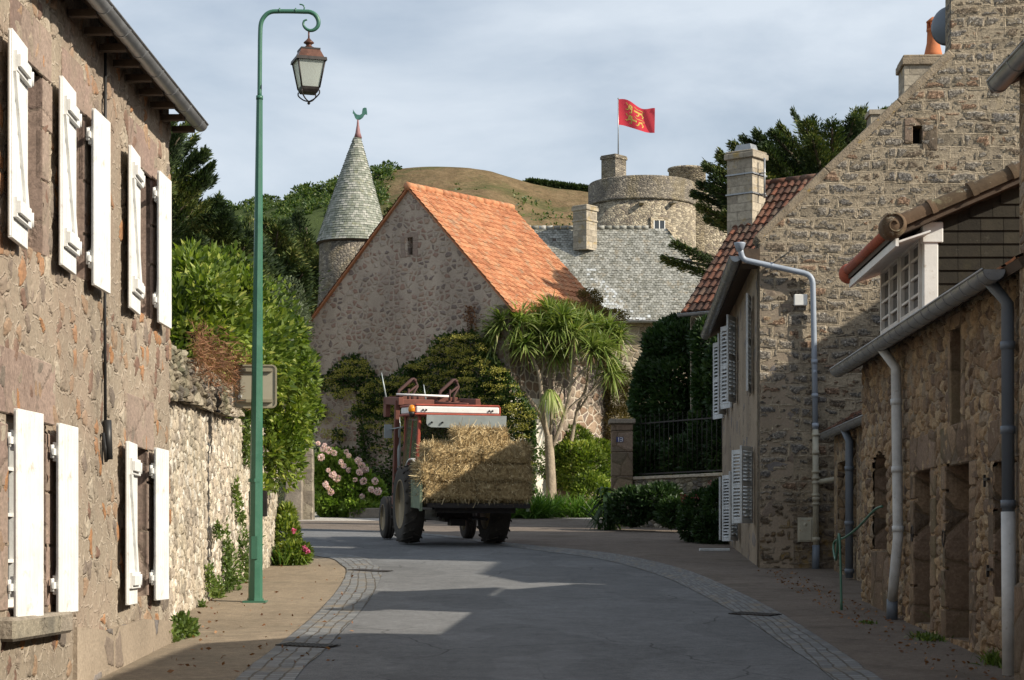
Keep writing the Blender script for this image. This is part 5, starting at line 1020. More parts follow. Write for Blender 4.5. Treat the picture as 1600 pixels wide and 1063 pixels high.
strokes = [([(.0, .55), (.15, .5), (.45, .5), (.75, .55), (.85, .6)], .085), ([(.05, .62), (.12, .85), (.22, .8), (.2, .6)], .075), ([(.12, .5), (-.06, .30), (-.15, .34)], .04), ([(.22, .48), (.20, .12), (.08, .06)], .045), ([(.68, .52), (.62, .2), (.5, .08)], .05), ([(.8, .55), (.92, .28), (.86, .06)], .05), ([(.82, .62), (1.0, .72), (.85, .9), (.5, .82), (.38, .95)], .03), ([(.0, .75), (-.12, .95)], .04)]
mb = MB()
for zc in (.50, .10):
    for pts, w in strokes:
        for sgn in (-1, 1):
            pl = [(.26 + a * .46, zc + .02 + b * .38) for a, b in pts]; q_ = []
            for i, (a, b) in enumerate(pl):
                i0, i1 = max(i - 1, 0), min(i + 1, len(pl) - 1); tx_, ty_ = pl[i1][0] - pl[i0][0], (pl[i1][1] - pl[i0][1]); l_ = math.hypot(tx_, ty_); nx_, ny_ = -ty_ / l_ * w * .42, tx_ / l_ * w * .42
                q_.append((flagp(a + nx_ * .8, b + ny_, .012 * sgn), flagp(a - nx_ * .8, b - ny_, .012 * sgn)))
            for i in range(len(q_) - 1): mb.face([q_[i][0], q_[i][1], q_[i + 1][1], q_[i + 1][0]])
mb.build('emblem', M['gold'], fl)

# ---------------------------------------------------------------- conical tower with weathercock
kc = 78 / F; tx = (551 - HX) * kc; zc = lambda py: EZ + (HY - py) * kc
root = thing('conical_tower', 'slim round tower with a tall pointed slate roof behind the barn', 'tower', (tx, 78, gz(78)))
mb = MB(); mb.lathe((tx, 78, 0), [(1.62, 2), (1.42, zc(500)), (1.33, zc(450)), (1.31, zc(379))], 36); mb.build('drum', M['castledark'], root)
mb = MB(); R0, R1, z0, z1 = 56.5 * kc, 5 * kc, zc(381), zc(214); apx = tx + 7 * kc
rows = 44; mb.lathe((tx, 78, 0), [(R0 * .97, z0 - .06), (R0 * .99, z0), (R0 * .7, z0 + (z1 - z0) * .27)], 36, 1)
prof = lambda f: R0 + (R1 - R0) * (f ** 1.06)
for j in range(rows):
    f0, f1 = j / rows, min((j + 1.3) / rows, 1.0); r0, r1 = prof(f0) + .022, prof(f1); n = max(int(2 * math.pi * r0 / .16), 8); o_ = random.random()
    ca = tx + (apx - tx) * f0; cb_ = tx + (apx - tx) * f1; za, zb_ = z0 + (z1 - z0) * f0, z0 + (z1 - z0) * f1
    for i in range(n):
        a, b = 2 * math.pi * (i + o_) / n, 2 * math.pi * (i + .95 + o_) / n; jr = random.uniform(-.008, .012)
        mb.poly([(ca + (r0 + jr) * math.cos(a), 78 + (r0 + jr) * math.sin(a), za), (ca + (r0 + jr) * math.cos(b), 78 + (r0 + jr) * math.sin(b), za), (cb_ + r1 * math.cos(b), 78 + r1 * math.sin(b), zb_), (cb_ + r1 * math.cos(a), 78 + r1 * math.sin(a), zb_)], [(0, 1, 2, 3)])
    mb.lathe((ca, 78, za), [(r0 - .045, 0), (r0, 0)], 24, 0, .4)
mb.build('cone_roof', [M['coneslate'], M['wood']], root)
mb = MB(); mb.lathe((apx + .03, 78, 0), [(6.5 * kc, zc(216)), (4 * kc, zc(208)), (2 * kc, zc(196)), (1.6 * kc, zc(192)), (1.2 * kc, zc(187))], 14); mb.build('finial', plain('pink_lead', (.24, .12, .12), .6, .2, 6), root)
ck_ = [(-6.5, 174), (-8, 171), (-7.8, 175.5), (-8.6, 177), (-7, 178), (-6, 181), (-4.5, 184.5), (-2, 187), (0.5, 187.5), (3, 187), (6, 185), (8, 183), (9.5, 180), (12, 178.5), (14, 180), (14.2, 177), (13.2, 169), (10, 168.5), (7.2, 170), (6.5, 174), (6, 178), (3, 180), (-1, 179.5), (-3.5, 178), (-5, 176)]
mb = MB(); mb.prism([((a + 559.5 - HX) * kc, zc(b)) for a, b in ck_], (0, 77.97, 0), (1, 0, 0), (0, 0, 1), (0, .07, 0)); mb.tube([(apx + .03, 78, zc(192)), (apx + .03, 78, zc(184))], .025, 8)
mb.build('weathercock', plain('verdigris', (.05, .15, .12), .6, .35, 8), label='green metal weathercock on the tip of the pointed tower', cat='weathercock')
# ---------------------------------------------------------------- vegetation helpers
def unit(a): return a / np.maximum(np.linalg.norm(a, axis=1, keepdims=True), 1e-9)
def leafquads(pos, d, L, w, fold=.0):
    n = len(pos); d = unit(d); s = unit(np.cross(d, unit(rng.normal(size=(n, 3))))); L = np.broadcast_to(L, n)[:, None]; w = np.broadcast_to(w, n)[:, None]
    v = np.stack([pos, pos + d * L * .45 + s * w * .5, pos + d * L, pos + d * L * .45 - s * w * .5], 1).reshape(-1, 3)
    return v, np.arange(4 * n).reshape(-1, 4)
def bladequads(pos, d, L, w, droop, seg=3):
    n = len(pos); d = unit(d); L = np.broadcast_to(L, n)[:, None]; s = unit(np.cross(d, np.array([0, 0, 1.]) + rng.normal(size=(n, 3)) * .25)); pts = []
    for k in range(seg + 1):
        f = k / seg; p = pos + d * L * f; p = p + np.array([0, 0, -1.]) * (droop * L * f * f); wd = w * (1 - f) ** .6 * (.6 + .8 * min(f * 3, 1)) + .002
        pts += [p - s * wd / 2, p + s * wd / 2]
    v = np.stack(pts, 1).reshape(-1, 3); m = 2 * (seg + 1); b = (np.arange(n) * m)[:, None]
    f = np.concatenate([b + np.array([[2 * k, 2 * k + 1, 2 * k + 3, 2 * k + 2]]) for k in range(seg)], 0); return v, f, seg
def blobpts(blobs, n, shell=.16, bump=.2, inner=.25):
    C = np.array([b[0] for b in blobs], float); Rr = np.array([b[1] if hasattr(b[1], '__len__') else (b[1],) * 3 for b in blobs], float)
    w = (Rr[:, 0] * Rr[:, 1] + Rr[:, 1] * Rr[:, 2] + Rr[:, 0] * Rr[:, 2]); w /= w.sum(); i = rng.choice(len(blobs), n, p=w); d = unit(rng.normal(size=(n, 3)))
    ph = rng.uniform(0, 6, (len(blobs), 3)); q = d * Rr[i] ; lump = np.sin(q[:, 0] * 5.1 / 1 + ph[i, 0]) * np.sin(q[:, 1] * 4.7 + ph[i, 1]) + np.sin(q[:, 2] * 6.3 + ph[i, 2]) * .7
    f = 1 + bump * .6 * lump - np.abs(rng.normal(0, shell, n)); f = np.where(rng.random(n) < inner, f * rng.uniform(.6, 1, n), f)
    p = C[i] + q * f[:, None]; keep = np.ones(n, bool)
    for j in range(len(blobs)):
        dd = np.linalg.norm((p - C[j]) / Rr[j], axis=1); keep &= ~((dd < .72) & (i != j))
    return p[keep], d[keep]
def clump(name, blobs, n, L, w, mat, parent=None, up=.35, shell=.16, bump=.2, inner=.25, floor=True, cut=None, **k):
    p, d = blobpts(blobs, n, shell, bump, inner)
    if cut is not None: m = cut(p); p, d = p[m], d[m]
    if floor: gzv = np.where(p[:, 1] < 62, .05 * p[:, 1], 3.1 + .02 * (p[:, 1] - 62)); m = p[:, 2] > gzv + .02; p, d = p[m], d[m]
    dd = d + np.array([0, 0, up]) + rng.normal(size=p.shape) * .55; v, f = leafquads(p, dd, L * rng.uniform(.6, 1.3, len(p)), w * rng.uniform(.7, 1.2, len(p)))
    cl = .5 + .22 * np.sin(p[:, 0] * 3.1 + p[:, 2] * 2.3) * np.sin(p[:, 1] * 2.2 + p[:, 2] * 3.7); r = np.clip(cl + rng.normal(0, .22, len(p)), 0, 1)
    return npmesh(name, v, f, r, mat, parent, **k)
def sticks(paths, mat, name='branch', parent=None, n=7, **k):
    mb = MB()
    for pts, r0, r1 in paths:
        pts = smooth([Vector(p) for p in pts], 3) if len(pts) > 2 else [Vector(p) for p in pts]; m = len(pts); mb.tube(pts, [r0 + (r1 - r0) * i / (m - 1) for i in range(m)], n)
    return mb.build(name, mat, parent, **k)
def pp_(px, py, d): return tuple(P(px, py, d))

def cypress(root, base, ends, mat=None, spray=.34, dens=150, r0=.3, droop=.12, trunk_top=None, leafL=.22, width=.9):
    """limbs from a trunk to given ends, each carrying flat fans of foliage"""
    base = Vector(base); top = Vector(trunk_top); paths = [([base, base.lerp(top, .5) + Vector((.1, 0, 0)), top], r0, r0 * .25)]; PP, DD = [], []
    for e in ends:
        e = Vector(e); f = min(max((e.z - base.z) / max(top.z - base.z, .1) - .22, .12), .95); s = base.lerp(top, f); mid = s.lerp(e, .5) + Vector((0, 0, (e - s).length * .10)); paths.append(([s, mid, e], r0 * .28, .02))
        L = (e - s).length; n = int(dens * L); t_ = rng.uniform(.25, 1.05, n) ** .8
        a, m, c = np.array(s), np.array(mid), np.array(e); tt = t_[:, None]; p = a * (1 - tt) ** 2 + 2 * m * tt * (1 - tt) + c * tt ** 2; dl = unit(2 * (m - a) * (1 - tt) + 2 * (c - m) * tt)
        side = unit(np.cross(dl, np.array([0, 0, 1.]))); sg = rng.normal(0, 1, n)[:, None]; wl_ = (width * (1.05 - t_) * .9 + .16)[:, None]
        clus = np.floor(t_ * L / .45); zoff = (np.sin(clus * 12.9898 + L * 7) * .10 + rng.normal(0, .05, n))[:, None]
        p = p + side * sg * wl_ * .5 + np.array([0, 0, 1.]) * (zoff - np.abs(sg) * wl_ * droop); PP.append(p); DD.append(dl + side * sg * .7 + rng.normal(0, .3, (n, 3)) + np.array([0, 0, .06]))
    sticks(paths, M['darkbark'], 'trunk', root); p = np.concatenate(PP); d = np.concatenate(DD)
    v, f = leafquads(p, d, leafL * rng.uniform(.6, 1.4, len(p)), leafL * .3); r = np.clip(.42 + .3 * np.sin(p[:, 0] * 2.1 + p[:, 2] * 3) + rng.normal(0, .22, len(p)), 0, 1)
    npmesh('foliage', v, f, r, mat or M['cypress'], root)

# shrub spilling over the garden wall
root = thing('laurel_shrub', 'large bright green evergreen shrub spilling over the garden wall behind the lamp', 'shrub', (-5.2, 30, gz(30)))
B = [(pp_(318, 468, 27.5), (.8, 1.0, .6)), (pp_(300, 520, 24), (.7, 1.0, .6)), (pp_(370, 515, 28), (.75, 1.2, .75)), (pp_(350, 560, 26.5), (.9, 1.0, .7)), (pp_(420, 560, 29), (.55, .9, .7)), (pp_(455, 605, 30.5), (.45, .8, .62)), (pp_(430, 655, 30), (.5, .8, .62)), (pp_(462, 650, 31), (.36, .6, .5)), (pp_(430, 710, 29.6), (.42, .6, .45)), (pp_(290, 470, 25), (.6, .8, .6)), (pp_(418, 540, 31), (.35, .6, .35)), (pp_(468, 600, 31.5), (.25, .4, .3)), (pp_(405, 760, 28.2), (.12, .3, .12))]
B += [((-4.3, y, z), (.5, .9, .55)) for y, z in ((21, 3.1), (23, 2.9), (25, 2.6), (27, 2.3), (29, 2.0), (30.3, 1.7))] + [((-4.25, y, z), (.55, .8, .6)) for y, z in ((24.5, 3.7), (26, 3.4), (27.5, 3.2), (29, 2.9), (26.5, 4.0))]
B += [(tuple(np.array(b[0]) + unit(rng.normal(size=(1, 3)) * np.array([[1, 1, 1.]]))[0] * np.array(b[1]) * .92), tuple(np.array(b[1]) * rng.uniform(.22, .42))) for b in B[:12] for _ in range(7)]
clump('leaves', B, 88000, .115, .05, M['laurel'], root, shell=.2, bump=.35, inner=.4, cut=lambda p: ~((p[:, 0] > -3.62 + (p[:, 1] - 17.8) * -.02 - .1) & (p[:, 2] < 1.0)) & (p[:, 0] < -2.9))
sticks([([(-5.2, 30, gz(30)), (-5.0, 29.5, 3.0), (-4.6, 29, 4.6)], .12, .04), ([(-5.6, 28, gz(28)), (-5.0, 27.4, 3.4), (-4.4, 27, 5)], .1, .03)], M['darkbark'], 'stem', root)
# ivy and dry twigs on the wall head
root = thing('dry_creeper', 'tangle of dry reddish-brown twigs on the garden wall top beside the sign', 'creeper', pp_(355, 640, 23.5))
n = 2600; t_ = rng.random(n); px_ = 300 + 95 * t_; py_ = 540 + 60 * t_ + rng.normal(0, 19, n); d_ = 20.5 + 3.2 * t_; p = np.stack([(px_ - HX) / F * d_ + .02, d_, EZ + (HY - py_) / F * d_], 1)
v, f = leafquads(p, rng.normal(size=(n, 3)) + np.array([.2, 0, -.1]), rng.uniform(.05, .15, n), .010); npmesh('twigs', v, f, rng.random(n), M['brownleaf'], root)

# cypresses on the left
def ends_from(pxs, d, spread=1.6): return [tuple(P(a, b, d + random.uniform(-spread, spread))) for a, b in pxs]
root = thing('cypress_tree', 'tall dark tiered cypress rising behind the shuttered house', 'tree', (-9.6, 48, gz(48)))
cypress(root, (-9.6, 48, gz(48)), ends_from([(262, 200), (290, 200), (300, 226), (318, 240), (328, 262), (322, 283), (280, 215), (330, 280), (310, 300), (300, 250), (285, 280), (322, 318), (300, 330), (270, 240), (250, 260), (290, 355), (310, 370), (225, 250), (262, 300)], 48, 1.2), trunk_top=tuple(P(225, 190, 48)), dens=900, droop=.05, leafL=.12, width=.8)
LABS = ['broad dark cypress behind the bright shrub, nearest the shuttered house', 'dark green bushy cypress behind the lamp post, right of the tiered one', 'layered dark cypress between the lamp post and the pointed tower', 'dark cypress touching the left side of the pointed tower', 'small dark tree between the pointed tower and the barn ridge']
for (cxp, top, w_, d, n), lab in zip([(325, 312, 60, 60, 42), (378, 345, 50, 64, 36), (425, 348, 55, 70, 40), (478, 330, 50, 90, 36), (618, 305, 24, 88, 16)], LABS):
    b0 = Vector((P(cxp, 500, d).x, d, gz(d))); root = thing('cypress_tree', lab, 'tree', b0, 'cypresses behind the garden')
    en_ = []
    for i in range(n):
        f = rng.random(); y = top + (500 - top) * f * .95; x = cxp + (rng.uniform(-1, 1)) * w_ * (.35 + .65 * min(f * 2.2, 1)); en_.append(tuple(P(x, y, d + random.uniform(-2.5, 1.5))))
    cypress(root, b0, en_, trunk_top=tuple(P(cxp, top + 26, d)), dens=420 if d < 80 else 280, leafL=.17, width=1.5, r0=.25)
root = thing('olive_bush', 'grey-green rounded bush between the bright shrub and the barn gable', 'bush', (P(462, 470, 56).x, 56, gz(56)))
clump('leaves', [(pp_(450, 485, 56), (.6, .8, .8)), (pp_(462, 510, 57), (.5, .8, .6)), (pp_(430, 500, 55), (.8, .8, .9)), ((P(440, 470, 56).x, 56, 5.0), (1, 1, 2.5))], 16000, .10, .035, leafy('olive_leaves', [(0, (.05, .065, .035)), (1, (.11, .14, .07))], .2), root)
# right cypress with arms over the castle
b0 = Vector((P(1300, 500, 58).x, 58, gz(58))); root = thing('cypress_tree', 'spreading windswept cypress behind the strapped chimney, arms drooping toward the castle', 'tree', b0)
cypress(root, b0, ends_from([(1242, 184), (1210, 212), (1300, 200), (1335, 186), (1350, 180), (1186, 216), (1150, 232), (1128, 250), (1110, 262), (1100, 285), (1090, 300), (1118, 300), (1135, 275), (1170, 250), (1100, 330), (1046, 402), (1062, 385), (1110, 350), (1230, 230), (1270, 220), (1310, 210), (1200, 240), (1180, 270), (1240, 260), (1290, 250), (1355, 190), (1220, 200), (1260, 200), (1150, 300), (1165, 222), (1392, 168), (1380, 172), (1215, 208), (1185, 214), (1340, 182), (1270, 196), (1130, 245), (1108, 262), (1140, 330), (1250, 240), (1320, 230), (1215, 260), (1120, 285), (1200, 225)], 57, 1.6), trunk_top=tuple(P(1300, 235, 58)), dens=480, droop=.12, leafL=.13, width=1.0, r0=.45)
# hillside scrub and skyline trees
n = 340; vs_, rs_, k = [], [], 0; P0, D0_ = [], []
for i in range(n):
    x = rng.uniform(-60, -8) if i < 290 else rng.uniform(-60, -30); y = rng.uniform(300, 356) if i < 290 else rng.uniform(190, 300)
    if x > -20.5: continue
    z = 2.6 + (np.interp(x, [a for a, b in RX], [b + 1.2 for a, b in RX]) - 2.6) * ((y - 90) / 260) ** 1.25; rr_ = rng.uniform(.5, 1.3); m = 130; d = unit(rng.normal(size=(m, 3))); P0.append(np.array([x, y, z + .3]) + d * np.array([1.3, 1.3, .8]) * rr_ * rng.uniform(.5, 1, (m, 1))); D0_.append(d)
for i in range(420):
    x = rng.uniform(-21, 16); y = rng.uniform(190, 325); z = 2.6 + (np.interp(x, [a for a, b in RX], [b + 1.2 for a, b in RX]) - 2.6) * ((y - 90) / 260) ** 1.25; rr_ = rng.uniform(.1, .35); m = 8; d = unit(rng.normal(size=(m, 3))); P0.append(np.array([x, y, z + .1]) + d * np.array([1.6, 1.6, .6]) * rr_); D0_.append(d)
p = np.concatenate(P0); d = np.concatenate(D0_); v, f = leafquads(p, d + rng.normal(size=d.shape) * .5, .5, .32); npmesh('hillside_scrub', v, f, np.clip(rng.normal(.6, .25, len(p)), 0, 1), M['ivyleaf'], kind='stuff', label='green scrub covering the left flank of the hill', cat='scrub')
P0, D0_ = [], []
for i in range(90):
    px = 826 + 95 * i / 90; y = 352; zz = EZ + (HY - (281 + (px - 826) * .13 + 2)) / F * y; x = (px - HX) / F * y; m = 60; d = unit(rng.normal(size=(m, 3))); P0.append(np.array([x, y, zz - .2]) + d * np.array([.9, .9, .55]) * rng.uniform(.5, 1.0, (m, 1)) * rng.uniform(.7, 1.2)); D0_.append(d)
p = np.concatenate(P0); d = np.concatenate(D0_); v, f = leafquads(p, d, .5, .3); npmesh('skyline_scrub', v, f, rng.random(len(p)) * .6, M['cypress'], kind='stuff', label='dark line of trees on the hill crest left of the castle', cat='trees')

# climbing plant on the barn gable
def gable_at(px, py, off):                          # point off metres in front of the barn gable
    s = (px - HX) / F; n_ = -rdr; o_ = Vector((ax_.x, ax_.y, 0)) + n_ * off; u = (s * o_.y - o_.x) / (gdr.x - s * gdr.y); d = o_.y + gdr.y * u; return ((px - HX) / F * d, d, EZ + (HY - py) / F * d)
root = thing('climbing_hydrangea', 'dark climbing shrub with yellowish umbels covering the foot of the barn gable', 'climber', gable_at(660, 800, .3))
txs, tys = [488, 515, 540, 562, 590, 610, 640, 660, 680, 700, 740, 765, 800, 840], [600, 580, 558, 552, 590, 588, 565, 560, 528, 520, 515, 545, 590, 650]
pos = []; 
while len(pos) < 26000:
    px = random.uniform(490, 838); ty = np.interp(px, txs, tys); py = ty + (795 - ty) * random.random()
    if px < 560 and py > 610 and py < 700 and math.sin(px * .11) * math.sin(py * .09) > -.45: continue
    if 575 < px < 650 and py > 655 and py < 735 and random.random() < .72: continue
    th_ = .42 * (.55 + .45 * math.sin(px * .09 + 2) * math.sin(py * .11)) * min((py - ty) / 12 + .3, 1); pos.append(gable_at(px, py, random.random() ** .6 * th_ + .04))
p = np.array(pos); v, f = leafquads(p, rng.normal(size=p.shape) * .8 + np.array([-.3, -.5, .1]), rng.uniform(.08, .16, len(p)), rng.uniform(.05, .09, len(p))); npmesh('leaves', v, f, np.clip(rng.normal(.42, .3, len(p)), 0, 1), M['ivyleaf'], root)
um = []; dd = []
for i in range(250):
    px = random.uniform(500, 830); ty = np.interp(px, txs, tys); py = ty + 8 + random.random() ** 1.6 * 110; c = np.array(gable_at(px, py, .46)); m = 55; a = rng.normal(size=(m, 3)) * np.array([.085, .085, .03]); um.append(c + a); dd.append(a + np.array([0, -.02, .03]))
p = np.concatenate(um); v, f = leafquads(p, np.concatenate(dd) + rng.normal(size=p.shape) * .02, .04, .03); npmesh('flower_heads', v, f, rng.random(len(p)), M['umbel'], root)
sticks([([gable_at(x0, 800, .1), gable_at(x0 + 10, 700, .12), gable_at(x1, 560, .1)], .05, .015) for x0, x1 in ((560, 545), (640, 620), (690, 730), (760, 775))] + [([gable_at(738, 530, .05), gable_at(736, 505, .05), gable_at(731, 480, .04)], .02, .008)], M['darkbark'], 'stem', root)
p = np.array([gable_at(735 + random.gauss(0, 5), random.uniform(478, 530), .08) for _ in range(260)]); v, f = leafquads(p, rng.normal(size=p.shape), .08, .05); npmesh('dry_leaves', v, f, rng.random(len(p)), M['brownleaf'], root)
# vine on the barn's far roof end
re_ = ro + rdr * LB; root = thing('wall_vine', 'brownish vine hanging over the right end of the barn roof, behind the palm-like tree', 'vine', tuple(so2 + rdr * LB + UP * 3))
cB = so2 + rdr * (LB + .1); B = [((cB.x + .1, cB.y - .1, z), (.50, .5, .5)) for z in (6.9, 6.3, 5.6, 5.1)] + [(tuple(so2 + rdr * (LB * f) + UP * (zr_ + .08)), (.5, .5, .26)) for f in (.4, .55, .7, .85, 1.0)] + [(tuple(so2 + rdr * (LB * .9) + UP * (zr_ + .6) - gdr * .5), (.5, .5, .3))]
clump('leaves', B, 30000, .07, .03, M['vinebrown'], root, floor=False, up=-.3, shell=.25)

# hydrangea with pink mopheads
hb = Vector((P(540, 800, 54).x, 54, gz(54))); root = thing('hydrangea', 'round hydrangea bush full of pink mophead flowers beside the stone post', 'shrub', hb)
B = [(pp_(520, 745, 54), (.55, .6, .75)), (pp_(552, 760, 53.6), (.6, .6, .62)), (pp_(578, 775, 53.8), (.42, .5, .45)), (pp_(515, 790, 53.5), (.45, .5, .3)), (pp_(560, 795, 53.3), (.5, .5, .25))]
clump('leaves', B, 15000, .14, .09, M['hydleaf'], root, shell=.12, bump=.15)
m = 130; dv_ = unit(rng.normal(size=(m, 3))); v, f = leafquads(dv_ * .075, dv_ + rng.normal(size=(m, 3)) * .9, .045, .045); hd = npmesh('flower_head', v, f, rng.random(m), M['pink'], root, origin=(0, 0, 0))
hp_ = [(497, 693), (507, 697), (514, 704), (505, 702), (522, 708), (541, 706), (545, 712), (533, 722), (537, 728), (560, 720), (565, 728), (571, 734), (562, 738), (513, 735), (520, 742), (512, 762), (517, 769), (509, 757), (555, 750), (568, 752), (566, 776), (567, 783), (574, 792), (586, 752), (590, 768), (560, 800), (527, 748), (545, 735), (502, 715), (548, 765), (580, 765)]
for i, (a, b) in enumerate(hp_):
    o = hd if i == 0 else hd.copy()
    if i: sc.collection.objects.link(o)
    q_ = P(a, b, 53.05 + random.uniform(-.1, .1)); o.parent = root; o.location = q_ - W[root.name]; o.rotation_euler = (random.random() * 6, random.random() * 6, 0); s_ = random.uniform(.6, 1.1); o.scale = (s_, s_, s_ * .85)
# granite trough at its foot, standing stones
mb = MB(); a, b = P(545, 806, 52.9), P(580, 806, 52.6); a.z = gz(52.8); mb.box(a, (1.15, -.2, 0), (.05, .42, 0), (0, 0, .27)); o_ = mb.build('stone_trough', M['post'], bevel=.02, label='low grey granite trough at the foot of the hydrangea', cat='trough')
for (x0, x1, y0, y1, d, lab) in ((467, 491, 700, 812, 51.6, 'right-hand tall granite standing stone, straight sided, next to the hydrangea'), (440, 469, 703, 812, 51.3, 'left-hand rough blotched granite standing stone, leaning on its neighbour under the shrub')):
    mb = MB(); k = 1 / F * d; cxx = ((x0 + x1) / 2 - HX) * k; hw = (x1 - x0) / 2 * k; z0 = gz(d) - .1; h = (HY - y0) * k + EZ - z0; nn = 7; vs = []; fs = []
    for i in range(nn + 1):
        f = i / nn; s_ = (1 - .12 * f) if x0 > 460 else (1.05 - .38 * f ** 1.5); sh_ = 0 if x0 > 460 else .04 + .10 * f
        for a, b in ((-1, -1), (1, -1), (1, 1), (-1, 1)): vs.append(Vector((cxx + sh_ + a * hw * s_ + random.uniform(-.015, .015), d + b * .2 * s_ + random.uniform(-.015, .015), z0 + h * f)))
    for i in range(nn): fs += [(i * 4 + j, i * 4 + (j + 1) % 4, i * 4 + 4 + (j + 1) % 4, i * 4 + 4 + j) for j in range(4)]
    fs += [(nn * 4, nn * 4 + 1, nn * 4 + 2, nn * 4 + 3)]; mb.poly(vs, fs); mb.build('standing_stone', M['post'], bevel=.03, label=lab, cat='stone', group='granite gate stones')

# cordyline
DP = 56; root = thing('cabbage_palm', 'many-headed cabbage palm with pale forked trunks and spiky leaf rosettes', 'tree', (P(862, 800, DP).x, DP, gz(DP)))
Q = lambda a, b, dy=0: P(a, b, DP + dy)
br = [([Vector((P(862, 800, DP).x, DP, gz(DP))), Q(861, 760), Q(858, 700), Q(857, 680)], .165, .12), ([Q(857, 690), Q(846, 655), Q(822, 615), Q(795, 575), Q(780, 540)], .08, .045), ([Q(857, 690), Q(848, 640, -.2), Q(843, 590, -.3), Q(832, 560, -.3), Q(815, 520, -.3)], .09, .05), ([Q(858, 690), Q(862, 640, .2), Q(858, 580, .2), Q(860, 510, .2)], .06, .04), ([Q(862, 700), Q(876, 665, -.1), Q(888, 625, -.2), Q(893, 590, -.3), Q(897, 540, -.4)], .08, .045), ([Q(882, 648, -.1), Q(900, 628, 0), Q(925, 612, 0), Q(942, 590, 0), Q(953, 585)], .05, .035), ([Q(893, 600, -.3), Q(910, 580, -.3), Q(935, 555, -.2)], .045, .03), ([Q(890, 705, .8), Q(898, 660, .8), Q(905, 630, .7), Q(917, 600, .6), Q(924, 520, .5)], .075, .04), ([Q(843, 590, -.3), Q(850, 570), Q(848, 530, .3)], .05, .035), ([Q(893, 600), Q(880, 570, .3), Q(868, 550)], .05, .035), ([Q(905, 640, .7), Q(930, 600, .6), Q(970, 530, .8)], .04, .025)]
br = [br[0]] + [(a, b * .8, c * .8) for a, b, c in br[1:]]
sticks(br, M['bark'], 'trunk', root, 9)
heads = [(768, 545, .1, .85), (785, 505, -.2, 1.0), (820, 540, -.5, .9), (880, 500, -.4, 1.0), (925, 545, -.5, .9), (776, 525, 0, 1), (812, 503, -.3, 1.1), (860, 490, .2, 1.1), (843, 520, -.3, 1), (866, 548, 0, .85), (897, 523, -.4, 1.25), (907, 508, .3, 1), (928, 512, .5, 1.05), (942, 545, -.2, 1.05), (955, 580, 0, .9), (968, 525, .8, .75), (895, 500, .5, .9), (790, 500, .2, .8), (950, 515, .6, .9), (870, 515, -.5, .9), (830, 500, .3, .9), (800, 540, .4, .7), (885, 545, .2, .8)]
V_, F_, R_l, off = [], [], [], 0; Vd, Fd, Rd, offd = [], [], [], 0
for (a, b, dy, s_) in heads:
    c = np.array(Q(a, b, dy)); m = 190; d = unit(rng.normal(size=(m, 3)) * np.array([1, 1, .85]) + np.array([0, 0, .55])); v, f, sg = bladequads(np.repeat(c[None], m, 0) + d * .04 + np.array([0, 0, 1]) * rng.uniform(-.12, .12, (m, 1)), d, .78 * s_ * rng.uniform(.7, 1.15, m), .042, .34 * rng.uniform(.4, 1.6, (m, 1)))
    V_.append(v); F_.append(f + off); off += len(v); R_l.append(np.tile(np.clip(rng.normal(.45, .25, m), 0, 1), sg))
    m = 42; d = unit(rng.normal(size=(m, 3)) * np.array([.45, .45, .2]) + np.array([0, 0, -1.])); v, f, sg = bladequads(np.repeat(c[None], m, 0) + np.array([0, 0, -.05]), d, .5 * s_ * rng.uniform(.6, 1.1, m), .03, .1); Vd.append(v); Fd.append(f + offd); offd += len(v); Rd.append(np.tile(rng.random(m), sg))
c = np.array(Q(859, 612, -.45)); m = 80; d = unit(rng.normal(size=(m, 3)) * np.array([.7, .7, .35]) + np.array([0, 0, .2])); v, f, sg = bladequads(np.repeat(c[None], m, 0), d, .5, .04, 1.5); V_.append(v); F_.append(f + off); R_l.append(np.tile(rng.uniform(.4, 1, m), sg))
npmesh('leaf_rosettes', np.concatenate(V_), np.concatenate(F_), np.concatenate(R_l), M['blade'], root); npmesh('dead_leaves', np.concatenate(Vd), np.concatenate(Fd), np.concatenate(Rd), M['deadblade'], root)

# bright shrubs and lilies under it
def strap(name, lab, cat, cx_, d, wd, h, n, mat, group=None, clumps=6):
    root = thing(name, lab, cat, (cx_, d, gz(d)), group); c = np.stack([rng.uniform(-wd / 2, wd / 2, clumps), rng.uniform(-.35, .35, clumps)], 1)[rng.integers(0, clumps, n)]; p = np.stack([cx_ + c[:, 0] + rng.normal(0, .07, n), d + c[:, 1] + rng.normal(0, .07, n), np.zeros(n)], 1); p[:, 2] = np.where(p[:, 1] < 62, .05 * p[:, 1], 3.1)
    dd = unit(rng.normal(size=(n, 3)) * np.array([.6, .6, .0]) + np.array([0, 0, 1.])); v, f, sg = bladequads(p, dd, h * rng.uniform(.7, 1.25, n), .028, .55 * rng.uniform(.3, 1.4, (n, 1)), 4); npmesh('blades', v, f, np.tile(np.clip(rng.normal(.5, .25, n), 0, 1), sg), mat, root); return root
strap('lily_clump', 'arching clump of green lily leaves right behind the hay load', 'plant', P(822, 800, 52.5).x, 52.5, 1.1, .95, 1100, M['grassy'], clumps=9)
strap('lily_clump', 'wide clump of strap leaves at the foot of the palm trunk', 'plant', P(870, 800, 53.4).x, 53.4, 1.0, .95, 1000, M['grassy'], clumps=8)
strap('lily_clump', 'small clump of strap leaves left of the gate pillar base', 'plant', P(915, 795, 53).x, 53, .8, .8, 600, M['grassy'])
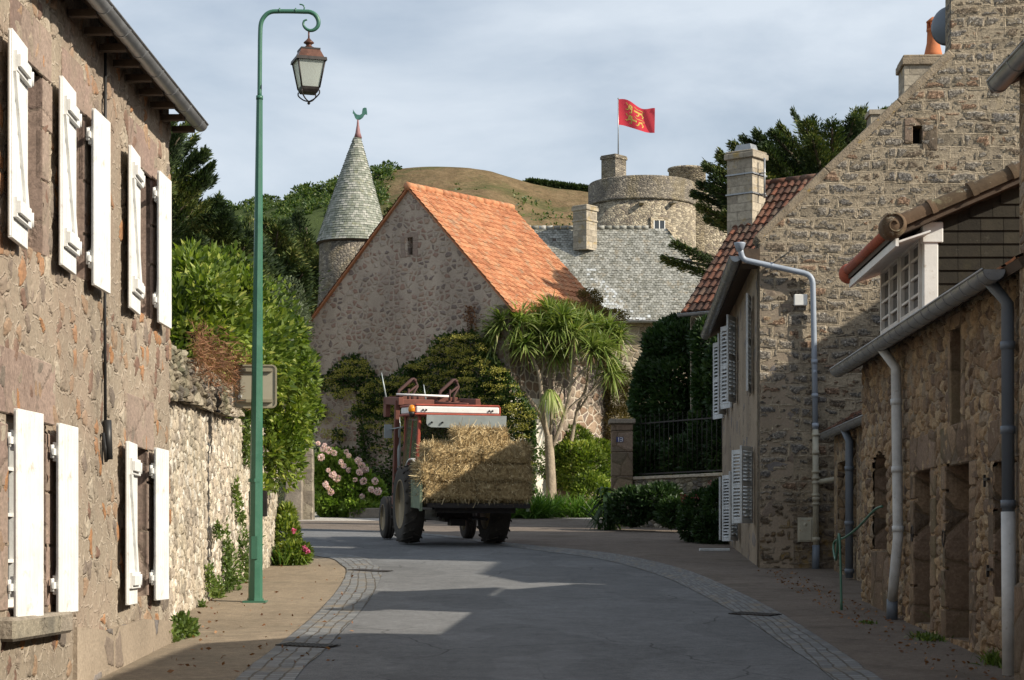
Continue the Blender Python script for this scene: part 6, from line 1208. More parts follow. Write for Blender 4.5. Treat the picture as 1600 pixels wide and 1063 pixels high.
for lab, B, n in (('yellow-green shrub with sunlit leaves right of the palm trunk', [(pp_(905, 730, 57), (.75, .7, .75)), (pp_(935, 720, 57.5), (.5, .6, .6)), (pp_(895, 700, 58), (.6, .6, .6)), (pp_(925, 770, 56), (.7, .6, .5))], 17000), ('mid-green shrub filling the space left of the palm trunk', [(pp_(830, 720, 57), (.75, .6, .8)), (pp_(810, 690, 57.5), (.5, .5, .4)), (pp_(850, 700, 58), (.5, .5, .5)), (pp_(800, 740, 56), (.5, .5, .7))], 13000)):
    c = B[0][0]; root = thing('garden_shrub', lab, 'shrub', (c[0], c[1], gz(c[1])), 'shrubs under the palm'); clump('leaves', B, n, .11, .06, M['laurel'] if 'yellow' in lab else M['midleaf'], root, shell=.12)
# hedge, low wall, gate pillar, railing on the right
root = thing('dark_hedge', 'tall dense dark green hedge tree above the low wall, right of the gate pillar', 'hedge', (P(1055, 800, 48).x, 48.6, gz(48)))
B = [(pp_(1060, 560, 48.6), (.85, .9, 1.0)), (pp_(1090, 540, 48), (.7, .9, .65)), (pp_(1030, 620, 48.6), (.68, .8, 1.1)), (pp_(1095, 640, 48), (.65, .8, 1.2)), (pp_(1060, 700, 48.5), (.95, .8, .9)), (pp_(1020, 690, 48.6), (.55, .7, .8)), (pp_(1070, 620, 48), (.85, .8, 1.2)), (pp_(1060, 520, 48.8), (.5, .6, .4)), (pp_(1110, 545, 45.7), (.42, .4, .7)), (pp_(1112, 610, 45.6), (.45, .4, .8)), (pp_(1112, 680, 45.6), (.5, .4, .9)), (pp_(1128, 590, 45.1), (.35, .35, .9)), (pp_(1130, 690, 45.0), (.35, .35, .9)), (pp_(1080, 720, 46.1), (.6, .35, .6)), (pp_(1015, 735, 47.0), (.5, .4, .6)), (pp_(1095, 740, 45.7), (.5, .3, .5)), (pp_(1040, 735, 47.6), (.9, .5, .6))]
clump('leaves', B, 80000, .15, .07, M['deepleaf'], root, shell=.1, bump=.15)
sticks([([(P(1055, 800, 48).x, 48.6, gz(48)), (P(1055, 700, 48).x, 48.6, 4), (P(1060, 600, 48).x, 48.6, 6)], .12, .04)], M['darkbark'], 'stem', root)
pd = 46.2; root = thing('gate_pillar', 'square granite gate pillar carrying a small house number plate', 'pillar', (P(972, 800, pd).x, pd + .25, gz(pd)))
x0, x1 = P(956, 0, pd).x, P(989, 0, pd).x; zt_ = P(0, 662, pd).z; mb = MB(); z = gz(pd) - .1
while z < zt_ - .05: hh = min(random.uniform(.35, .6), zt_ - z); mb.box((x0, pd, z), (x1 - x0, 0, 0), (0, .5, 0), (0, 0, hh - .01)); z += hh
mb.build('shaft', M['blocks'], root, bevel=.012); mb = MB(); mb.box((x0 - .06, pd - .06, zt_), (x1 - x0 + .12, 0, 0), (0, .62, 0), (0, 0, .11)); mb.build('cap', M['post'], root, bevel=.015)  # darker stone for the shaft: shade on the pillar put into its colour
pw_ = P(963, 691, pd).x, P(974, 683, pd).x; zp = P(0, 691, pd).z; mb = MB(); mb.box((pw_[0], pd - .012, zp), (pw_[1] - pw_[0], 0, 0), (0, .01, 0), (0, 0, .12)); npl = mb.build('number_plate', plain('blue_enamel', (.03, .035, .12), .3, .05), root)
for ch, xx in (('1', .012), ('3', .080)):           # the two digits
    sg_ = {'1': [(.03, .0, .03, .085)], '3': [(.0, .085, .05, .085), (.0, .043, .05, .043), (.0, .0, .05, .0), (.05, .0, .05, .085)]}[ch]; mb = MB()
    for a, b, c_, d_ in sg_: mb.box((pw_[0] + .012 + xx + a - .007, pd - .016, zp + .017 + b - .006), (c_ - a + .014, 0, 0), (0, .004, 0), (0, 0, d_ - b + .012))
    mb.build('digit', M['paint'], npl)
wx0, wx1 = x1 + .002, P(1148, 0, 43.5).x; w0_, w1_ = Vector((wx0, pd + .1, 0)), Vector((wx1, 43.6, 0)); wu = (w1_ - w0_); wl_ = wu.length; wu.normalize(); wn_ = Vector((wu.y, -wu.x, 0)); ztw = P(0, 748, 45.5).z
root = thing('low_wall', 'low dark stone wall with a flat coping under the hedge', 'wall', tuple((w0_ + w1_) / 2 + UP * gz(45)))
mb = MB(); wall(mb, w0_, wu, [(0, gz(45) - .4), (wl_, gz(43.6) - .4), (wl_, ztw), (0, ztw)], [], .35); mb.build('wall', M['copingstone'], root)
mb = MB(); mb.box(w0_ + wn_ * .05 + UP * ztw, wu * wl_, -wn_ * .45, UP * .07); mb.build('coping', M['chim'], root, bevel=.01)
root = thing('railing', 'black iron railing standing on the low wall in front of the hedge', 'fence', tuple((w0_ + w1_) / 2 + UP * ztw)); mb = MB()
for s_ in np.arange(.1, wl_, .16): q_ = w0_ - wn_ * .17 + wu * s_; mb.tube([q_ + UP * (ztw + .05), q_ + UP * (ztw + 1.45)], .007, 5); mb.lathe(q_ + UP * (ztw + 1.45), [(.018, 0), (.001, .07)], 5)
mb.build('bars', M['darkmetal'], root); mb = MB()
for z in (.12, 1.3): mb.box(w0_ - wn_ * .18 + UP * (ztw + z) + wu * .02, wu * (wl_ - .04), wn_ * .02, UP * .03)
mb.build('rails', M['darkmetal'], root)
for nm, lab, B, n, m_, L_ in (('low_shrub', 'low dark leafy shrub at the foot of the low wall, next to the pillar', [(pp_(985, 790, 43.8), (.5, .4, .42)), (pp_(1025, 785, 43.5), (.55, .4, .42)), (pp_(1055, 800, 43), (.4, .4, .3))], 9000, M['deepleaf'], .11),
    ('flowering_shrub', 'bushy shrub with dull red flower heads against the shuttered facade', [(pp_(1100, 800, 38.5), (.46, .45, .5)), (pp_(1125, 790, 38.0), (.35, .4, .5)), (pp_(1085, 820, 38.2), (.35, .4, .3)), (pp_(1120, 825, 37.6), (.4, .4, .3))], 12000, M['deepleaf'], .09)):
    c = B[0][0]; root = thing(nm, lab, 'shrub', (c[0], c[1], gz(c[1]))); clump('leaves', B, n, L_, L_ * .5, m_, root)
    if nm == 'flowering_shrub':
        p, d = blobpts([(b[0], tuple(x * 1.05 for x in b[1])) for b in B], 60); p = np.repeat(p[p[:, 2] > 2.6], 14, 0); p = p + rng.normal(size=p.shape) * .035; v, f = leafquads(p, rng.normal(size=p.shape), .035, .03); npmesh('flowers', v, f, rng.random(len(p)), leafy('dull_red_petals', [(0, (.16, .03, .035)), (1, (.3, .1, .09))], .2), root)
root = strap('broadleaf_plant', 'dark plant with drooping broad leaves at the base of the gate pillar', 'plant', P(946, 812, 44.5).x, 44.5, .12, 1.15, 46, M['deepleaf'], clumps=2)
bl = [c for c in bpy.data.objects if c.parent == root][0]; bl.data.materials[0] = M['deepleaf']
c = np.array([P(946, 812, 44.5).x, 44.5, 2.9]); m = 60; d = unit(rng.normal(size=(m, 3)) * np.array([1, 1, .3]) + np.array([0, 0, .5])); v, f, sg = bladequads(np.repeat(c[None], m, 0) + np.array([0, 0, 1.]) * rng.uniform(-.6, .35, (m, 1)), d, .5, .10, 1.1, 4); npmesh('broad_leaves', v, f, np.tile(rng.random(m), sg), M['deepleaf'], root)
mb = MB(); a = P(1097, 869, 34); mb.box((P(1094, 0, 34.6).x, 34.6, gz(34.6) + .01), (.52, 0, 0), (0, .22, 0), (0, 0, .05)); mb.build('stone_slab', M['paintgrey'], label='pale flat slab lying on the tarmac beside the facade', cat='slab', bevel=.008)

# flowers at the end of the garden wall
fx = P(455, 880, 30.6).x; root = thing('flower_clump', 'leafy flower clump with bright pink blooms at the end of the garden wall', 'plant', (fx, 30.8, gz(30.8)))
clump('leaves', [((fx - .12, 31.0, gz(31) + .35), (.22, .3, .38)), ((fx + .05, 30.4, gz(30.4) + .18), (.26, .4, .2)), ((fx - .14, 31.2, gz(31) + .75), (.14, .2, .2))], 5200, .08, .035, M['laurel'], root)
n = 260; p = np.stack([fx + rng.normal(0, .12, n), 30.4 + rng.normal(0, .2, n), np.full(n, gz(30.4))], 1); v, f, sg = bladequads(p, rng.normal(size=(n, 3)) * np.array([.35, .35, 0]) + np.array([0, 0, 1]), .45, .016, .35); npmesh('blades', v, f, np.tile(rng.random(n), sg), M['grassy'], root)
for a, b in ((459, 829), (478, 860), (475, 856), (481, 862)):
    c = np.array(P(a, b, 30.1)); p = c + rng.normal(size=(50, 3)) * .014; v, f = leafquads(p, rng.normal(size=p.shape), .03, .025); npmesh('bloom', v, f, rng.random(50), M['hotpink'], root)
# weeds along the left wall and pavement edges
WL = [(352, 905, 21.6, .22, .38, 1500, 'weeds climbing the garden wall just left of the lamp foot'), (372, 868, 22.8, .14, .4, 900, 'narrow strip of weeds growing up the wall behind the lamp post'), (330, 930, 20.4, .14, .24, 700, 'weed tuft on the wall foot, second from the lamp'), (288, 985, 18.4, .26, .16, 1500, 'leafy weed cushion at the corner of the shuttered house'), (268, 1000, 17.9, .12, .2, 500, 'small fern at the corner of the shuttered house, left of the weed cushion'), (330, 828, 20.2, .05, .1, 160, 'tiny weed high on the pale garden wall'), (382, 905, 22.7, .1, .3, 500, 'weeds directly behind the lamp foot'), (318, 905, 19.6, .07, .2, 260, 'thin weed halfway up the pale wall near the house'), (366, 800, 22.5, .06, .16, 260, 'weed under the coping, left of the black box'), (228, 1030, 17.2, .05, .08, 120, 'tiny weed at the foot of the shuttered house'), (360, 770, 21.8, .05, .22, 300, 'ivy strand hanging on the pale wall left of the lamp'), (378, 690, 23.3, .10, .34, 900, 'ivy strand under the road sign'), (345, 880, 21.0, .07, .5, 700, 'tall thin line of weeds up the pale wall, second left of the lamp'), (386, 930, 22.2, .12, .15, 500, 'low weeds on the pavement edge behind the lamp base'), (305, 955, 19.3, .06, .12, 200, 'small weed low on the pale wall between cushion and tuft'), (425, 868, 29.0, .08, .14, 300, 'weed at the far foot of the garden wall')]
for (px, py, d, w_, h_, n, lab) in WL:
    c = P(px, py, d); s = (px - HX) / F; u = (s * gw0.y - gw0.x) / (gu.x - s * gu.y); cw = gw0 + gu * u + gn * .07
    if px > 300: c = Vector((cw.x, cw.y, EZ + (HY - py) / F * cw.y))
    root = thing('weed', lab, 'weed', tuple(c), 'weeds by the left wall'); clump('leaves', [((c.x, c.y, c.z), (w_ * .45, w_ * 1.6, h_)), ((c.x + .02, c.y + .1, c.z - h_ * .5), (w_ * .4, w_, h_ * .5))], int(n * .7), .06, .028, M["midleaf"], root, shell=.45, floor=False)
for (px, py, w_, h_, n, lab) in [(1520, 985, .22, .34, 700, 'tall grass tuft growing in the right doorway foot'), (1425, 965, .10, .1, 260, 'small weed beside the foot of the white downpipe'), (1355, 975, .06, .06, 160, 'tiny weed on the pavement right of the hose'), (1565, 1040, .12, .2, 400, 'leafy weed at the wall foot by the right-hand downpipe'), (1450, 1000, .14, .1, 300, 'low weed between the two doorways'), (1297, 880, .1, .1, 260, 'weed in the corner between gable and shed')]:
    q_ = G(px, py); root = thing('weed', lab, 'weed', tuple(q_), 'weeds by the right wall'); p = np.stack([q_.x + rng.normal(0, w_ * .5, n), q_.y + rng.normal(0, w_, n), np.zeros(n)], 1); p[:, 2] = .05 * p[:, 1]; v, f, sg = bladequads(p, rng.normal(size=(n, 3)) * np.array([.5, .5, .1]) + np.array([0, 0, 1]), h_ * rng.uniform(.5, 1.2, n), .012, .35); npmesh('blades', v, f, np.tile(rng.random(n), sg), M['midleaf'], root)
# leaf litter and grit
n = 150; px = rng.uniform(260, 560, n); py = rng.uniform(885, 1055, n); q_ = np.array([tuple(G(a, b)) for a, b in zip(px, py)]); q_ = q_[(q_[:, 0] < -1.35)]; q_[:, 2] += .022; v, f = leafquads(q_, rng.normal(size=q_.shape) * np.array([1, 1, .25]), rng.uniform(.02, .07, len(q_)), .03); npmesh('leaf_litter', v, f, rng.random(len(q_)), M['brownleaf'], kind='stuff', label='dry brown leaves scattered on the left pavement', cat='leaf litter')
n = 420; q_ = np.array([tuple(S(random.uniform(3.0, 3.5), random.uniform(12, 29))) for _ in range(n)]); q_[:, 2] = .05 * q_[:, 1] + .014; v, f = leafquads(q_, rng.normal(size=q_.shape) * np.array([1, 1, .3]), rng.uniform(.02, .06, n), .025); npmesh('wall_foot_litter', v, f, rng.random(n), M['brownleaf'], kind='stuff', label='dirt and dry leaves along the foot of the right-hand walls', cat='leaf litter')
# drains
for (a, b, c_, d_, lab) in ((430, 1012, 510, 1016, 'iron drain grate across the left gutter in the shade'), (543, 893, 596, 896, 'curved iron drain grate in the left gutter in the sun'), (1138, 962, 1202, 966, 'iron drain grate in the right cobbled gutter')):
    A_, B_ = G(a, b), G(c_, d_); u_ = (B_ - A_); l_ = u_.length; u_.normalize(); v_ = Vector((-u_.y, u_.x, .05)).normalized(); mb = MB(); nb = int(l_ / .045)
    for i in range(nb): mb.box(A_ + u_ * (i * l_ / nb) + UP * .020, u_ * .022, v_ * .24, UP * .008)
    for s_ in (0, .12, .225): mb.box(A_ + v_ * s_ + UP * .018, u_ * l_, v_ * .018, UP * .008)
    o_ = mb.build('drain_grate', M['darkmetal'], label=lab, cat='drain', group='drain grates in the gutters'); mb = MB(); mb.face([A_ + UP * .0185, A_ + u_ * l_ + UP * .0185, A_ + u_ * l_ + v_ * .243 + UP * .0185, A_ + v_ * .243 + UP * .0185]); mb.build('pit', M['black'], o_)

# ---------------------------------------------------------------- tractor (local axes: x right, y forward)
M['tred'] = plain('faded_red_paint', (.30, .06, .036), .55, .25, 5, spots=(.15, .06, .035))
M['rust'] = plain('rusty_red', (.15, .055, .038), .7, .3, 7, spots=(.12, .05, .03))
M['tyre'] = plain('dusty_rubber', (.048, .041, .034), .9, .3, 5, spots=(.12, .10, .072))
M['rim'] = plain('dusty_cream_rim', (.30, .225, .125), .7, .3, 6, spots=(.16, .09, .05)); M['twhite'] = plain('dirty_white_paint', (.72, .70, .68), .5, .12, 4, spots=(.40, .28, .22), spot_t=(.64, .72))
M['sheet'] = plain('galvanised_sheet', (.36, .40, .40), .5, .12, 4, metal=.2); M['amber'] = plain('amber_lens', (.62, .22, .015), .25, .1, 3); M['straw'] = tiled('straw', [(0, (.20, .135, .06)), (.5, (.43, .32, .165)), (1, (.72, .59, .36))], .85, spots=(.33, .24, .11))
M['greenpaint'] = plain('chipped_green_paint', (.16, .20, .13), .7, .3, 9, spots=(.22, .09, .04))
TX, TY = -1.152, 37.45; root = thing('tractor', 'old red tractor with raised front loader carrying hay bales up the street', 'tractor', (TX, TY, gz(TY) + .012), rz=R(14)); root.rotation_euler = (R(2.86), 0, R(14)); TR = root
def wheel(x, y, R_, w, nl, side):
    mb = MB(); pf_ = [(R_ * .60, -w * .44), (R_ * .78, -w * .50), (R_ * .93, -w * .46), (R_ * .965, -w * .36), (R_ * .965, w * .36), (R_ * .93, w * .46), (R_ * .78, w * .50), (R_ * .60, w * .44), (R_ * .60, -w * .44)]
    mb.lathe((x, y, R_), pf_, 44, axis=(1, 0, 0))
    for i in range(nl):
        for s_ in (-1, 1):
            a = 2 * math.pi * (i + (.5 if s_ > 0 else 0)) / nl; a2 = a + (1.1 if R_ > .5 else .5) / R_ * .16
            def cp(ang, rr, xx): return Vector((x + xx, y + rr * math.sin(ang), R_ - rr * math.cos(ang)))
            t_ = .055 if R_ > .5 else .03; r0 = R_ * .955
            if R_ > .5:
                v8 = [cp(a, r0, 0), cp(a + t_, r0, 0), cp(a2 + t_, r0 * .975, s_ * w * .5), cp(a2, r0 * .975, s_ * w * .5), cp(a, R_, 0), cp(a + t_, R_, 0), cp(a2 + t_, R_ * .97, s_ * w * .52), cp(a2, R_ * .97, s_ * w * .52)]
                mb.poly(v8, [(0, 3, 2, 1), (4, 5, 6, 7), (0, 1, 5, 4), (1, 2, 6, 5), (2, 3, 7, 6), (3, 0, 4, 7)])
    if R_ < .5:
        for xx in (-.06, 0, .06): mb.lathe((x + xx, y, R_), [(R_ * .95, -.018), (R_, -.014), (R_, .014), (R_ * .95, .018)], 40, axis=(1, 0, 0))
    tg = thing_part('wheel', root); ty = mb.build('tyre', M['tyre'], tg)
    mb = MB(); o_ = side * w * .5; mb.lathe((x, y, R_), [(R_ * .63, side * w * .45), (R_ * .60, side * w * .46), (R_ * .56, side * w * .30), (R_ * .50, side * w * .18), (R_ * .22, side * w * .10), (R_ * .20, side * w * .26), (.001, side * w * .28)], 32, axis=(1, 0, 0))
    mb.lathe((x, y, R_), [(R_ * .63, -side * w * .45), (R_ * .5, -side * w * .1), (.001, -side * w * .1)], 24, axis=(1, 0, 0))
    for k in range(8): a = k * math.pi / 4; p_ = Vector((x + side * w * .12, y + math.cos(a) * R_ * .3, R_ + math.sin(a) * R_ * .3)); mb.tube([p_, p_ + Vector((side * .035, 0, 0))], .018, 6)
    mb.build('rim', M['rim'], tg)
def thing_part(name, parent):
    o = bpy.data.objects.new(name, None); sc.collection.objects.link(o); o.parent = parent; W[o.name] = Vector((0, 0, 0)); return o
for x in (-.82, .82): wheel(x, 0, .74, .38, 20, 1 if x > 0 else -1); wheel(x * 1.0, 2.2, .42, .21, 20, 1 if x > 0 else -1)
mb = MB(); mb.box((-.28, .5, .62), (.56, 0, 0), (0, 2.0, 0), (0, 0, .62)); mb.box((-.30, 2.5, .70), (.6, 0, 0), (0, .12, 0), (0, 0, .50)); mb.build('bonnet', M['tred'], root, bevel=.04)
mb = MB(); mb.box((-.20, -.35, .42), (.40, 0, 0), (0, 2.6, 0), (0, 0, .34)); mb.tube([(-.78, 0, .74), (.78, 0, .74)], .10, 12); mb.tube([(-.78, 2.2, .42), (.78, 2.2, .42)], .055, 10); mb.box((-.34, -.30, .50), (.68, 0, 0), (0, .5, 0), (0, 0, .5)); mb.tube([(.2, -.3, .5), (.2, -.9, .42)], .03, 8); mb.tube([(-.3, -.3, .5), (-.42, -1.0, .5)], .03, 8); mb.tube([(.35, -.3, .5), (.45, -1.0, .5)], .03, 8)
mb.box((-.14, -.62, .36), (.28, 0, 0), (0, .3, 0), (0, 0, .12)); mb.build('chassis', M['darkmetal'], root)
for s_ in (-1, 1):
    mb = MB(); pts = []
    for a in np.linspace(R(-35), R(95), 12): pts.append((.82 * math.sin(-a), .74 + .84 * math.cos(a)))
    for i in range(11):
        (y0, z0), (y1, z1) = pts[i], pts[i + 1]; mb.poly([Vector((s_ * .54, y0, z0)), Vector((s_ * .80, y0, z0)), Vector((s_ * .80, y1, z1)), Vector((s_ * .54, y1, z1)), Vector((s_ * .54, y0, z0 + .025)), Vector((s_ * .80, y0, z0 + .025)), Vector((s_ * .80, y1, z1 + .025)), Vector((s_ * .54, y1, z1 + .025))], [(0, 1, 2, 3), (7, 6, 5, 4), (1, 5, 6, 2), (0, 3, 7, 4)])
    mb.build('mudguard', M['twhite'] if s_ < 0 else M['tred'], root)
# cab
cxa, cya, cyb, cz0, cz1 = .76, -.42, 1.0, 1.42, 2.40; rx = .70
mb = MB()
for s_ in (-1, 1):
    mb.tube([(s_ * cxa, cya, 1.30), (s_ * rx, cya + .05, cz1)], .036, 6, sm=False); mb.tube([(s_ * (cxa - .04), cyb, .95), (s_ * rx, cyb - .05, cz1)], .034, 6, sm=False); mb.tube([(s_ * cxa, .32, 1.42), (s_ * rx, .22, cz1)], .016, 6, sm=False)
    mb.box((s_ * cxa - .03, cya - .03, 1.36), (.06, 0, 0), (0, cyb - cya + .06, 0), (0, 0, .09)); mb.box((s_ * cxa - .02, .50, .95), (.04, 0, 0), (0, .5, 0), (0, 0, .42))
mb.box((-cxa, cya - .03, 1.36), (2 * cxa, 0, 0), (0, .06, 0), (0, 0, .09)); mb.box((-cxa, cyb - .03, 1.30), (2 * cxa, 0, 0), (0, .06, 0), (0, 0, .09)); mb.build('cab_frame', M['tred'], root)
mb = MB()
for s_ in (-1, 1): mb.face([(s_ * cxa, cya, 1.45), (s_ * cxa, cyb, 1.45), (s_ * rx, cyb - .05, cz1), (s_ * rx, cya + .05, cz1)])
mb.face([(-cxa, cyb, 1.4), (cxa, cyb, 1.4), (rx, cyb - .05, cz1), (-rx, cyb - .05, cz1)])
mb.build('windows', (lambda t: (t.l((lambda m: (t.l(t.b.outputs[0], m.inputs[2]), t.l(t.n('ShaderNodeBsdfTransparent').outputs[0], m.inputs[1]), m)[-1])(t.n('ShaderNodeMixShader')).outputs[0], t.out.inputs[0]), t.done((.10, .11, .09), .15, spec=.9))[-1])(NT('dusty_glass')), root)
mb = MB(); mb.box((-.25, .05, 1.05), (.5, 0, 0), (0, .45, 0), (0, 0, .12)); mb.box((-.25, .0, 1.15), (.5, 0, 0), (0, .1, 0), (0, 0, .55)); mb.tube([(0, .95, 1.2), (0, .75, 1.5)], .02, 8); mb.lathe((0, .74, 1.5), [(.19, 0), (.2, .012), (.19, .024), (.18, .012), (.19, 0)], 20, axis=(0, -.6, .8)); mb.build('seat', M['cable'], root, bevel=.03)
mb = MB(); mb.box((-.82, cya - .08, cz1), (1.64, 0, 0), (0, 1.62, 0), (0, 0, .04)); mb.box((-.80, cya - .06, cz1 + .17), (1.60, 0, 0), (0, 1.58, 0), (0, 0, .04)); mb.box((-.83, cya - .04, cz1 + .04), (.05, 0, 0), (0, .06, 0), (0, 0, .14)); mb.box((.78, cya - .04, cz1 + .04), (.05, 0, 0), (0, .06, 0), (0, 0, .14)); rf_ = mb.build('cab_roof', M['tred'], root, bevel=.015)
mb = MB(); mb.box((-.79, cya - .06, cz1 + .04), (1.58, 0, 0), (0, 1.5, 0), (0, 0, .13)); mb.build('roof_panel', M['twhite'], rf_, bevel=.02)
mb = MB()
for x in (-.66, -.60, .60, .66): mb.tube([(x, cya - .065, cz1 + .10), (x, cya - .085, cz1 + .10)], .018, 8)
mb.build('bolt', M['darkmetal'], rf_)
mb = MB(); a, b = Vector((-.60, cya - .12, cz1 + .01)), Vector((.92, cya - .12, cz1 + .01)); out_ = []
mb.prism([(0, 0), (1.52, 0), (1.52, -.20), (1.40, -.235), (.10, -.235), (.03, -.21), (0, -.16)], a, (1, 0, 0), Vector((0, -.22, 1)).normalized(), (0, .006, 0)); vz = mb.build('sun_visor', M['sheet'], root)
mb = MB()
for x in (-.50, -.30): mb.tube([(x, cya - .10, cz1 - .13), (x, cya - .118, cz1 - .13)], .020, 8)
mb.build('bolt', M['black'], vz)
mb = MB(); mb.lathe((-.86, cya + .0, cz1 + .06), [(.055, 0), (.065, .02), (.065, .08), (.045, .12), (.001, .135)], 14); bc = mb.build('beacon', M['amber'], root); mb = MB(); mb.lathe((-.86, cya, cz1 - .04), [(.03, 0), (.05, .05), (.06, .10)], 12); mb.box((-.9, cya - .02, cz1 - .10), (.14, 0, 0), (0, .04, 0), (0, 0, .03)); mb.build('beacon_mount', M['darkmetal'], root)
mb = MB(); mb.box((-.70, cya - .05, 1.28), (.10, 0, 0), (0, .05, 0), (0, 0, .10)); mb.build('tail_light', M['tred'], root)
mb = MB(); mb.tube([(-.76, .95, 2.2), (-1.0, 1.1, 2.15)], .012, 6); mb.box((-1.10, 1.08, 1.98), (.16, .03, 0), (0, .02, 0), (0, 0, .26)); mb.build('mirror', M['sheet'], root, bevel=.01)
mb = MB(); mb.tube([(.42, 1.5, 1.2), (.42, 1.5, 2.2)], .04, 10); mb.lathe((.88, 1.0, 2.30), [(.05, 0), (.07, .08), (.065, .16), (.001, .18)], 10); mb.tube([(.70, 1.0, 2.3), (1.12, 1.0, 2.28)], .02, 8); mb.build('exhaust', M['darkmetal'], root)
# loader
mb = MB()
for s_ in (-1, 1):
    mb.box((s_ * .80 - .045, 1.50, .62), (.09, 0, 0), (0, .13, 0), (0, -.22, 2.10)); mb.box((s_ * .76 - .05, 1.18, 2.62), (.10, 0, 0), (0, 1.55, .05), (0, 0, .15)); mb.box((s_ * .76 - .05, 2.55, 2.42), (.10, 0, 0), (0, .26, 0), (0, 0, .38))
    mb.box((s_ * .5 - .05, 1.5, .55), (.10, 0, 0), (0, .14, 0), (0, -.25, .60))
mb.box((-.76, 1.2, 2.63), (.66, 0, 0), (0, .1, 0), (0, 0, .11)); mb.box((-.76, 2.35, 2.66), (1.52, 0, 0), (0, .1, 0), (0, 0, .10)); mb.box((-.7, 2.72, 2.70), (1.4, 0, 0), (0, .06, 0), (0, 0, .14)); mb.tube([(-.6, 1.4, 2.68), (.0, 2.5, 2.75)], .03, 8); mb.tube([(.6, 1.3, 2.66), (.1, 2.5, 2.72)], .03, 8)
ld = mb.build('loader', M['rust'], root, bevel=.01)
mb = MB(); mb.tube([(-.66, 2.2, 2.86), (.40, 2.2, 2.84)], .022, 8); mb.build('crossbar', M['twhite'], ld)
mb = MB(); mb.tube([(-.76, 1.3, 1.4), (-.74, 1.5, 2.3)], .035, 8); mb.tube([(-.76, 1.3, 2.0), (-.745, 1.5, 2.6)], .022, 8); mb.build('ram', M['sheet'], ld)
for x in (-.42, .42):
    mb = MB()
    mb.tube([(x - .22, 2.25, 2.78), (x - .16, 2.32, 2.94), (x + .12, 2.42, 3.17), (x + .17, 2.44, 3.17)], .036, 6); mb.tube([(x + .17, 2.44, 3.18), (x + .23, 2.42, 3.04), (x + .12, 2.36, 2.86), (x + .10, 2.34, 2.70)], .026, 6); mb.tube([(x - .22, 2.3, 2.78), (x + .0, 2.36, 2.88), (x + .22, 2.42, 3.05)], .022, 6)
    mb.tube([(x + .02, 2.32, 2.76), (x + .04, 2.36, 2.98)], .022, 6); mb.lathe((x + .17, 2.36, 3.15), [(.035, 0), (.035, .16)], 8, axis=(0, 1, 0)); mb.build('grab', plain('dark_rust', (.06, .026, .022), .75, .3, 8), ld)
for x, xx in ((-.78, -.10), (.02, -.04)): mb = MB(); mb.tube([(x, 2.6, 2.74), (x + xx, 2.65, 3.30 if x < -.5 else 3.08)], [.018, .008], 6); mb.build('tine', M['sheet'], ld)
# carrier box behind
mb = MB(); mb.box((-.80, -1.62, .72), (1.92, 0, 0), (0, .92, 0), (0, 0, .08)); mb.box((-.80, -.74, .72), (1.92, 0, 0), (0, .04, 0), (0, 0, .5)); mb.box((-.6, -1.4, .62), (1.5, 0, 0), (0, .08, 0), (0, 0, .10)); cr_ = mb.build('carrier', M['darkmetal'], root)
for x, hh in ((-.92, .52), (1.06, .12)): mb = MB(); mb.box((x, -1.56, .70), (.03, 0, 0), (0, .86, 0), (0, 0, hh)); mb.box((x - .01, -1.60, .66), (.05, 0, 0), (0, .05, 0), (0, 0, hh + .04)); mb.build('side_board', M['greenpaint'], cr_)
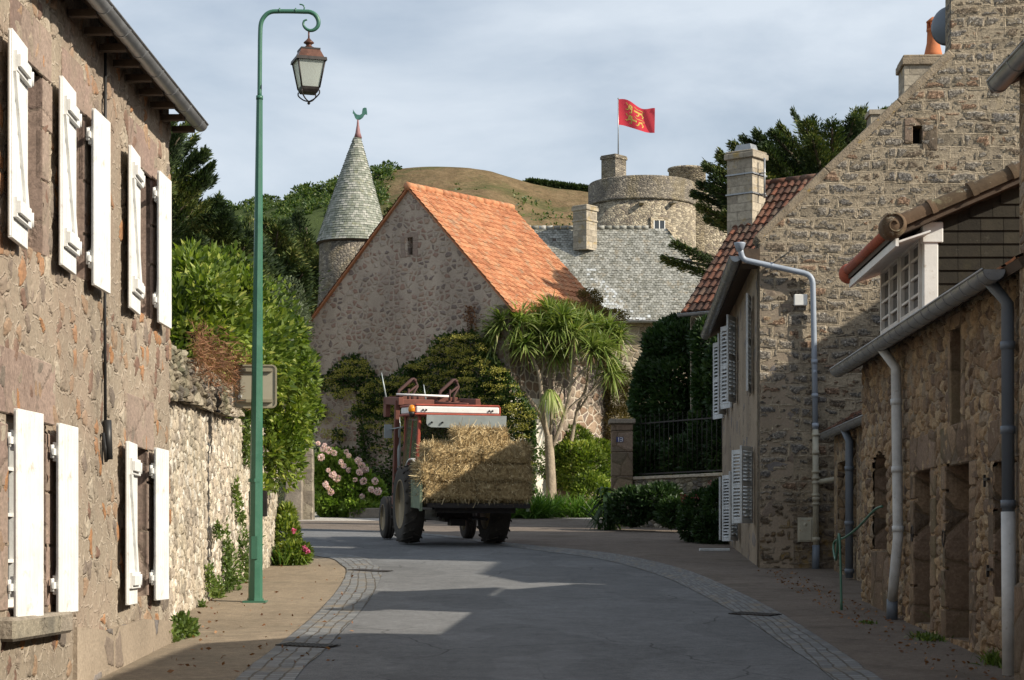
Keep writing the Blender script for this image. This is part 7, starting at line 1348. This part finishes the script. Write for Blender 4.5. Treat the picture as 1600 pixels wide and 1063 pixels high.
# hay bales
TM = Matrix.Translation((TX, TY, gz(TY) + .012)) @ root.rotation_euler.to_matrix().to_4x4()
def bale(lab, c, sx_=.98, sy_=.46, sz_=.335, rz=0, seed=0, group='hay bales stacked on the tractor carrier'):
    rs2 = np.random.default_rng(seed); n1, n2, n3 = 24, 11, 9; V_, F_, off = [], [], 0
    def grid(fn, a, b):
        nonlocal off; u, v = np.meshgrid(np.linspace(-1, 1, a), np.linspace(-1, 1, b)); p = fn(u.ravel(), v.ravel()); i = np.arange(a * b).reshape(b, a) + off; off += a * b; V_.append(p); F_.append(np.stack([i[:-1, :-1].ravel(), i[:-1, 1:].ravel(), i[1:, 1:].ravel(), i[1:, :-1].ravel()], 1))
    for s_ in (-1, 1):
        grid(lambda u, v: np.stack([u, s_ + 0 * u, v], 1), n1, n3); grid(lambda u, v: np.stack([u, v, s_ + 0 * u], 1), n1, n2); grid(lambda u, v: np.stack([s_ + 0 * u, u, v], 1), n2, n3)
    p = np.concatenate(V_); f = np.concatenate(F_)
    half = np.array([sx_, sy_, sz_]) / 2; q = p * half; rad = .06; inner_ = np.clip(q, -(half - rad), half - rad); dlt = q - inner_; q = inner_ + unit(dlt) * rad
    lump = .018 * np.sin(q[:, 0] * 42 + q[:, 2] * 9) + .010 * np.sin(q[:, 0] * 17 + q[:, 1] * 23 + seed) + .016 * np.sin(q[:, 2] * 31 + q[:, 1] * 17 + seed * 2); q = q * (1 + lump[:, None] * np.array([.6, 1.6, 1.6])) ; q += -unit(q) * (.022 * (np.exp(-((np.abs(q[:, 0]) - sx_ * .17) / .018) ** 2)))[:, None]
    n = 3400; fi = rs2.integers(0, len(q), n); base = q[fi] * rs2.uniform(.93, 1.01, (n, 1)); nd = unit(p[fi] * np.where(np.abs(p[fi]) > .99, 1, .0)); dd = unit(rs2.normal(size=(n, 3)) * np.array([.7, 1, 1.]) + nd * .42); L_ = rs2.uniform(.04, .15, n) * np.where(rs2.random(n) < .04, 1.8, 1)
    s__ = unit(np.cross(dd, rs2.normal(size=(n, 3)))); w_ = rs2.uniform(.003, .0075, (n, 1)); sv = np.stack([base - s__ * w_, base + s__ * w_, base + s__ * w_ * .5 + dd * L_[:, None], base - s__ * w_ * .5 + dd * L_[:, None]], 1).reshape(-1, 3); sf = np.arange(4 * n).reshape(-1, 4) + len(q)
    v = np.concatenate([q, sv]) + np.array([0, 0, sz_ / 2]); cz, szn = math.cos(rz), math.sin(rz); v = v @ np.array([[cz, szn, 0], [-szn, cz, 0], [0, 0, 1]])
    o = npmesh('hay_bale', v, np.concatenate([f, sf]), np.concatenate([rs2.random(len(f)) * .5 + .1, rs2.random(n)]), M['straw'], origin=(0, 0, 0), label=lab, cat='hay bale', group=group)
    wp = TM @ Vector(c); o.location = wp; o.rotation_euler = root_rot; return o
root_rot = TR.rotation_euler.copy(); fy, by = -1.38, -.93; zz = [.86, 1.19, 1.52, 1.84]
bale('bottom left hay bale at the tail of the tractor, sunlit on its left end', (-.37, fy, zz[0]), seed=1); bale('bottom right hay bale at the tail of the tractor, fully in shade', (.63, fy, zz[0]), 1.0, seed=2)
bale('middle left hay bale with a bright sunlit face and shaggy left end', (-.43, fy - .02, zz[1]), 1.02, rz=.02, seed=3); bale('middle right hay bale in shade, wide and shaggy', (.60, fy, zz[1]), 1.06, seed=4)
bale('third-tier left hay bale, tilted and sunlit, just under the cab window', (-.28, fy + .02, zz[2]), .98, sz_=.30, rz=-.03, seed=5); bale('third-tier right hay bale half in shadow', (.66, fy, zz[2]), .92, seed=6); bale('single sunlit hay bale on the very top of the load', (.24, fy + .22, zz[3] - .04), .96, sz_=.34, rz=.03, seed=7)
for i, (x, z) in enumerate([(-.37, 0), (.63, 0), (-.40, 1), (.62, 1), (-.28, 2), (.66, 2)]): bale('hay bale hidden in the inner row against the tractor cab', (x, by, zz[z]), seed=20 + i, group='inner row of hay bales against the cab')
